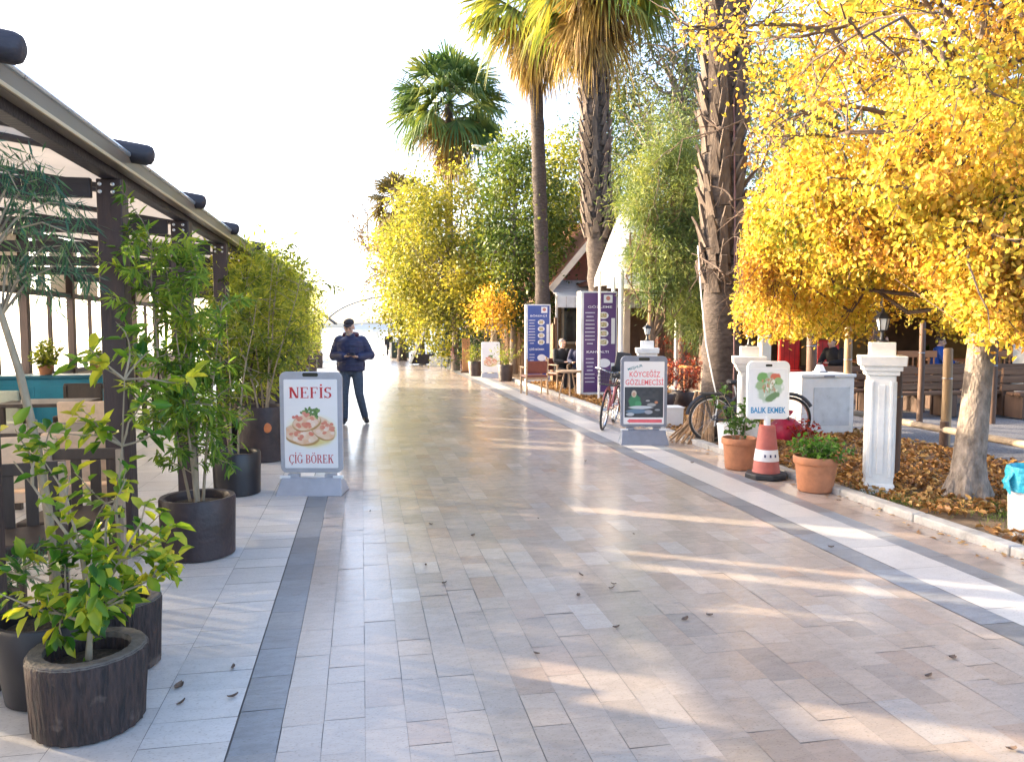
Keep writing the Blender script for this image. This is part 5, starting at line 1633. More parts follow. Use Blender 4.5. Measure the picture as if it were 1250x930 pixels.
def limb(mb, pts, rad, n=12):
    mb.tube(pts, rad, n)
    for p_, r_ in zip(pts, rad):
        mb.ball(p_, r_ * 0.99, 12, 8)
def head_shape(mb, c, yaw=0.0, pitch=0.0, k=1.0):
    m = Matrix.Translation(Vector(c)) @ Matrix.Rotation(yaw, 4, 'Z') @ Matrix.Rotation(pitch, 4, 'X')
    sub = MB()
    sub.ball((0, 0.012, 0.03), (0.077, 0.095, 0.098), 20, 14)       # skull
    sub.ball((0, -0.022, -0.045), (0.06, 0.066, 0.075), 18, 12)     # jaw
    sub.tube([(0, -0.086, 0.022), (0, -0.104, -0.005), (0, -0.112, -0.022), (0, -0.092, -0.03)], [0.009, 0.012, 0.016, 0.012], 8)  # nose
    sub.ball((0, -0.078, -0.095), (0.026, 0.02, 0.018), 10, 7)      # chin
    sub.ball((0, -0.083, -0.058), (0.026, 0.012, 0.009), 10, 6); sub.ball((0, -0.082, -0.069), (0.022, 0.012, 0.009), 10, 6)   # lips
    for x in (-1, 1):
        sub.ball((x * 0.078, 0.012, -0.005), (0.012, 0.022, 0.033), 10, 8)      # ear
        sub.ball((x * 0.032, -0.077, 0.03), (0.024, 0.012, 0.008), 10, 6)       # brow
        sub.ball((x * 0.045, -0.066, -0.02), (0.02, 0.02, 0.018), 10, 7)        # cheek
    for v in sub.v: pass
    mb.add([Vector(v) * k for v in sub.v], sub.f, m)
    return m
def hand_shape(mb, wrist, direction, palm_n, side, curl=0.7):
    """palm and five bent fingers; side +1 puts the thumb on the +s side"""
    w, d, nrm = Vector(wrist), Vector(direction).normalized(), Vector(palm_n).normalized()
    s = d.cross(nrm).normalized() * side
    palm = [w, w + d * 0.03, w + d * 0.06, w + d * 0.085]
    mb.tube(palm, [0.024, 0.032, 0.038, 0.036], 10, flat=0.55)
    for i, (off, ln) in enumerate(((0.028, 0.068), (0.01, 0.078), (-0.009, 0.072), (-0.027, 0.056))):
        a = w + d * 0.08 + s * off
        p1 = a + d * ln * 0.42 + nrm * ln * 0.12 * curl
        p2 = p1 + d * ln * 0.22 * (1 - curl * 0.5) + nrm * ln * 0.3 * curl
        p3 = p2 + d * ln * 0.1 * (1 - curl * 1.6) + nrm * ln * 0.26 * curl
        mb.tube([a - d * 0.015, a, p1, p2, p3], [0.0085, 0.009, 0.0085, 0.008, 0.0065], 7)
    a = w + d * 0.025 + s * 0.026
    mb.tube([a, a + s * 0.022 + d * 0.022 + nrm * 0.012, a + s * 0.03 + d * 0.05 + nrm * 0.026, a + s * 0.026 + d * 0.07 + nrm * 0.034], [0.012, 0.0115, 0.010, 0.0075], 7)

def dress(name, label, loc, rz, J, colours, group=None, voxel=0.011, hair='short', hat=False, beard=None, puffy=False, fine=False, scale=1.0):
    """J: joints in the figure's own space, facing -y"""
    t = thing(name, label, 'person', loc, rz, group)
    t.scale = (scale,) * 3
    V = {k: Vector(v) for k, v in J.items() if hasattr(v, '__len__')}
    pel, wst, chs, nck, hed = V['pelvis'], V['waist'], V['chest'], V['neck'], V['head']
    body = MB()
    loft(body, [(pel + Vector((0, 0, -0.09)), 0.13, 0.095), (pel, 0.155, 0.105), (wst, 0.135, 0.095), (chs, 0.165, 0.105), (chs.lerp(nck, 0.6), 0.15, 0.085), (nck + Vector((0, 0, -0.03)), 0.06, 0.06)])
    limb(body, [nck + Vector((0, 0, -0.05)), nck, nck.lerp(hed, 0.55)], [0.06, 0.052, 0.052])
    hm = head_shape(body, hed, J.get('yaw', 0), J.get('pitch', 0))
    for s in ('r', 'l'):
        limb(body, [V['sh' + s], V['sh' + s].lerp(V['el' + s], 0.5), V['el' + s], V['wr' + s]], [0.052, 0.045, 0.037, 0.026])
        limb(body, [V['hip' + s], V['hip' + s].lerp(V['kn' + s], 0.5), V['kn' + s], V['kn' + s].lerp(V['an' + s], 0.35), V['an' + s]], [0.085, 0.07, 0.052, 0.05, 0.034])
        limb(body, [V['an' + s], V['toe' + s]], [0.034, 0.028])
        hd_ = V.get('hd' + s, (V['wr' + s] - V['el' + s]))
        hand_shape(body, V['wr' + s], hd_, V.get('pn' + s, Vector((0, -0.3, 1))), J.get('th' + s, 1), J.get('curl', 0.7))
    bm = link('body', fuse(body, 'body', voxel if not fine else 0.0065, 3), SKIN, t, smooth=True)
    # eyes and lips set on the face
    b = MB()
    for x in (-1, 1): b.ball((x * 0.031, -0.0745, 0.012), (0.012, 0.007, 0.0065), 10, 6)
    me = MB(); me.add(b.v, b.f, hm); me.build('eyes', M('dark_eye', (0.02, 0.015, 0.012), rough=0.2), t, smooth=True)
    # jacket
    jk = MB()
    k = 1.38 if puffy else 1.12
    loft(jk, [(pel + Vector((0, 0, -0.06)), 0.165 * k, 0.125 * k), (pel + Vector((0, 0, 0.06)), 0.172 * k, 0.13 * k), (wst, 0.16 * k, 0.125 * k), (chs, 0.18 * k, 0.13 * k), (chs.lerp(nck, 0.55), 0.165 * k, 0.11 * k), (nck + Vector((0, 0, -0.02)), 0.085, 0.085), (nck + Vector((0, -0.005, 0.03)), 0.075, 0.078)])
    a_ = 1.42 if puffy else 1.1
    for s in ('r', 'l'):
        limb(jk, [V['sh' + s], V['sh' + s].lerp(V['el' + s], 0.5), V['el' + s], V['el' + s].lerp(V['wr' + s], 0.5), V['el' + s].lerp(V['wr' + s], 0.95)], [0.068 * a_, 0.064 * a_, 0.056 * a_, 0.052 * a_, 0.04 * a_])
    link('jacket', fuse(jk, 'jacket', voxel), colours['jacket'], t, smooth=True)
    if puffy:
        hd2 = MB(); hd2.tube([nck + Vector((0.1, 0.02, -0.01)), nck + Vector((0.1, 0.09, 0.0)), nck + Vector((0, 0.13, 0.0)), nck + Vector((-0.1, 0.09, 0.0)), nck + Vector((-0.1, 0.02, -0.01))], [0.03, 0.05, 0.06, 0.05, 0.03], 10)
        hd2.build('hood', colours.get('hood', colours['jacket']), t, smooth=True)
    tr = MB()
    loft(tr, [(pel + Vector((0, 0, -0.11)), 0.12, 0.1), (pel + Vector((0, 0, -0.02)), 0.165, 0.115), (pel + Vector((0, 0, 0.08)), 0.15, 0.11)])
    for s in ('r', 'l'):
        limb(tr, [V['hip' + s], V['hip' + s].lerp(V['kn' + s], 0.5), V['kn' + s], V['kn' + s].lerp(V['an' + s], 0.4), V['kn' + s].lerp(V['an' + s], 0.96)], [0.1, 0.088, 0.07, 0.066, 0.056])
    link('trousers', fuse(tr, 'trousers', voxel), colours['trousers'], t, smooth=True)
    for s in ('r', 'l'):
        b = MB()
        a, e = V['an' + s], V['toe' + s]
        b.tube([a + Vector((0, 0.05, -0.035)) if False else a + (a - e).normalized() * 0.05 + Vector((0, 0, -0.03)), a + Vector((0, 0, -0.02)), a.lerp(e, 0.5), e, e + (e - a).normalized() * 0.03], [0.035, 0.05, 0.044, 0.042, 0.02], 12, flat=0.85)
        b.tube([a + Vector((0, 0, -0.02)), a + Vector((0, 0, 0.06))], [0.048, 0.046], 12)
        b.build('shoe', colours['shoes'], t, smooth=True)
    h = MB()
    if hat:
        h.ball((0, 0.02, 0.085), (0.084, 0.1, 0.056), 18, 10); h.tube([(0, -0.07, 0.075), (0, -0.12, 0.066), (0, -0.145, 0.056)], [0.07, 0.06, 0.02], 12, flat=0.16)
        me = MB(); me.add(h.v, h.f, hm); me.build('cap', colours['hat'], t, smooth=True)
    else:
        h.ball((0, 0.026, 0.047), (0.086, 0.094, 0.09), 18, 12); h.ball((0, 0.06, -0.02), (0.07, 0.05, 0.07), 14, 8)
        if hair == 'long': h.ball((0, 0.06, -0.08), (0.08, 0.05, 0.12), 14, 8)
        me = MB(); me.add(h.v, h.f, hm); me.build('hair', colours['hair'], t, smooth=True)
    if beard:
        h = MB(); h.ball((0, -0.036, -0.082), (0.056, 0.06, 0.042), 16, 10); h.ball((0, -0.088, -0.044), (0.03, 0.016, 0.011), 10, 6)
        me = MB(); me.add(h.v, h.f, hm); me.build('beard', beard, t, smooth=True)
    return t, hm

NAVY = M('navy_quilted_jacket', (0.016, 0.022, 0.075), rough=0.5, var=0.35, scale=10, bump=1.0, bscale=7, stretch=(0.6, 0.6, 3.0))
BLACKC = M('black_cloth', (0.012, 0.012, 0.016), rough=0.8, var=0.3, scale=20, bump=0.2)
DNAVY = M('dark_navy_cloth', (0.012, 0.016, 0.05), rough=0.8, var=0.3, scale=20, bump=0.2)
DENIM = M('blue_grey_denim', (0.055, 0.075, 0.11), rough=0.85, var=0.3, scale=30, bump=0.2)
SHOE = M('dark_shoe', (0.02, 0.018, 0.018), rough=0.5, var=0.2)
MAROON = M('maroon_lining', (0.1, 0.02, 0.03), rough=0.7, var=0.2)
DHAIR = M('dark_hair', (0.03, 0.022, 0.018), rough=0.6, var=0.3, scale=30, bump=0.4)
GHAIR = M('grey_beard', (0.36, 0.34, 0.32), rough=0.8, var=0.15, scale=40, bump=0.5)

p = G(433, 517)
J = dict(pelvis=(0, 0.02, 0.93), waist=(0, 0.03, 1.08), chest=(0.0, 0.02, 1.28), neck=(-0.005, -0.01, 1.46), head=(-0.015, -0.055, 1.585), pitch=R(20), yaw=R(-8),
         shr=(-0.175, 0.02, 1.365), elr=(-0.275, 0.03, 1.12), wrr=(-0.09, -0.24, 1.12), hdr=(0.75, -0.45, 0.12), pnr=(0.25, 0.1, 1), thr=-1,
         shl=(0.175, 0.02, 1.365), ell=(0.315, 0.05, 1.13), wrl=(0.15, -0.21, 1.11), hdl=(-0.75, -0.4, 0.1), pnl=(-0.25, 0.1, 1), thl=1,
         hipr=(-0.095, 0.02, 0.9), knr=(-0.105, -0.06, 0.5), anr=(-0.11, -0.0, 0.085), toer=(-0.125, -0.14, 0.035),
         hipl=(0.095, 0.02, 0.9), knl=(0.135, -0.05, 0.49), anl=(0.215, 0.12, 0.09), toel=(0.25, -0.01, 0.035), curl=0.75)
man, hm = dress('person', 'man in dark cap, navy puffer jacket and jeans walking with a phone', (p.x - 0.05, p.y, 0), R(-4), J,
            dict(jacket=NAVY, trousers=DENIM, shoes=SHOE, hat=M('dark_cap', (0.03, 0.025, 0.03), rough=0.8), hair=DHAIR, hood=MAROON), hat=True, beard=GHAIR, puffy=True, fine=True, scale=1.01)
t = thing('phone', 'dark phone held in both hands of the walking man', 'phone', (0, 0, 0), 0, None)
b = MB(); b.box((0, 0, 0), (0.13, 0.07, 0.009), rot=(R(35), 0, 0)); b.build('case', BLACKR, t, bevel=0.003)
b = MB(); b.box((0, -0.003, 0.0052), (0.118, 0.06, 0.001), rot=(R(35), 0, 0)); b.build('screen', M('dark_glass', (0.02, 0.02, 0.03), rough=0.08, var=0.0), t)
t.location = man.matrix_basis @ Vector((0.03, -0.31, 1.16))
t.rotation_euler.z = R(-4)

def seated(loc, rz, label, colours, group='people seated at the restaurants', hair='short', lean=0.0, arm=0.0, hat=False):
    J = dict(pelvis=(0, 0.0, 0.53), waist=(0, -0.01 - lean * 0.3, 0.69), chest=(0, -0.03 - lean * 0.7, 0.89), neck=(0, -0.05 - lean, 1.06), head=(0, -0.08 - lean * 1.2, 1.185), pitch=R(10), yaw=R(rng.normal() * 15),
             shr=(-0.19, -0.03 - lean * 0.8, 1.0), elr=(-0.25, -0.12 - lean, 0.77), wrr=(-0.13, -0.32 - lean, 0.74), shl=(0.19, -0.03 - lean * 0.8, 1.0), ell=(0.25, -0.12 - lean, 0.77 + arm), wrl=(0.1, -0.3 - lean, 0.75 + arm * 2.2),
             hipr=(-0.1, -0.02, 0.5), knr=(-0.15, -0.43, 0.5), anr=(-0.15, -0.4, 0.085), toer=(-0.17, -0.54, 0.035), hipl=(0.1, -0.02, 0.5), knl=(0.15, -0.43, 0.5), anl=(0.15, -0.36, 0.085), toel=(0.17, -0.5, 0.035), thr=-1, thl=1)
    return dress('person', label, loc, rz, J, colours, group, voxel=0.014, hair=hair, hat=hat)[0]

WOODC = M('pale_chair_wood', (0.4, 0.27, 0.17), rough=0.6, var=0.2, scale=12, stretch=(1, 1, 0.3))
REDBR = M('red_brown_leather', (0.16, 0.04, 0.03), rough=0.5, var=0.2, scale=10)
def armchair(loc, rz, label, group='wooden chairs on the right', seatm=None):
    t = thing('armchair', label, 'chair', loc, rz, group)
    b = MB(); b.box((0, 0, 0.44), (0.52, 0.5, 0.06)); b.build('seat', seatm or REDBR, t, bevel=0.015)
    b = MB(); b.box((0, 0.235, 0.66), (0.5, 0.04, 0.3), rot=(R(-8), 0, 0)); b.build('backrest', seatm or REDBR, t, bevel=0.015)
    for x in (-0.26, 0.26):
        b = MB(); b.tube([(x, -0.23, 0), (x, -0.24, 0.64)], 0.022, 8); b.build('leg', WOODC, t)
        b = MB(); b.tube([(x, 0.25, 0), (x, 0.23, 0.5), (x, 0.27, 0.86)], 0.022, 8); b.build('leg', WOODC, t)
        b = MB(); b.box((x, -0.005, 0.655), (0.05, 0.5, 0.03)); b.build('armrest', WOODC, t, bevel=0.008)
    b = MB(); b.box((0, -0.235, 0.39), (0.5, 0.025, 0.05)); b.box((0, 0.235, 0.39), (0.5, 0.025, 0.05)); b.build('seat_rail', WOODC, t)
    return t
p = G(652, 481)
armchair((p.x, p.y, 0), R(185), 'pale wooden armchair with red brown pad standing alone before the blue totem')
p = G(684, 476)
armchair((p.x, p.y, 0), R(20), 'pale wooden armchair of the left seated man between the two totems')
seated((p.x, p.y - 0.02, 0), R(20), 'grey haired man in black coat seated left of two between the totems', dict(jacket=BLACKC, trousers=BLACKC, shoes=SHOE, hair=M('grey_hair', (0.25, 0.22, 0.2), rough=0.7)))
p = G(705, 478)
armchair((p.x + 0.1, p.y + 0.2, 0), R(-25), 'pale wooden armchair of the right seated man next to the violet totem')
seated((p.x + 0.1, p.y + 0.18, 0), R(-25), 'man in dark navy coat seated right of two next to the violet totem', dict(jacket=DNAVY, trousers=BLACKC, shoes=SHOE, hair=DHAIR))
p = G(694, 487)
t = thing('stool_table', 'small round wooden table before the two seated men', 'table', (p.x, p.y, 0), 0, None)
b = MB(); b.lathe([(0.28, 0.6), (0.29, 0.61), (0.29, 0.64), (0.28, 0.645)], 28); b.build('table_top', WOODC, t, bevel=0.004)
for k in range(3):
    a = k * 2.09 + 0.4
    b = MB(); b.tube([(0.1 * math.cos(a), 0.1 * math.sin(a), 0.6), (0.24 * math.cos(a), 0.24 * math.sin(a), 0)], 0.018, 8); b.build('leg', WOODC, t)

# the distant figure on the pier
J = dict(pelvis=(0, 0.02, 0.93), waist=(0, 0.03, 1.08), chest=(0.0, 0.02, 1.28), neck=(0, 0, 1.46), head=(0, -0.02, 1.6), shr=(-0.2, 0.02, 1.40), elr=(-0.25, 0.02, 1.13), wrr=(-0.25, -0.05, 0.88), shl=(0.2, 0.02, 1.40), ell=(0.25, 0.03, 1.13), wrl=(0.25, -0.04, 0.88),
         hipr=(-0.095, 0.02, 0.9), knr=(-0.105, -0.03, 0.5), anr=(-0.11, 0.02, 0.085), toer=(-0.12, -0.12, 0.035), hipl=(0.095, 0.02, 0.9), knl=(0.11, 0.0, 0.49), anl=(0.12, 0.1, 0.09), toel=(0.13, -0.03, 0.035))
q = AT(475, 436, 52)
dress('person', 'tiny dark clothed figure walking far away on the pier at the end of the walkway', (q.x, 52, -0.4), R(10), J, dict(jacket=BLACKC, trousers=BLACKC, shoes=SHOE, hair=DHAIR), voxel=0.02)
# ================================================================= RIGHT: YARD AND BUILDINGS
OLDWOOD = M('weathered_timber', (0.12, 0.055, 0.028), rough=0.85, var=0.4, scale=7, bump=0.6, bscale=30, stretch=(0.12, 1, 1), col2=(0.23, 0.125, 0.07))
STAKE = M('light_stake_wood', (0.3, 0.2, 0.11), rough=0.75, var=0.3, scale=9, bump=0.4, bscale=30, stretch=(1, 1, 0.12))
BROWNP = M('brown_post_wood', (0.1, 0.055, 0.035), rough=0.7, var=0.3, scale=9, bump=0.3, stretch=(1, 1, 0.12))
CREAM = M('cream_paint', (0.66, 0.56, 0.42), rough=0.6, var=0.08, scale=4)
OCHRE = M('ochre_plaster', (0.5, 0.33, 0.15), rough=0.8, var=0.15, scale=3)
ORANGEW = M('orange_varnished_wood', (0.38, 0.13, 0.035), rough=0.4, var=0.25, scale=8, stretch=(0.15, 1, 1))
ROOFRED = M('red_brown_boarding', (0.3, 0.1, 0.055), rough=0.7, var=0.25, scale=6, stretch=(1, 0.1, 1))
DARKIN = M('dark_interior_paint', (0.2, 0.11, 0.06), rough=0.8, var=0.3, scale=2)
REDUP = M('bright_red_upholstery', (0.5, 0.025, 0.02), rough=0.5, var=0.2, scale=7)
TILE = M('clay_roof_tiles', (0.3, 0.13, 0.08), rough=0.8, var=0.3, scale=20, bump=0.6)

# timber benches set across the yard
def timber_bench(loc, rz, ln, label):
    t = thing('timber_bench', label, 'bench', loc, rz, 'heavy timber benches in the gravel yard')
    for i, z in enumerate((0.52, 0.66, 0.80)):
        b = MB(); b.box((0.01 * i, 0.2, z), (ln, 0.055, 0.118), rot=(0, R(0.3 * (i - 1)), 0)); b.build('back_plank', OLDWOOD, t, bevel=0.012)
    for y in (-0.16, 0.0):
        b = MB(); b.box((0, y, 0.425), (ln, 0.145, 0.055)); b.build('seat_plank', OLDWOOD, t, bevel=0.012)
    for x in (-ln / 2 + 0.15, 0, ln / 2 - 0.15):
        b = MB(); b.box((x, -0.02, 0.2), (0.16, 0.4, 0.395)); b.box((x, 0.25, 0.42), (0.14, 0.045, 0.84)); b.build('support', BROWNP, t, bevel=0.01)
    return t
q = AT(1132, 480, 12.2); timber_bench((q.x + 0.35, 12.2, 0.02), R(1), 2.5, 'dark timber bench with plank back between the near white column and the leaning trunk')
q = AT(1240, 480, 12.0); timber_bench((q.x + 0.9, 11.7, 0.02), R(-1), 2.6, 'dark timber bench with plank back showing right of the leaning trunk')
q = AT(1060, 480, 12.9); timber_bench((q.x, 12.9, 0.02), R(0), 2.2, 'dark timber bench with plank back partly behind the white freezer')
q = AT(1180, 480, 13.4); timber_bench((q.x + 0.6, 13.3, 0.02), R(2), 3.2, 'dark timber bench of the second row behind the leaning trunk')
# low log rail along the bed and its posts
t = thing('low_rail', 'low pale wooden rail along the gravel behind the leaf covered bed', 'rail', (7.33, 8.8, 0.0))
b = MB(); b.tube([(0, -5.5, 0.27), (0.02, -2, 0.28), (-0.01, 0.5, 0.3), (0, 2.3, 0.32)], 0.045, 10); b.build('rail', M('pale_log', (0.33, 0.26, 0.19), rough=0.8, var=0.3, scale=10, bump=0.4), t, smooth=True)
for y in (-5.2, -2.6, -0.1, 2.2):
    b = MB(); b.tube([(0, y, -0.05), (0.01, y, 0.4)], 0.055, 10); b.build('post', BROWNP, t, bevel=0.01)
def post(px, py, top, r, mat, label, group='wooden posts in the yard'):
    p = G(px, py)
    z = ZH(p, top)
    t = thing('wooden_post', label, 'post', (p.x, p.y, 0), 0, group)
    b = MB(); b.tube([(0, 0, -0.05), (0.01, 0, z * 0.5), (0, 0, z - 0.02), (0, 0, z)], [r, r * 0.95, r * 0.9, r * 0.7], 12); b.build('shaft', mat, t, smooth=True)
    b = MB(); b.torus((0, 0, z * 0.7), r * 0.96, 0.006, 'z', 16, 6); b.build('wire_tie', CHROME, t)
    return t
post(1153, 547, 425, 0.065, STAKE, 'light brown round post just left of the leaning tree trunk')
post(1032, 533, 398, 0.06, STAKE, 'light brown post at the right side of the white freezer')
post(1089, 585, 440, 0.07, BROWNP, 'dark brown post right behind the near white lantern column')
post(1122, 520, 392, 0.05, BROWNP, 'thin dark brown post behind the timber bench near the white column')
post(1210, 518, 415, 0.06, BROWNP, 'brown post behind the timber bench right of the leaning trunk')
post(988, 520, 380, 0.085, BROWNP, 'thick dark brown post between the two red booths')

# open restaurant hall
rest = thing('restaurant', 'open fronted restaurant hall with cream and brown posts behind the yard', 'building', (14.6, 20.0, 0))
def rp(mb, name, mat, **k):
    return mb.build(name, mat, rest, **k)
b = MB(); b.box((0, 0, 0.06), (13.6, 11.4, 0.12)); rp(b, 'floor', M('terracotta_floor', (0.34, 0.24, 0.18), rough=0.5, var=0.15, scale=3), bevel=0.01)
b = MB(); b.box((0, 5.6, 1.6), (13.6, 0.16, 2.95)); rp(b, 'rear_wall', DARKIN)
b = MB(); b.box((6.7, -0.1, 1.6), (0.16, 11.0, 2.95)); rp(b, 'side_wall', OCHRE)
b = MB(); b.box((-3.2, 5.48, 1.2), (3.2, 0.04, 1.9)); rp(b, 'wall_panel', OCHRE, bevel=0.01)
b = MB(); b.box((2.2, 5.48, 1.2), (2.6, 0.04, 1.9)); rp(b, 'wall_panel', OCHRE, bevel=0.01)
b = MB()
for s in (-1, 1):
    b.add([(s * 7.4, -6.4, 2.95), (s * 7.4, 6.4, 2.95), (0, 6.4, 5.2), (0, -6.4, 5.2), (s * 7.4, -6.4, 3.07), (s * 7.4, 6.4, 3.07), (0, 6.4, 5.32), (0, -6.4, 5.32)], [(0, 1, 2, 3), (4, 5, 6, 7), (0, 1, 5, 4), (0, 3, 7, 4), (1, 2, 6, 5)])
rp(b, 'roof', TILE)
b = MB(); b.box((0, 0, 2.86), (13.9, 11.6, 0.06)); rp(b, 'ceiling', ROOFRED)
k = 0
for x, y in [(-6.6, -5.5), (-6.6, -2.7), (-6.6, 0.1), (-6.6, 2.9), (-6.6, 5.4), (-4.1, -5.5), (-1.6, -5.5), (0.9, -5.5), (3.4, -5.5), (5.9, -5.5)]:
    b = MB(); b.box((x, y, 1.47), (0.2, 0.2, 2.7)); b.box((x, y, 0.2), (0.26, 0.26, 0.16)); b.box((x, y, 2.72), (0.28, 0.28, 0.1))
    rp(b, 'column', CREAM if k in (0, 3) else BROWNP, bevel=0.008)
    k += 1
b = MB(); b.box((-6.6, -0.05, 2.7), (0.14, 11.1, 0.2)); b.box((-0.3, -5.5, 2.7), (12.4, 0.14, 0.2)); rp(b, 'fascia_beam', BROWNP, bevel=0.006)
b = MB()
for y in (-4.1, -1.3, 1.5, 4.2):
    b.box((-6.6, y, 0.62), (0.06, 2.5, 0.07)); 
    for j in range(9):
        b.box((-6.6, y - 1.1 + j * 0.275, 0.36), (0.035, 0.05, 0.47))
rp(b, 'balustrade', ORANGEW, bevel=0.004)

def red_booth(px, Y, z0, w, label):
    q = AT(px, 430, Y)
    t = thing('booth_seat', label, 'sofa', (q.x, Y, z0), R(-20), 'red booths in the restaurant')
    b = MB(); b.box((0, 0, 0.24), (w, 0.6, 0.46)); b.build('seat', REDUP, t, bevel=0.04)
    b = MB(); b.box((0, 0.32, 0.72), (w, 0.16, 0.95)); b.build('backrest', REDUP, t, bevel=0.05)
    b = MB()
    for x in (-w * 0.25, 0.0, w * 0.25):
        b.box((x, 0.237, 0.8), (0.012, 0.012, 0.7))
    b.build('seams', M('dark_red_seam', (0.2, 0.01, 0.01), rough=0.6), t)
    return t
red_booth(966, 17.0, 0.12, 0.5, 'red high backed booth seat left of the thick dark brown post')
red_booth(1014, 16.2, 0.12, 0.5, 'red high backed booth seat right of the thick dark brown post')
def orange_bench(px, Y, w, label):
    q = AT(px, 440, Y)
    t = thing('orange_bench', label, 'bench', (q.x, Y, 0.12), R(176), 'orange wooden benches in the restaurant')
    b = MB(); b.box((0, 0, 0.45), (w, 0.42, 0.04)); b.build('seat', ORANGEW, t, bevel=0.006)
    b = MB(); b.box((0, 0.2, 0.92), (w, 0.03, 0.14)); b.build('top_rail', ORANGEW, t, bevel=0.006)
    for k in range(int(w / 0.12)):
        b = MB(); b.box((-w / 2 + 0.06 + k * 0.12, 0.2, 0.66), (0.03, 0.018, 0.38)); b.build('back_slat', ORANGEW, t)
    for x in (-w / 2 + 0.04, w / 2 - 0.04):
        for y in (-0.18, 0.19):
            b = MB(); b.box((x, y, 0.22), (0.045, 0.045, 0.44)); b.build('leg', ORANGEW, t)
    return t
orange_bench(1112, 14.8, 0.9, 'orange slat backed bench seen just right of the near white column')
orange_bench(1226, 14.8, 1.0, 'orange slat backed bench at the right edge behind the leaning trunk')
def rtable(px, Y, label):
    q = AT(px, 440, Y)
    t = thing('restaurant_table', label, 'table', (q.x, Y, 0.12), 0.1, 'tables in the restaurant')
    b = MB(); b.box((0, 0, 0.74), (1.1, 0.8, 0.04)); b.build('table_top', ORANGEW, t, bevel=0.006)
    for x in (-0.48, 0.48):
        for y in (-0.33, 0.33):
            b = MB(); b.box((x, y, 0.36), (0.06, 0.06, 0.72)); b.build('leg', BROWNP, t)
rtable(1060, 15.4, 'orange topped table in front of the person in black')
rtable(1170, 15.6, 'orange topped table beside the person in blue')
def sit(px, Y, rz, lab, col, **k):
    q = AT(px, 440, Y)
    return seated((q.x, Y, 0.1), R(rz), lab, col, **k)
BLUEC = M('bright_blue_cloth', (0.02, 0.08, 0.36), rough=0.8, var=0.2, scale=14)
sit(1022, 15.3, -70, 'person in black leaning on a table beside the red booth', dict(jacket=BLACKC, trousers=BLACKC, shoes=SHOE, hair=DHAIR), lean=0.1)
sit(1075, 16.0, 30, 'dark haired person in navy seated behind the near lantern column', dict(jacket=DNAVY, trousers=DENIM, shoes=SHOE, hair=DHAIR), hair='long')
sit(1143, 15.3, 60, 'person in bright blue top seated left of the leaning trunk', dict(jacket=BLUEC, trousers=DENIM, shoes=SHOE, hair=DHAIR))
sit(1232, 15.5, 20, 'dark haired person in black seated at the right picture edge', dict(jacket=BLACKC, trousers=BLACKC, shoes=SHOE, hair=DHAIR), hair='long')
for px, Y, lab in [(1018, 15.9, 'first'), ]:
    pass
# white pillar at the right edge
q = AT(1246, 430, 13.9)
t = thing('white_pillar', 'plain white pillar at the right picture edge beside the orange bench', 'pillar', (q.x + 0.1, 13.9, 0))
b = MB(); b.box((0, 0, 1.4), (0.3, 0.3, 2.8)); b.build('shaft', WHITEP, t, bevel=0.01)
b = MB(); b.box((0, 0, 0.1), (0.38, 0.38, 0.2)); b.build('plinth', WHITEP, t, bevel=0.01)

# gabled kiosk farther along, with its white awning
kx, ky = 8.15, 26.0
KS = 1.17
kio = thing('kiosk', 'gabled wooden kiosk with red brown soffit and white awning behind the palms', 'building', (kx, ky, 0))
b = MB(); b.box((0, 2.6, 1.35), (2.7, 4.6, 2.7)); b.build('wall', M('tan_boarding', (0.38, 0.26, 0.16), rough=0.75, var=0.2, scale=5, stretch=(1, 1, 0.1)), kio)
b = MB(); b.add([(-1.35, 0.32, 2.7), (1.35, 0.32, 2.7), (0, 0.32, 4.3), (-1.35, 4.9, 2.7), (1.35, 4.9, 2.7), (0, 4.9, 4.3)], [(0, 1, 2), (3, 5, 4), (0, 2, 5, 3), (1, 4, 5, 2), (0, 3, 4, 1)]); b.build('gable', ROOFRED, kio)
b = MB()
for s in (-1, 1):
    vs = [(s * 1.85, -1.4, 2.45), (s * 1.85, 5.3, 2.45), (0, 5.3, 4.65), (0, -1.4, 4.65)]
    b.add(vs + [(x + s * 0.06, y, z + 0.07) for x, y, z in vs], [(0, 1, 2, 3), (4, 5, 6, 7), (0, 1, 5, 4), (0, 3, 7, 4), (1, 2, 6, 5)])
rf = b.build('roof', TILE, kio)
b = MB()
for s in (-1, 1):
    vs = [(s * 1.8, -1.37, 2.46), (s * 1.8, 0.3, 2.46), (0.0, 0.3, 4.6), (0.0, -1.37, 4.6)]
    b.add([(x, y, z) for x, y, z in vs] + [(x, y, z - 0.05) for x, y, z in vs], [(0, 1, 2, 3), (4, 5, 6, 7), (0, 1, 5, 4), (0, 3, 7, 4), (1, 2, 6, 5)])
b.build('soffit', ROOFRED, rf)
b = MB()
for s in (-1, 1):
    b.box((s * 0.93, -1.43, 3.53), (0.16, 0.05, 2.95), rot=(0, s * R(-40), 0))
b.build('bargeboard', CREAM, rf, bevel=0.006)
b = MB()
b.add([(-1.75, -1.7, 2.2), (1.2, -1.7, 2.2), (1.2, 0.3, 2.75), (-1.75, 0.3, 2.75), (-1.75, -1.7, 2.22), (1.2, -1.7, 2.22), (1.2, 0.3, 2.77), (-1.75, 0.3, 2.77)], [(0, 1, 2, 3), (4, 5, 6, 7), (0, 1, 5, 4), (1, 2, 6, 5), (2, 3, 7, 6), (3, 0, 4, 7)])
aw = b.build('awning', WHITEP, kio)
b = MB()
for k in range(12):
    x = -1.75 + 2.95 * (k + 0.5) / 12
    b.box((x, -1.71, 2.06), (0.235, 0.012, 0.3))
b.build('valance', WHITEP, aw, bevel=0.004)
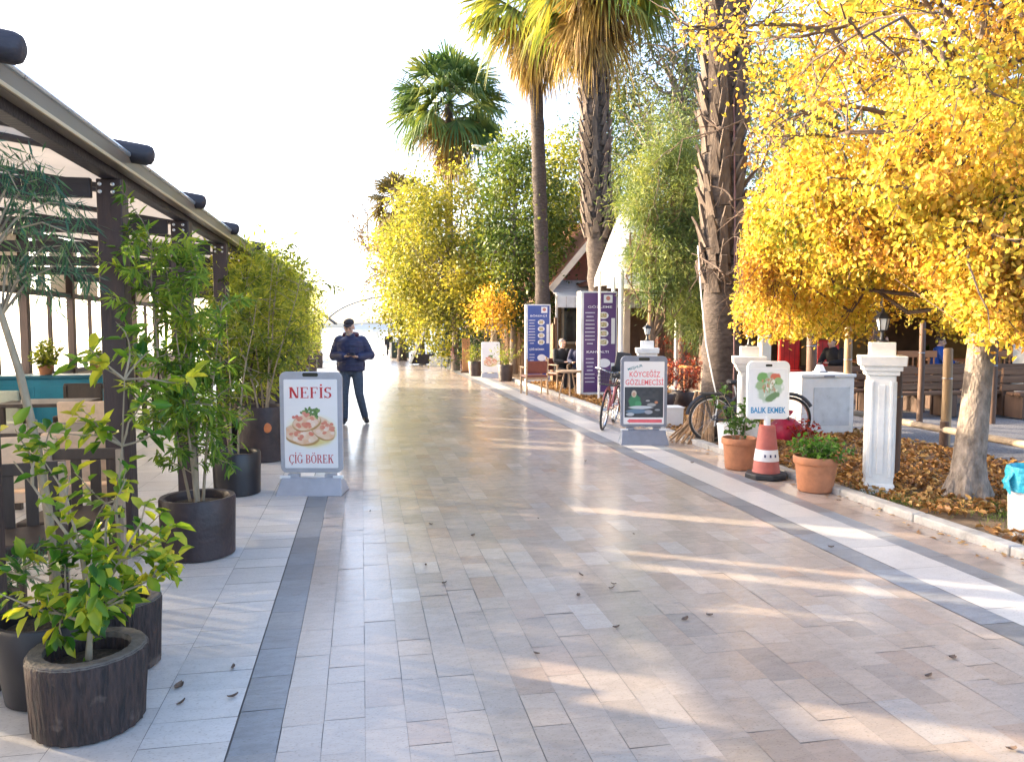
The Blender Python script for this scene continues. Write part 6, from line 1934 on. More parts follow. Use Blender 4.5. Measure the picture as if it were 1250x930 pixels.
b = MB(); b.box((-0.6, 0.28, 1.5), (0.9, 0.06, 1.1)); w_ = b.build('window', M('dark_window_glass', (0.03, 0.03, 0.03), rough=0.1), kio)
b = MB(); b.box((-0.6, 0.24, 2.08), (1.04, 0.05, 0.07)); b.box((-0.6, 0.24, 0.92), (1.04, 0.05, 0.07)); b.box((-1.09, 0.24, 1.5), (0.07, 0.05, 1.09)); b.box((-0.11, 0.24, 1.5), (0.07, 0.05, 1.09)); b.build('frame', CREAM, w_)
b = MB(); b.box((0.75, 0.28, 1.05), (0.8, 0.06, 2.0)); d_ = b.build('door', BROWNP, kio, bevel=0.004)
b = MB(); b.ball((0.45, 0.235, 1.0), 0.03, 10, 7); b.build('handle', CHROME, d_)
for x in (-1.7, 1.1):
    b = MB(); b.tube([(x, -1.42, 0), (x, -1.42, 2.31)], 0.04, 10); b.build('awning_post', WHITEP, kio)

kio.scale = (KS, KS, KS)
# white canopy tent
q = AT(774, 345, 18.6)
tent = thing('canopy_tent', 'white steep peaked canopy tent on white poles behind the violet totem', 'tent', (q.x, 18.6, 0))
b = MB()
n = 24
rings = []
for i, (r_, z) in enumerate([(1.02, 2.62), (1.0, 2.86), (0.98, 2.9), (0.8, 3.35), (0.62, 3.85), (0.44, 4.35), (0.28, 4.7), (0.16, 4.88), (0.08, 4.95), (0.02, 4.98)]):
    rings.append((r_, z))
b.lathe(rings, 32, wob=lambda w, z: (1.0 + 0.16 * (max(abs(math.cos(w)), abs(math.sin(w))) ** -1 - 1.2)) if z < 3.0 else 1 + 0.03 * math.cos(4 * w + math.pi))
b.f = [f for f in b.f if len(f) == 4]
b.build('canopy', cloth_mat('tent_fabric', (0.8, 0.79, 0.77), 0.3), tent, smooth=True)
for sx in (-0.8, 0.8):
    for sy in (-0.8, 0.8):
        b = MB(); b.tube([(sx, sy, 0), (sx, sy, 2.8)], 0.045, 10); b.build('pole', WHITEP, tent)
q = G(757, 492)
t = thing('flag_pole', 'thick white pole at the right edge of the violet totem', 'pole', (q.x, q.y, 0))
b = MB(); b.tube([(0, 0, 0), (0, 0, 2.75)], 0.055, 14); b.build('shaft', WHITEP, t)
b = MB(); b.lathe([(0.14, 0), (0.14, 0.02), (0.07, 0.05)], 20); b.build('foot_plate', WHITEP, t)
b = MB(); b.lathe([(0.06, 2.75), (0.06, 2.78), (0.03, 2.82)], 14); b.build('finial', WHITEP, t)
q = G(731, 491)
t = thing('flag_pole', 'thin white pole standing in front of the violet totem', 'pole', (q.x, q.y, 0))
b = MB(); b.tube([(0, 0, 0), (0, 0, 2.8)], 0.028, 12); b.build('shaft', WHITEP, t)
b = MB(); b.lathe([(0.12, 0), (0.12, 0.02), (0.05, 0.04)], 20); b.build('foot_plate', WHITEP, t)

p = G(789, 507)
lantern_column((p.x, p.y, 0.0), R(-17), 1.36, 'farthest white lantern column rising behind the gözleme sign')

# red leaved shrubs in planters
REDLEAF = leaf_mat('red_shrub_leaf', [(0.06, 0.04, 0.02), (0.2, 0.03, 0.02), (0.38, 0.05, 0.02), (0.14, 0.13, 0.03)], trans=0.35, nscale=2.5)
for i, (px, py, hh, ww, lab) in enumerate([(808, 503, 1.05, 0.34, 'red leaved shrub in a dark pot directly right of the gözleme sign'), (836, 500, 1.15, 0.4, 'wider red leaved shrub in a dark pot left of the thick near palm'), (815, 472, 1.5, 0.4, 'tall red leaved shrub in the back beneath the feathery tree')]):
    p = G(px, py)
    t = thing('red_shrub', lab, 'shrub', (p.x, p.y, 0), 0, 'red leaved shrubs')
    round_pot(t, 0.2, 0.26, 0.36, DARKPOT, wall=0.03, n=28)
    paths = []
    for k in range(13):
        az = rng.random() * 6.283
        s = sprig((0, 0, 0.3), (math.cos(az) * ww * 1.3, math.sin(az) * ww * 1.3, 1), hh - 0.35, 5, 0.1); paths.append((s, 0.008))
        for q in range(6): paths.append((sprig(s[1 + rng.integers(0, 4)], (rng.normal(), rng.normal(), 0.5), 0.2, 4, 0.2), 0.004))
    leafy_branches(t, paths, 9, (0.06, 0.5), REDLEAF, BARKD, 0.01, broad=False, start=0.2)

# small things along the far right kerb
t = thing('hedge', 'dark clipped hedge along the right side far down the walkway', 'hedge', (4.3, 34.0, 0))
k = 220
cl = np.stack([rng.normal(size=k) * 0.45, (rng.random(k) - 0.5) * 13, 0.25 + rng.random(k) * 1.15], 1)
P, off, idx = crown_points(cl, 9000, np.full(k, 0.2))
Ln = 0.09 * (0.6 + 0.8 * rng.random(len(P)))
V, Q = leaf_arrays(P, unit(off) + rng.normal(size=P.shape) * 0.4, Ln, Ln * 0.5, broad=False)
link('foliage', np_mesh('foliage', V, Q), leaf_mat('dark_hedge_leaf', [(0.012, 0.035, 0.018), (0.025, 0.06, 0.028), (0.05, 0.1, 0.035)], trans=0.25), t)
b = MB()
for j in range(9): b.tube([(0, -6 + j * 1.5, -0.02), (0.05, -6 + j * 1.5, 0.8)], 0.04, 6)
b.build('stems', BARKD, t)
for i, (px, py, w, h, mat, lab, cat) in enumerate([(536, 447, 0.75, 0.42, WHITEP, 'low white planter box at the far end of the right stripe', 'planter'), (489, 437, 0.85, 0.85, DARKPOT, 'dark green box cabinet with a white edge post far down the walkway', 'cabinet')]):
    p = G(px, py)
    t = thing('planter_box' if i == 0 else 'cabinet', lab, cat, (p.x, p.y, 0), -YAW)
    b = MB(); b.box((0, 0, h / 2), (w, 0.45, h)); b.build('body', mat if i == 0 else M('dark_green_paint', (0.015, 0.035, 0.025), rough=0.5), t, bevel=0.02)
    if i == 0:
        b = MB(); b.box((0, 0, h), (w - 0.08, 0.37, 0.02)); b.build('soil', SOIL, t)
    else:
        b = MB(); b.box((-w / 2 - 0.06, 0, h / 2), (0.11, 0.4, h + 0.04)); b.build('edge_post', WHITEP, t, bevel=0.01)
def plastic_chair(px, py, rz, mat, lab):
    p = G(px, py)
    t = thing('plastic_chair', lab, 'chair', (p.x, p.y, 0), R(rz), 'plastic chairs far along the right kerb')
    b = MB(); b.box((0, 0, 0.43), (0.46, 0.44, 0.04)); b.build('seat', mat, t, bevel=0.012)
    b = MB(); b.box((0, 0.22, 0.66), (0.46, 0.03, 0.44), rot=(R(-8), 0, 0)); b.build('backrest', mat, t, bevel=0.012)
    for x in (-0.2, 0.2):
        for y in (-0.18, 0.18):
            b = MB(); b.tube([(x * 1.1, y * 1.1, 0), (x, y, 0.42)], 0.022, 6); b.build('leg', mat, t)
plastic_chair(547, 450, 60, M('blue_grey_plastic', (0.25, 0.28, 0.36), rough=0.4), 'blue grey plastic chair beside the low white planter box')
plastic_chair(559, 452, 100, M('wine_plastic', (0.2, 0.06, 0.09), rough=0.4), 'wine red plastic chair left of the orange brown post')
p = G(569, 455)
t = thing('menu_stand', 'slim orange brown wooden stand between the chairs and the small white sign', 'stand', (p.x, p.y, 0), -YAW)
b = MB(); b.box((0, 0, 0.62), (0.28, 0.06, 1.2)); b.build('board', M('orange_brown_board', (0.42, 0.2, 0.08), rough=0.6), t, bevel=0.01)
b = MB(); b.box((0, 0, 0.03), (0.36, 0.3, 0.06)); b.build('foot', BROWNP, t, bevel=0.01)
for px, py, lab in [(580, 459, 'small potted bush in a dark pot left of the small white sign'), (617, 465, 'dark potted bush just right of the small white sign')]:
    p = G(px, py)
    t = thing('potted_bush', lab, 'potted plant', (p.x, p.y, 0), 0, 'potted bushes far along the right kerb')
    round_pot(t, 0.2, 0.24, 0.5, DARKPOT, wall=0.03, n=24)
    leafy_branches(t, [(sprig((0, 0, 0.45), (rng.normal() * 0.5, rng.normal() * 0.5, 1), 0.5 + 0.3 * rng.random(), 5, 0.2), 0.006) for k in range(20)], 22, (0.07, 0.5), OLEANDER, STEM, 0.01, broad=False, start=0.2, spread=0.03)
# reed screen behind the mid trees
t = thing('reed_fence', 'tall brown reed fence behind the yellow trees on the right', 'fence', (5.6, 33.0, 0))
n = 420
b = MB()
for i in range(n):
    y = -10.5 + 21 * i / n
    b.box((rng.normal() * 0.012, y, 0.85 + rng.normal() * 0.05), (0.03, 0.046, 1.7))
b.build('reeds', M('brown_reed', (0.2, 0.12, 0.07), rough=0.85, var=0.4, scale=14, stretch=(1, 1, 0.1)), t)
for y in (-10.5, -5.2, 0, 5.2, 10.5):
    b = MB(); b.box((0.07, y, 0.95), (0.08, 0.08, 1.9)); b.build('post', BROWNP, t)

# arch of thin pipe over the far end of the walkway, a dark roofed hut, the pier pavilion
t = thing('arch', 'thin grey pipe arch spanning the far end of the walkway', 'arch', (1.75, 37.0, 0))
pts = [(-3.6, 0, 0)] + [(-3.6 * math.cos(a), 0, 1.2 + 1.88 * math.sin(a)) for a in np.linspace(0, math.pi, 30)] + [(3.6, 0, 0)]
b = MB(); b.tube(pts, 0.04, 8); b.build('pipe', M('grey_pipe', (0.4, 0.4, 0.42), rough=0.4), t, smooth=True)
for x in (-3.6, 3.6):
    b = MB(); b.lathe([(0.12, 0), (0.12, 0.03), (0.05, 0.06)], 14); b.build('foot_plate', DGREYPL, t, loc=(x, 0, 0))
hut = thing('hut', 'small dark gable roofed hut at the far left end of the hedge row', 'building', (-3.5, 38.5, 0))
b = MB(); b.box((0, 0, 0.85), (3.0, 3.0, 1.7)); b.build('wall', OCHRE, hut)
b = MB()
for s in (-1, 1):
    vs = [(s * 2.3, -2.0, 1.75), (s * 2.3, 2.0, 1.75), (0, 2.0, 3.5), (0, -2.0, 3.5)]
    b.add(vs + [(x, y, z + 0.09) for x, y, z in vs], [(0, 1, 2, 3), (4, 5, 6, 7), (0, 1, 5, 4), (0, 3, 7, 4), (1, 2, 6, 5)])
b.build('roof', M('dark_slate_roof', (0.06, 0.06, 0.07), rough=0.7, var=0.2, scale=8), hut)
b = MB(); b.box((0.6, -1.52, 0.8), (0.8, 0.05, 1.5)); b.build('door', BROWNP, hut)
pav = thing('pier_pavilion', 'long flat white roofed pavilion with blue grey hips on the pier in the far distance', 'building', (1.3, 66.0, -0.4))
b = MB(); b.box((0, 0, 1.72), (6.4, 5.0, 0.22)); b.build('fascia', WHITEP, pav, bevel=0.02)
b = MB(); b.box((0, 0, 2.06), (6.3, 4.9, 0.42), taper=(0.45, 0.2)); b.build('roof', M('blue_grey_roof', (0.2, 0.25, 0.32), rough=0.6), pav)
for x in (-3, -1.5, 0, 1.5, 3):
    for y in (-2.3, 2.3):
        b = MB(); b.box((x, y, 0.81), (0.14, 0.14, 1.62)); b.build('post', WHITEP, pav)
b = MB(); b.box((0, 2.3, 0.5), (6.2, 0.08, 0.08)); b.box((0, 2.3, 0.9), (6.2, 0.08, 0.08)); b.build('railing', WHITEP, pav)
for i, (x, y) in enumerate([(0.9, 56.0), (2.6, 57.5)]):
    t = thing('pier_bench', ['pale bench on the pier left of the distant walker', 'pale bench on the pier right of the distant walker'][i], 'bench', (x - 1.0 + i, y, -0.4), 0.0, 'benches on the pier')
    b = MB(); b.box((0, 0, 0.42), (1.3, 0.4, 0.06)); b.build('seat', WHITEP, t)
    b = MB(); b.box((0, 0.2, 0.68), (1.3, 0.05, 0.3)); b.build('backrest', WHITEP, t)
    for xx in (-0.55, 0.55):
        b = MB(); b.box((xx, 0, 0.2), (0.08, 0.38, 0.4)); b.build('leg', WHITEP, t)
# street lamp whose head shows between the palm crowns
q = AT(590, 183, 27.0)
t = thing('street_lamp', 'white street lamp head reaching out beside the far palm crown', 'street lamp', (q.x + 1.1, 27.0, 0))
zt = q.z
b = MB(); b.tube([(0, 0, 0), (0, 0, zt - 0.5), (-0.1, 0, zt - 0.15), (-0.7, 0, zt + 0.02)], [0.08, 0.06, 0.05, 0.04], 10); b.build('pole', M('grey_pipe', (0, 0, 0)), t, smooth=True)
b = MB(); b.tube([(-0.65, 0, zt), (-0.85, 0, zt + 0.03), (-1.35, 0, zt + 0.1), (-1.5, 0, zt + 0.12)], [0.06, 0.13, 0.12, 0.04], 14, flat=0.45); h_ = b.build('lamp_head', WHITEP, t, smooth=True)
b = MB(); b.box((-1.1, 0, zt - 0.015), (0.45, 0.16, 0.02), rot=(0, R(8), 0)); b.build('lens', FROST, h_)
# ================================================================= TREES
YELLOW = leaf_mat('autumn_yellow_leaf', [(0.2, 0.26, 0.035), (0.42, 0.38, 0.05), (0.64, 0.5, 0.07), (0.68, 0.47, 0.075), (0.54, 0.28, 0.05), (0.3, 0.15, 0.045)], trans=0.5, rough=0.5, clump=0.55, nscale=1.3)
LIME = leaf_mat('lime_yellow_leaf', [(0.06, 0.085, 0.02), (0.19, 0.2, 0.03), (0.37, 0.33, 0.045), (0.52, 0.42, 0.08)], trans=0.45, clump=0.6, nscale=0.6)
GREENT = leaf_mat('mid_green_leaf', [(0.03, 0.06, 0.02), (0.07, 0.12, 0.03), (0.16, 0.2, 0.03), (0.34, 0.34, 0.04)], trans=0.4, clump=0.65, nscale=0.6)
OLIVE = leaf_mat('olive_green_leaf', [(0.035, 0.06, 0.03), (0.08, 0.12, 0.045), (0.16, 0.19, 0.06), (0.3, 0.3, 0.07)], trans=0.4, clump=0.6, nscale=0.8)
NEEDLE = leaf_mat('blue_green_needle', [(0.035, 0.065, 0.028), (0.09, 0.14, 0.05), (0.2, 0.24, 0.06), (0.42, 0.39, 0.1)], trans=0.45, clump=0.7, nscale=1.2)
ORANGE = leaf_mat('orange_leaf', [(0.45, 0.22, 0.03), (0.7, 0.42, 0.05), (0.8, 0.6, 0.08)], trans=0.45, nscale=1.2)
BROWN = leaf_mat('brown_dry_leaf', [(0.1, 0.06, 0.03), (0.2, 0.12, 0.05), (0.32, 0.2, 0.08)], trans=0.3, nscale=1.2)

# the big autumn tree on the right: trunk leaning, crown reaching over the kerb
p = G(1180, 612)
YB = leaf_mat('autumn_yellow_leaf', [])if False else YELLOW
PALEBARK = M('pale_flaky_bark', (0.19, 0.15, 0.12), rough=0.95, var=0.45, scale=16, bump=1.0, bscale=42, stretch=(1, 1, 0.5), col2=(0.36, 0.3, 0.25))
def big_tree():
    global rng
    keep, rng = rng, np.random.default_rng(77)
    t = thing('autumn_tree', 'large golden yellow autumn tree with pale leaning trunk overhanging the kerb on the right', 'tree', p)
    # trunk
    mb = MB()
    def L3(px, py, dy=0.0): return AT(px, py, p.y + dy) - p
    tp = [Vector((0, 0, -0.05)), Vector((0.005, 0, 0.1)), L3(1183, 560), L3(1190, 500), L3(1196, 440), L3(1203, 380), L3(1208, 310), L3(1208, 230), L3(1204, 150), L3(1200, 60), L3(1196, -60), L3(1192, -190)]
    tp = [Vector((v.x, 0.0, v.z)) for v in tp]
    mb.tube(tp, [0.23, 0.175, 0.138, 0.122, 0.113, 0.106, 0.1, 0.092, 0.08, 0.065, 0.045, 0.02], 20)
    for k in range(7):
        a = k * 0.9 + 0.3
        mb.tube([(0.09 * math.cos(a), 0.09 * math.sin(a), 0.28), (0.16 * math.cos(a), 0.16 * math.sin(a), 0.08), (0.25 * math.cos(a), 0.25 * math.sin(a), -0.03)], [0.05, 0.06, 0.03], 10)
    mb.build('trunk', PALEBARK, t, smooth=True)
    mb = MB()
    # crown: boughs sweep out from the trunk and end in drooping sprays of leaves
    tips, seats = [], []
    def floor_z(x, y):      # the underside of the crown: lowest round the trunk, lifted over the paving
        return 1.5 + 0.55 * max(0.0, 4.3 - x) + (0.5 * min(1.0, max(0.0, (0.9 * y - x) / 0.7)) if y < 7.25 else 0.0)
    def xlim(z):
        return 3.2 - min(0.75, max(0.0, (z - 3.6) * 1.1))
    cx = tp[7].x
    for k in range(64):
        u = (k + rng.random()) / 64
        j = 4.6 + 6.0 * u
        i = int(j)
        a = tp[i].lerp(tp[i + 1], j - i)
        az = k * 2.39996 + rng.normal() * 0.3
        # reach: wide in the middle, shorter near the top
        reach = (1.5 + 1.5 * math.sin(math.pi * min(1, 0.25 + 0.7 * u))) * (0.7 + 0.45 * rng.random())
        rise = -0.15 + 0.75 * u * reach * 0.5 + rng.normal() * 0.15
        e = a + Vector((math.cos(az) * reach, math.sin(az) * reach * 0.95, rise - 0.25 * (1 - u) - (0.9 if u < 0.3 else 0.0)))
        we = e + p
        e.x += max(0.0, xlim(we.z) + 0.25 - we.x)
        e.y += max(0.0, 4.7 - we.y)
        e.z += max(0.0, floor_z(e.x + p.x, e.y + p.y) + 0.25 - we.z)
        w = wander(a, e, 8, 0.1, 0.09)
        r0 = (0.024 if u < 0.3 else 0.04) * (1.2 - 0.6 * u)
        mb.tube(w, [r0 * (1 - 0.85 * q / 8) for q in range(9)], 7)
        for q in range(12):
            s = 2 + 6 * rng.random()
            ii = min(7, int(s))
            c_ = w[ii].lerp(w[ii + 1], s - ii)
            d = (w[ii + 1] - w[ii]).normalized()
            dirv = d * 0.6 + Vector(rng.normal(size=3)) * 0.75
            sp = sprig(c_, dirv, 0.35 + 0.6 * rng.random(), 5, 0.22, 0.07)
            if any(v.z + p.z < floor_z(v.x + p.x, v.y + p.y) or v.x + p.x < xlim(v.z + p.z) for v in sp): continue
            mb.tube(sp, [0.011, 0.009, 0.0075, 0.006, 0.0045, 0.003], 5)
            for m in range(3):
                seats.append((sp[2 + m], (sp[3 + m] if m < 3 else sp[-1])))
            tips.append(sp[-1])
            for z in range(2):
                s2 = sprig(sp[2 + rng.integers(0, 3)], Vector(rng.normal(size=3)) + Vector((0, 0, -0.3)), 0.25 + 0.25 * rng.random(), 4, 0.25, 0.1)
                if any(v.z + p.z < floor_z(v.x + p.x, v.y + p.y) - 0.05 for v in s2): continue
                mb.tube(s2, [0.006, 0.005, 0.004, 0.003, 0.002], 4)
                for m in range(4): seats.append((s2[m], s2[m + 1]))
    # long sprays that hang from the low boughs round the trunk
    low = [(a, b) for a, b in seats if a.z + p.z < 3.3 and a.x + p.x > 3.6]
    for k in range(950):
        a = low[rng.integers(0, len(low))][0]
        w = sprig(a, (rng.normal() * 0.6, rng.normal() * 0.6, -0.7), 0.5 + 0.95 * rng.random(), 6, 0.18, 0.12)
        w = [v for v in w if v.z + p.z > floor_z(v.x + p.x, v.y + p.y) and v.y + p.y > 4.6]
        if len(w) < 3: continue
        mb.tube(w, [0.006 - 0.0007 * i for i in range(len(w))], 4)
        for m in range(len(w) - 1):
            seats.append((w[m], w[m + 1])); seats.append((w[m], w[m + 1])); seats.append((w[m], w[m + 1]))
    mb.build('limbs', M('brown_limb_bark', (0.11, 0.075, 0.055), rough=0.9, var=0.3, scale=20, bump=0.4), t, smooth=True)
    S0 = np.array([np.array(a) for a, b in seats]); S1 = np.array([np.array(b) for a, b in seats])
    # hang back from the lens: keep leaves out of the air right in front of the camera
    n = 240000
    idx = rng.integers(0, len(S0), n)
    f = rng.random(n)[:, None]
    P = S0[idx] * (1 - f) + S1[idx] * f + rng.normal(size=(n, 3)) * 0.075
    W = P + np.array(p)
    # the upper left of the crown is thin and lets the sky through
    thin = np.clip((W[:, 2] - 3.2) / 1.6, 0, 1) * np.clip((p.x - 0.6 - W[:, 0]) / 1.0, 0, 1)
    hole = vnoise(W[:, 0] / 4 + 2, W[:, 2] / 4 + 0.37 * W[:, 1] / 4, 7, 21)
    lowest = 1.46 + 0.55 * np.maximum(0, 4.3 - W[:, 0]) + 0.5 * np.clip((0.9 * W[:, 1] - W[:, 0] + 0.25 * (vnoise(W[:, 1] / 3, W[:, 2] / 3, 9, 61) - 0.5)) / 0.7, 0, 1) * (W[:, 1] < 7.25) + 0.3 * (vnoise(W[:, 0] / 4, W[:, 1] / 4, 12, 62) - 0.5)
    left = 3.1 + 0.44 * np.maximum(0, W[:, 1] - 5.8) - np.clip((W[:, 2] - 3.6) * 1.1, 0, 0.75)
    ok = (rng.random(n) > thin * 0.62) & (hole > 0.13 + 0.26 * thin) & (W[:, 1] > 4.4) & (W[:, 2] > lowest) & (W[:, 0] > left)
    P = P[ok]; n = len(P)
    D = rng.normal(size=(n, 3)) * 0.8; D[:, 2] -= 0.75
    Ln = 0.044 * (0.55 + 0.85 * rng.random(n))
    V, Q = leaf_arrays(P, D, Ln, Ln * 0.66, broad=True, curl=0.1, fold=0.15)
    link('crown', np_mesh('crown', V, Q), YELLOW, t)
    rng = keep
big_tree()

def TR(px, py, Y): return AT(px, py, Y)
def tree_at(name, label, cat, px, base_py, cpx, cpy, Y, rx, rz, ry=None, **k):
    c = TR(cpx, cpy, Y)
    b = TR(px, base_py, Y); b.z = 0
    return make_tree(name, label, cat, b, k.pop('height', c.z), c, (rx, ry or rx, rz), k.pop('nclump', 110), k.pop('nleaf', 12000), k.pop('leaf', (0.11, 0.6)), k.pop('mat'), **k)

tree_at('yellow_tree', 'bright lemon yellow tree at the right of the walkway beneath the far palm', 'tree', 555, 440, 550, 318, 29, 2.15, 3.1, mat=LIME, nclump=70, nleaf=24000, leaf=(0.13, 0.6), trunk_r=0.14, spread=0.42, seed=1, limbs=26)
tree_at('yellow_tree', 'yellow tree with brownish lower leaves standing farthest along the walkway', 'tree', 515, 438, 508, 335, 35, 1.5, 3.4, mat=LIME, nclump=46, nleaf=11000, leaf=(0.14, 0.6), trunk_r=0.13, spread=0.44, seed=2)
tree_at('orange_tree', 'small orange leaved tree above the small white sign', 'tree', 602, 455, 604, 378, 25.5, 0.62, 0.6, mat=ORANGE, nclump=16, nleaf=2600, leaf=(0.1, 0.6), trunk_r=0.06, spread=0.24, seed=3, bark=STEM)
tree_at('green_tree', 'dense dark green tree with yellow edges left of the slim palm trunk', 'tree', 628, 460, 636, 285, 26, 1.55, 3.3, mat=GREENT, nclump=130, nleaf=17000, leaf=(0.13, 0.55), trunk_r=0.13, spread=0.34, seed=4)
tree_at('green_tree', 'sunlit yellow green tree between the slim and the stout palm', 'tree', 695, 440, 693, 258, 29, 1.6, 3.2, mat=LIME if False else leaf_mat('yellow_green_leaf', [(0.06, 0.1, 0.02), (0.17, 0.21, 0.03), (0.36, 0.36, 0.04), (0.5, 0.42, 0.05)], trans=0.45, nscale=0.7), nclump=100, nleaf=13000, leaf=(0.13, 0.55), trunk_r=0.12, spread=0.36, seed=5)
tree_at('feathery_tree', 'feathery blue green casuarina with drooping needles beside the white tent', 'tree', 792, 500, 815, 262, 15.0, 0.9, 1.95, mat=NEEDLE, nclump=75, nleaf=42000, leaf=(0.12, 0.13), trunk_r=0.09, spread=0.2, droop=0.25, seed=6, limbs=40, bark=M('tan_bark', (0.17, 0.11, 0.065), rough=0.9, var=0.3, scale=12, bump=0.6))
tree_at('feathery_tree', 'lower feathery green tree behind the thick near palm trunk', 'tree', 858, 510, 852, 350, 16.5, 0.95, 1.15, mat=NEEDLE, nclump=55, nleaf=21000, leaf=(0.12, 0.13), trunk_r=0.08, spread=0.2, droop=0.25, seed=7, limbs=26)
tree_at('tall_tree', 'tall loose olive green tree with open crown behind the near palm', 'tree', 830, 450, 815, 110, 21, 1.9, 2.7, mat=OLIVE, nclump=64, nleaf=9000, leaf=(0.15, 0.3), trunk_r=0.16, spread=0.34, seed=8, limbs=34)
tree_at('tall_tree', 'tall olive green tree whose crown fills the gap behind the golden tree', 'tree', 960, 440, 950, 150, 25, 3.0, 3.4, mat=OLIVE, nclump=100, nleaf=14000, leaf=(0.16, 0.35), trunk_r=0.18, spread=0.42, seed=9)
tree_at('tall_tree', 'dark leafy tree behind the restaurant roof at the far right', 'tree', 1160, 440, 1160, 190, 29, 4.0, 4.0, mat=GREENT, nclump=110, nleaf=12000, leaf=(0.2, 0.5), trunk_r=0.2, spread=0.5, seed=10)
tree_at('green_tree', 'mid green tree behind the kiosk gable', 'tree', 752, 440, 748, 205, 33, 2.0, 3.4, mat=GREENT, nclump=90, nleaf=10000, leaf=(0.15, 0.5), trunk_r=0.14, spread=0.4, seed=11)
tree_at('yellow_tree', 'dull yellow tree far behind the green tree near the kiosk', 'tree', 600, 440, 598, 330, 40, 2.2, 3.0, mat=LIME, nclump=90, nleaf=9000, leaf=(0.16, 0.6), trunk_r=0.14, spread=0.4, seed=12)

# leafless tree reaching out over the far walkway
def bare_tree():
    global rng
    keep, rng = rng, np.random.default_rng(55)
    b0 = TR(492, 438, 44); b0.z = 0
    t = thing('bare_tree', 'almost leafless grey tree with thin branches against the sky at the far end', 'tree', b0)
    mb = MB()
    top = TR(470, 300, 44) - b0
    mb.tube([(0, 0, 0), (0.05, 0, 2), Vector((-0.3, 0, 4)), top], [0.16, 0.13, 0.1, 0.05], 10)
    Ps = []
    for (px, py) in [(455, 213), (478, 225), (430, 262), (418, 258), (440, 300), (445, 345), (466, 345), (425, 285), (470, 250), (436, 238), (486, 262), (452, 330)]:
        e = TR(px, py, 44 + rng.normal()) - b0
        a = Vector((0.0, 0, 2.2)).lerp(top, 0.2 + 0.7 * rng.random())
        w = wander(a, e, 7, 0.12, 0.05)
        mb.tube(w, [0.07, 0.06, 0.05, 0.042, 0.034, 0.028, 0.022, 0.018], 6)
        for q in range(9):
            i = 2 + rng.integers(0, 5)
            s = sprig(w[i], (w[i + 1] - w[i]).normalized() + Vector(rng.normal(size=3)) * 0.7, 0.5 + 0.6 * rng.random(), 5, 0.25)
            mb.tube(s, [0.026, 0.022, 0.019, 0.016, 0.013, 0.011], 4)
            for v in s[2:]:
                for z in range(7): Ps.append(np.array(v) + rng.normal(size=3) * 0.16)
    mb.build('trunk', BARK, t, smooth=True)
    P = np.array(Ps); n = len(P)
    Ln = 0.12 * (0.6 + 0.8 * rng.random(n))
    V, Q = leaf_arrays(P, rng.normal(size=(n, 3)), Ln, Ln * 0.5, broad=False)
    link('crown', np_mesh('crown', V, Q), BROWN, t)
    rng = keep
bare_tree()

# palms
def palm_at(name, label, px, Y, cpy, **k):
    b = TR(px, 400, Y); b.z = 0
    top = TR(k.pop('cpx', px), cpy, Y)
    lean = (top.x - b.x, 0.0)
    return fan_palm(name, label, b, top.z, lean=lean, **k)
PALM_Y = leaf_mat('palm_sunlit_yellow', [(0.05, 0.085, 0.022), (0.13, 0.17, 0.035), (0.3, 0.28, 0.05), (0.46, 0.36, 0.07)], trans=0.4, clump=0.6, nscale=0.8)  # frond colours shifted to yellow to look sunlit
gp = 'fan palms along the right side'
palm_at('fan_palm', 'stout palm with rough flaky trunk standing nearest at the kerb behind the second lantern column', 882, 10.3, -235, r0=0.27, r1=0.25, crown_r=2.1, nfr=46, skirt_len=1.5, nskirt=44, boots=2.15, seed=1, group=gp, skirt_w=0.5)
palm_at('fan_palm', 'slim straight palm with golden hanging dead fronds behind the blue totem', 664, 24.0, 0, cpx=650, r0=0.23, r1=0.2, crown_r=2.3, nfr=48, skirt_len=2.1, nskirt=66, seed=2, group=gp, skirt_w=0.65, low=-0.55, gmat=PALM_Y)
palm_at('fan_palm', 'stout palm with thick shaggy straw skirt behind the violet totem', 731, 19.2, -35, cpx=722, r0=0.22, r1=0.34, crown_r=2.2, nfr=48, skirt_len=2.0, nskirt=60, boots=3.9, seed=3, group=gp, skirt_w=0.4, low=-0.5, boot_r=0.33, gmat=PALM_Y)
palm_at('fan_palm', 'complete dark green fan palm standing against the white sky in mid distance', 548, 35.0, 128, r0=0.2, r1=0.17, crown_r=2.75, nfr=64, skirt_len=2.6, nskirt=56, seed=4, group=gp, skirt_w=0.8, low=-0.55)
palm_at('fan_palm', 'shabby brown fan palm farthest away behind the yellow trees', 490, 38.0, 248, r0=0.18, r1=0.16, crown_r=1.7, nfr=34, skirt_len=2.6, nskirt=60, seed=5, group=gp, skirt_w=0.6, gmat=leaf_mat('palm_brown_green', [(0.06, 0.06, 0.025), (0.14, 0.11, 0.04), (0.26, 0.18, 0.07)], trans=0.3), low=-0.6)
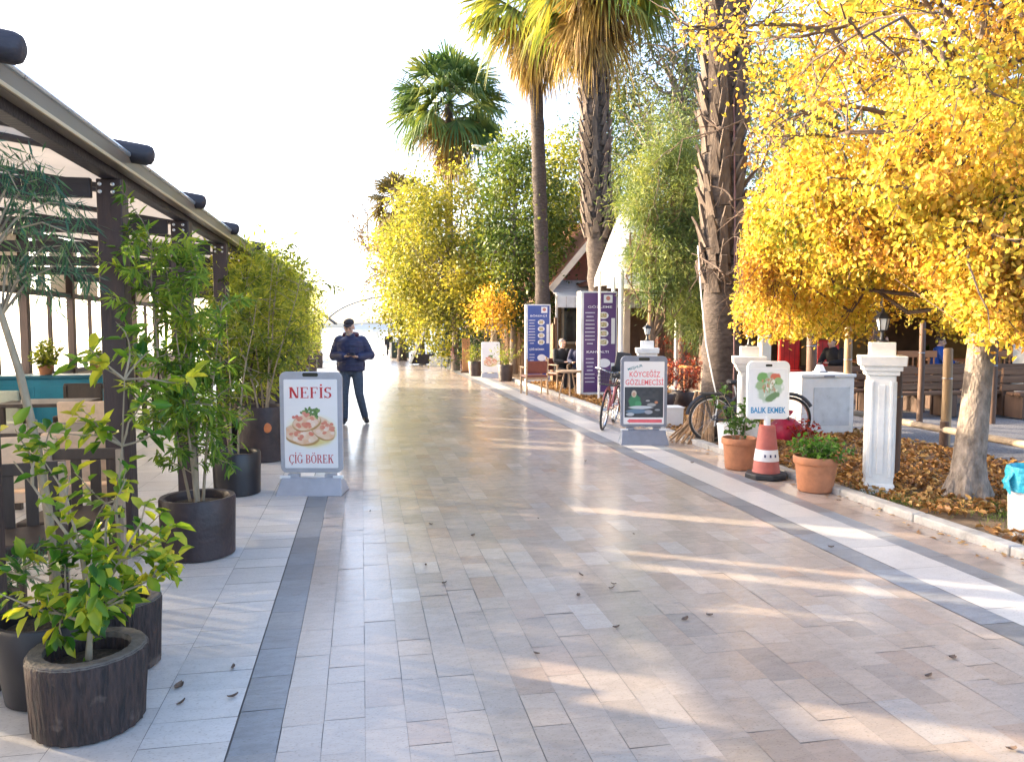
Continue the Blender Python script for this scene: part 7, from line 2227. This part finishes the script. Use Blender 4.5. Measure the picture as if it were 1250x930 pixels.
# a lesser palm-like clump inside the yellow tree group
# cables tied round the near palm
q = TR(866, 400, 9.95)
t = thing('cable', 'pale loose cable hanging down the near stout palm trunk', 'cable', (q.x, 9.9, 0))
pts = [TR(px, py, Y) - Vector((q.x, 9.9, 0)) for px, py, Y in [(852, 300, 10.1), (856, 360, 10.0), (862, 420, 9.92), (870, 462, 9.9), (876, 490, 9.9), (872, 520, 9.95)]]
b = MB(); b.tube(pts, 0.009, 6); b.build('cable_run', WHITEPL, t, smooth=True)
t = thing('cable', 'straight dark red cable running up the right side of the near stout palm', 'cable', (q.x + 0.3, 9.9, 0))
pts = [TR(px, py, Y) - Vector((q.x + 0.3, 9.9, 0)) for px, py, Y in [(894, 545, 9.98), (896, 450, 9.95), (897, 350, 9.95), (897, 250, 9.98), (896, 120, 10.0)]]
b = MB(); b.tube(pts, 0.011, 6); b.build('cable_run', M('maroon_cable', (0.16, 0.08, 0.08), rough=0.6), t, smooth=True)

# roots and creeper at the foot of the near palm
p2 = TR(868, 540, 10.1)
t = thing('root_mass', 'tangle of tan aerial roots at the foot of the near stout palm', 'roots', (p2.x, 10.0, 0))
b = MB()
for k in range(60):
    a = rng.random() * 6.283
    r_ = 0.3 + 0.25 * rng.random()
    b.tube([(0.1 + 0.24 * math.cos(a), 0.3 + 0.24 * math.sin(a), 0.5 + 0.2 * rng.random()), (0.1 + 0.34 * math.cos(a), 0.3 + 0.34 * math.sin(a), 0.25), (0.1 + (0.3 + r_ * 0.6) * math.cos(a), 0.3 + (0.3 + r_ * 0.6) * math.sin(a), -0.01)], [0.016, 0.02, 0.012], 6)
b.build('roots', M('tan_roots', (0.32, 0.2, 0.11), rough=0.9, var=0.4, scale=20), t, smooth=True)

# a wood behind everything on the right, read as one mass
n, k = 26000, 260
cl = np.stack([np.concatenate([22 + rng.random(k // 2) * 8, 6 + rng.random(k - k // 2) * 18]), np.concatenate([-2 + rng.random(k // 2) * 50, 44 + rng.random(k - k // 2) * 8]), rng.random(k) * 7.5], 1)
P, off, idx = crown_points(cl, n, np.full(k, 0.9))
P = P[P[:, 2] > 0]
Ln = 0.3 * (0.6 + 0.8 * rng.random(len(P)))
V, Q = leaf_arrays(P, rng.normal(size=P.shape), Ln, Ln * 0.6, broad=False)
tag(link('background_woods', np_mesh('woods', V, Q), GREENT), kind='stuff')

# ================================================================= LITTER
# dry leaves lying thick on the bed
n = 26000
X = KERB_X1 + 0.05 + rng.random(n) ** 1.0 * 2.7
Y = 1.5 + rng.random(n) * 20
keepm = vnoise(X / 4, Y / 4, 6, 8) > 0.12
X, Y = X[keepm], Y[keepm]
P = np.stack([X, Y, 0.06 + 0.02 * rng.random(len(X))], 1)
D = rng.normal(size=P.shape); D[:, 2] *= 0.35
Ln = 0.058 * (0.6 + 0.8 * rng.random(len(P)))
nr = np.tile([[0, 0, 1.0]], (len(P), 1)) + rng.normal(size=P.shape) * 0.5
V, Q = leaf_arrays(P, D, Ln, Ln * 0.65, broad=True, curl=0.25, nrm=nr, fold=0.3)
kn = 170
kp = np.stack([KERB_X0 - 0.02 - np.abs(rng.normal(size=kn)) * 0.12, 3.5 + rng.random(kn) * 14, 0.007 + 0.004 * rng.random(kn)], 1)
kd = rng.normal(size=(kn, 3)); kd[:, 2] *= 0.1
kl = 0.05 * (0.5 + 0.7 * rng.random(kn))
kV, kQ = leaf_arrays(kp, kd, kl, kl * 0.6, broad=True, curl=0.0, nrm=np.tile([[0, 0, 1.0]], (kn, 1)) + rng.normal(size=(kn, 3)) * 0.12, fold=0.2)
kV[:, 2] = np.maximum(kV[:, 2], 0.005)
Q = np.concatenate([Q, kQ + len(V)]); V = np.concatenate([V, kV])
DRY = leaf_mat('dry_fallen_leaf', [(0.13, 0.06, 0.025), (0.32, 0.15, 0.05), (0.5, 0.27, 0.09), (0.6, 0.4, 0.16)], trans=0.2, clump=0.3, nscale=2)
tag(link('leaf_litter', np_mesh('leaf_litter', V, Q), DRY), kind='stuff')
# sparse grass at the column and trunk
n = 1300
cs = [G(1105, 620), G(1215, 625), G(1140, 618), G(1060, 612), G(1240, 640)]
ci = rng.integers(0, len(cs), n)
P = np.array([[cs[i].x, cs[i].y, 0.03] for i in ci]) + rng.normal(size=(n, 3)) * np.array([0.17, 0.17, 0.0])
P = P[P[:, 0] > KERB_X1 + 0.03]
D = rng.normal(size=P.shape) * 0.5; D[:, 2] = 1
Ln = 0.06 * (0.5 + rng.random(len(P)))
V, Q = leaf_arrays(P, D, Ln, 0.006, broad=False)
tag(link('grass', np_mesh('grass', V, Q), leaf_mat('grass_blade', [(0.04, 0.08, 0.015), (0.09, 0.15, 0.02), (0.2, 0.24, 0.05)], trans=0.3)), kind='stuff')
# single leaves blown onto the paving
first = None
spots = [(222, 858), (218, 838), (285, 815), (284, 851), (452, 624), (577, 654), (526, 640), (709, 702), (657, 633), (774, 652), (747, 718), (752, 766), (836, 756), (866, 751), (1015, 668), (1065, 622), (706, 727), (749, 713), (1162, 803), (1133, 826), (1235, 915), (543, 712), (655, 798), (520, 690), (715, 563), (845, 565)]
for i, (px, py) in enumerate(spots):
    q = G(px, py, 0.004)
    if first is None:
        nx = 7
        V, Q = [], []
        for a in range(nx + 1):
            s = a / nx
            wv = math.sin(math.pi * min(1, s * 0.92 + 0.06)) ** 0.8 * 0.016 + 0.0008
            for c_ in (-1, -0.4, 0, 0.4, 1):
                V.append((c_ * wv, (s - 0.5) * 0.062, 0.004 + 0.007 * c_ * c_ + 0.01 * (s - 0.5) ** 2 * 4))
        for a in range(nx):
            for c_ in range(4):
                o = a * 5 + c_
                Q.append((o, o + 1, o + 6, o + 5))
        first = link('fallen_leaf', np_mesh('fallen_leaf', np.array(V), np.array(Q)), M('curled_brown_leaf', (0.13, 0.085, 0.06), rough=0.8, var=0.4, scale=60), smooth=True)
        tag(first, 'small brown curled leaf lying loose on the pale paving', 'leaf', 'fallen leaves on the paving')
        o = first
    else:
        o = first.copy(); C.objects.link(o)
    o.location = q
    o.rotation_euler = (rng.normal() * 0.1, rng.normal() * 0.2, rng.random() * 6.28)
    s = 0.4 + 0.45 * rng.random()
    if i in (0, 1, 3): s *= 1.05
    o.scale = (s * (0.7 + 0.6 * rng.random()), s, s)
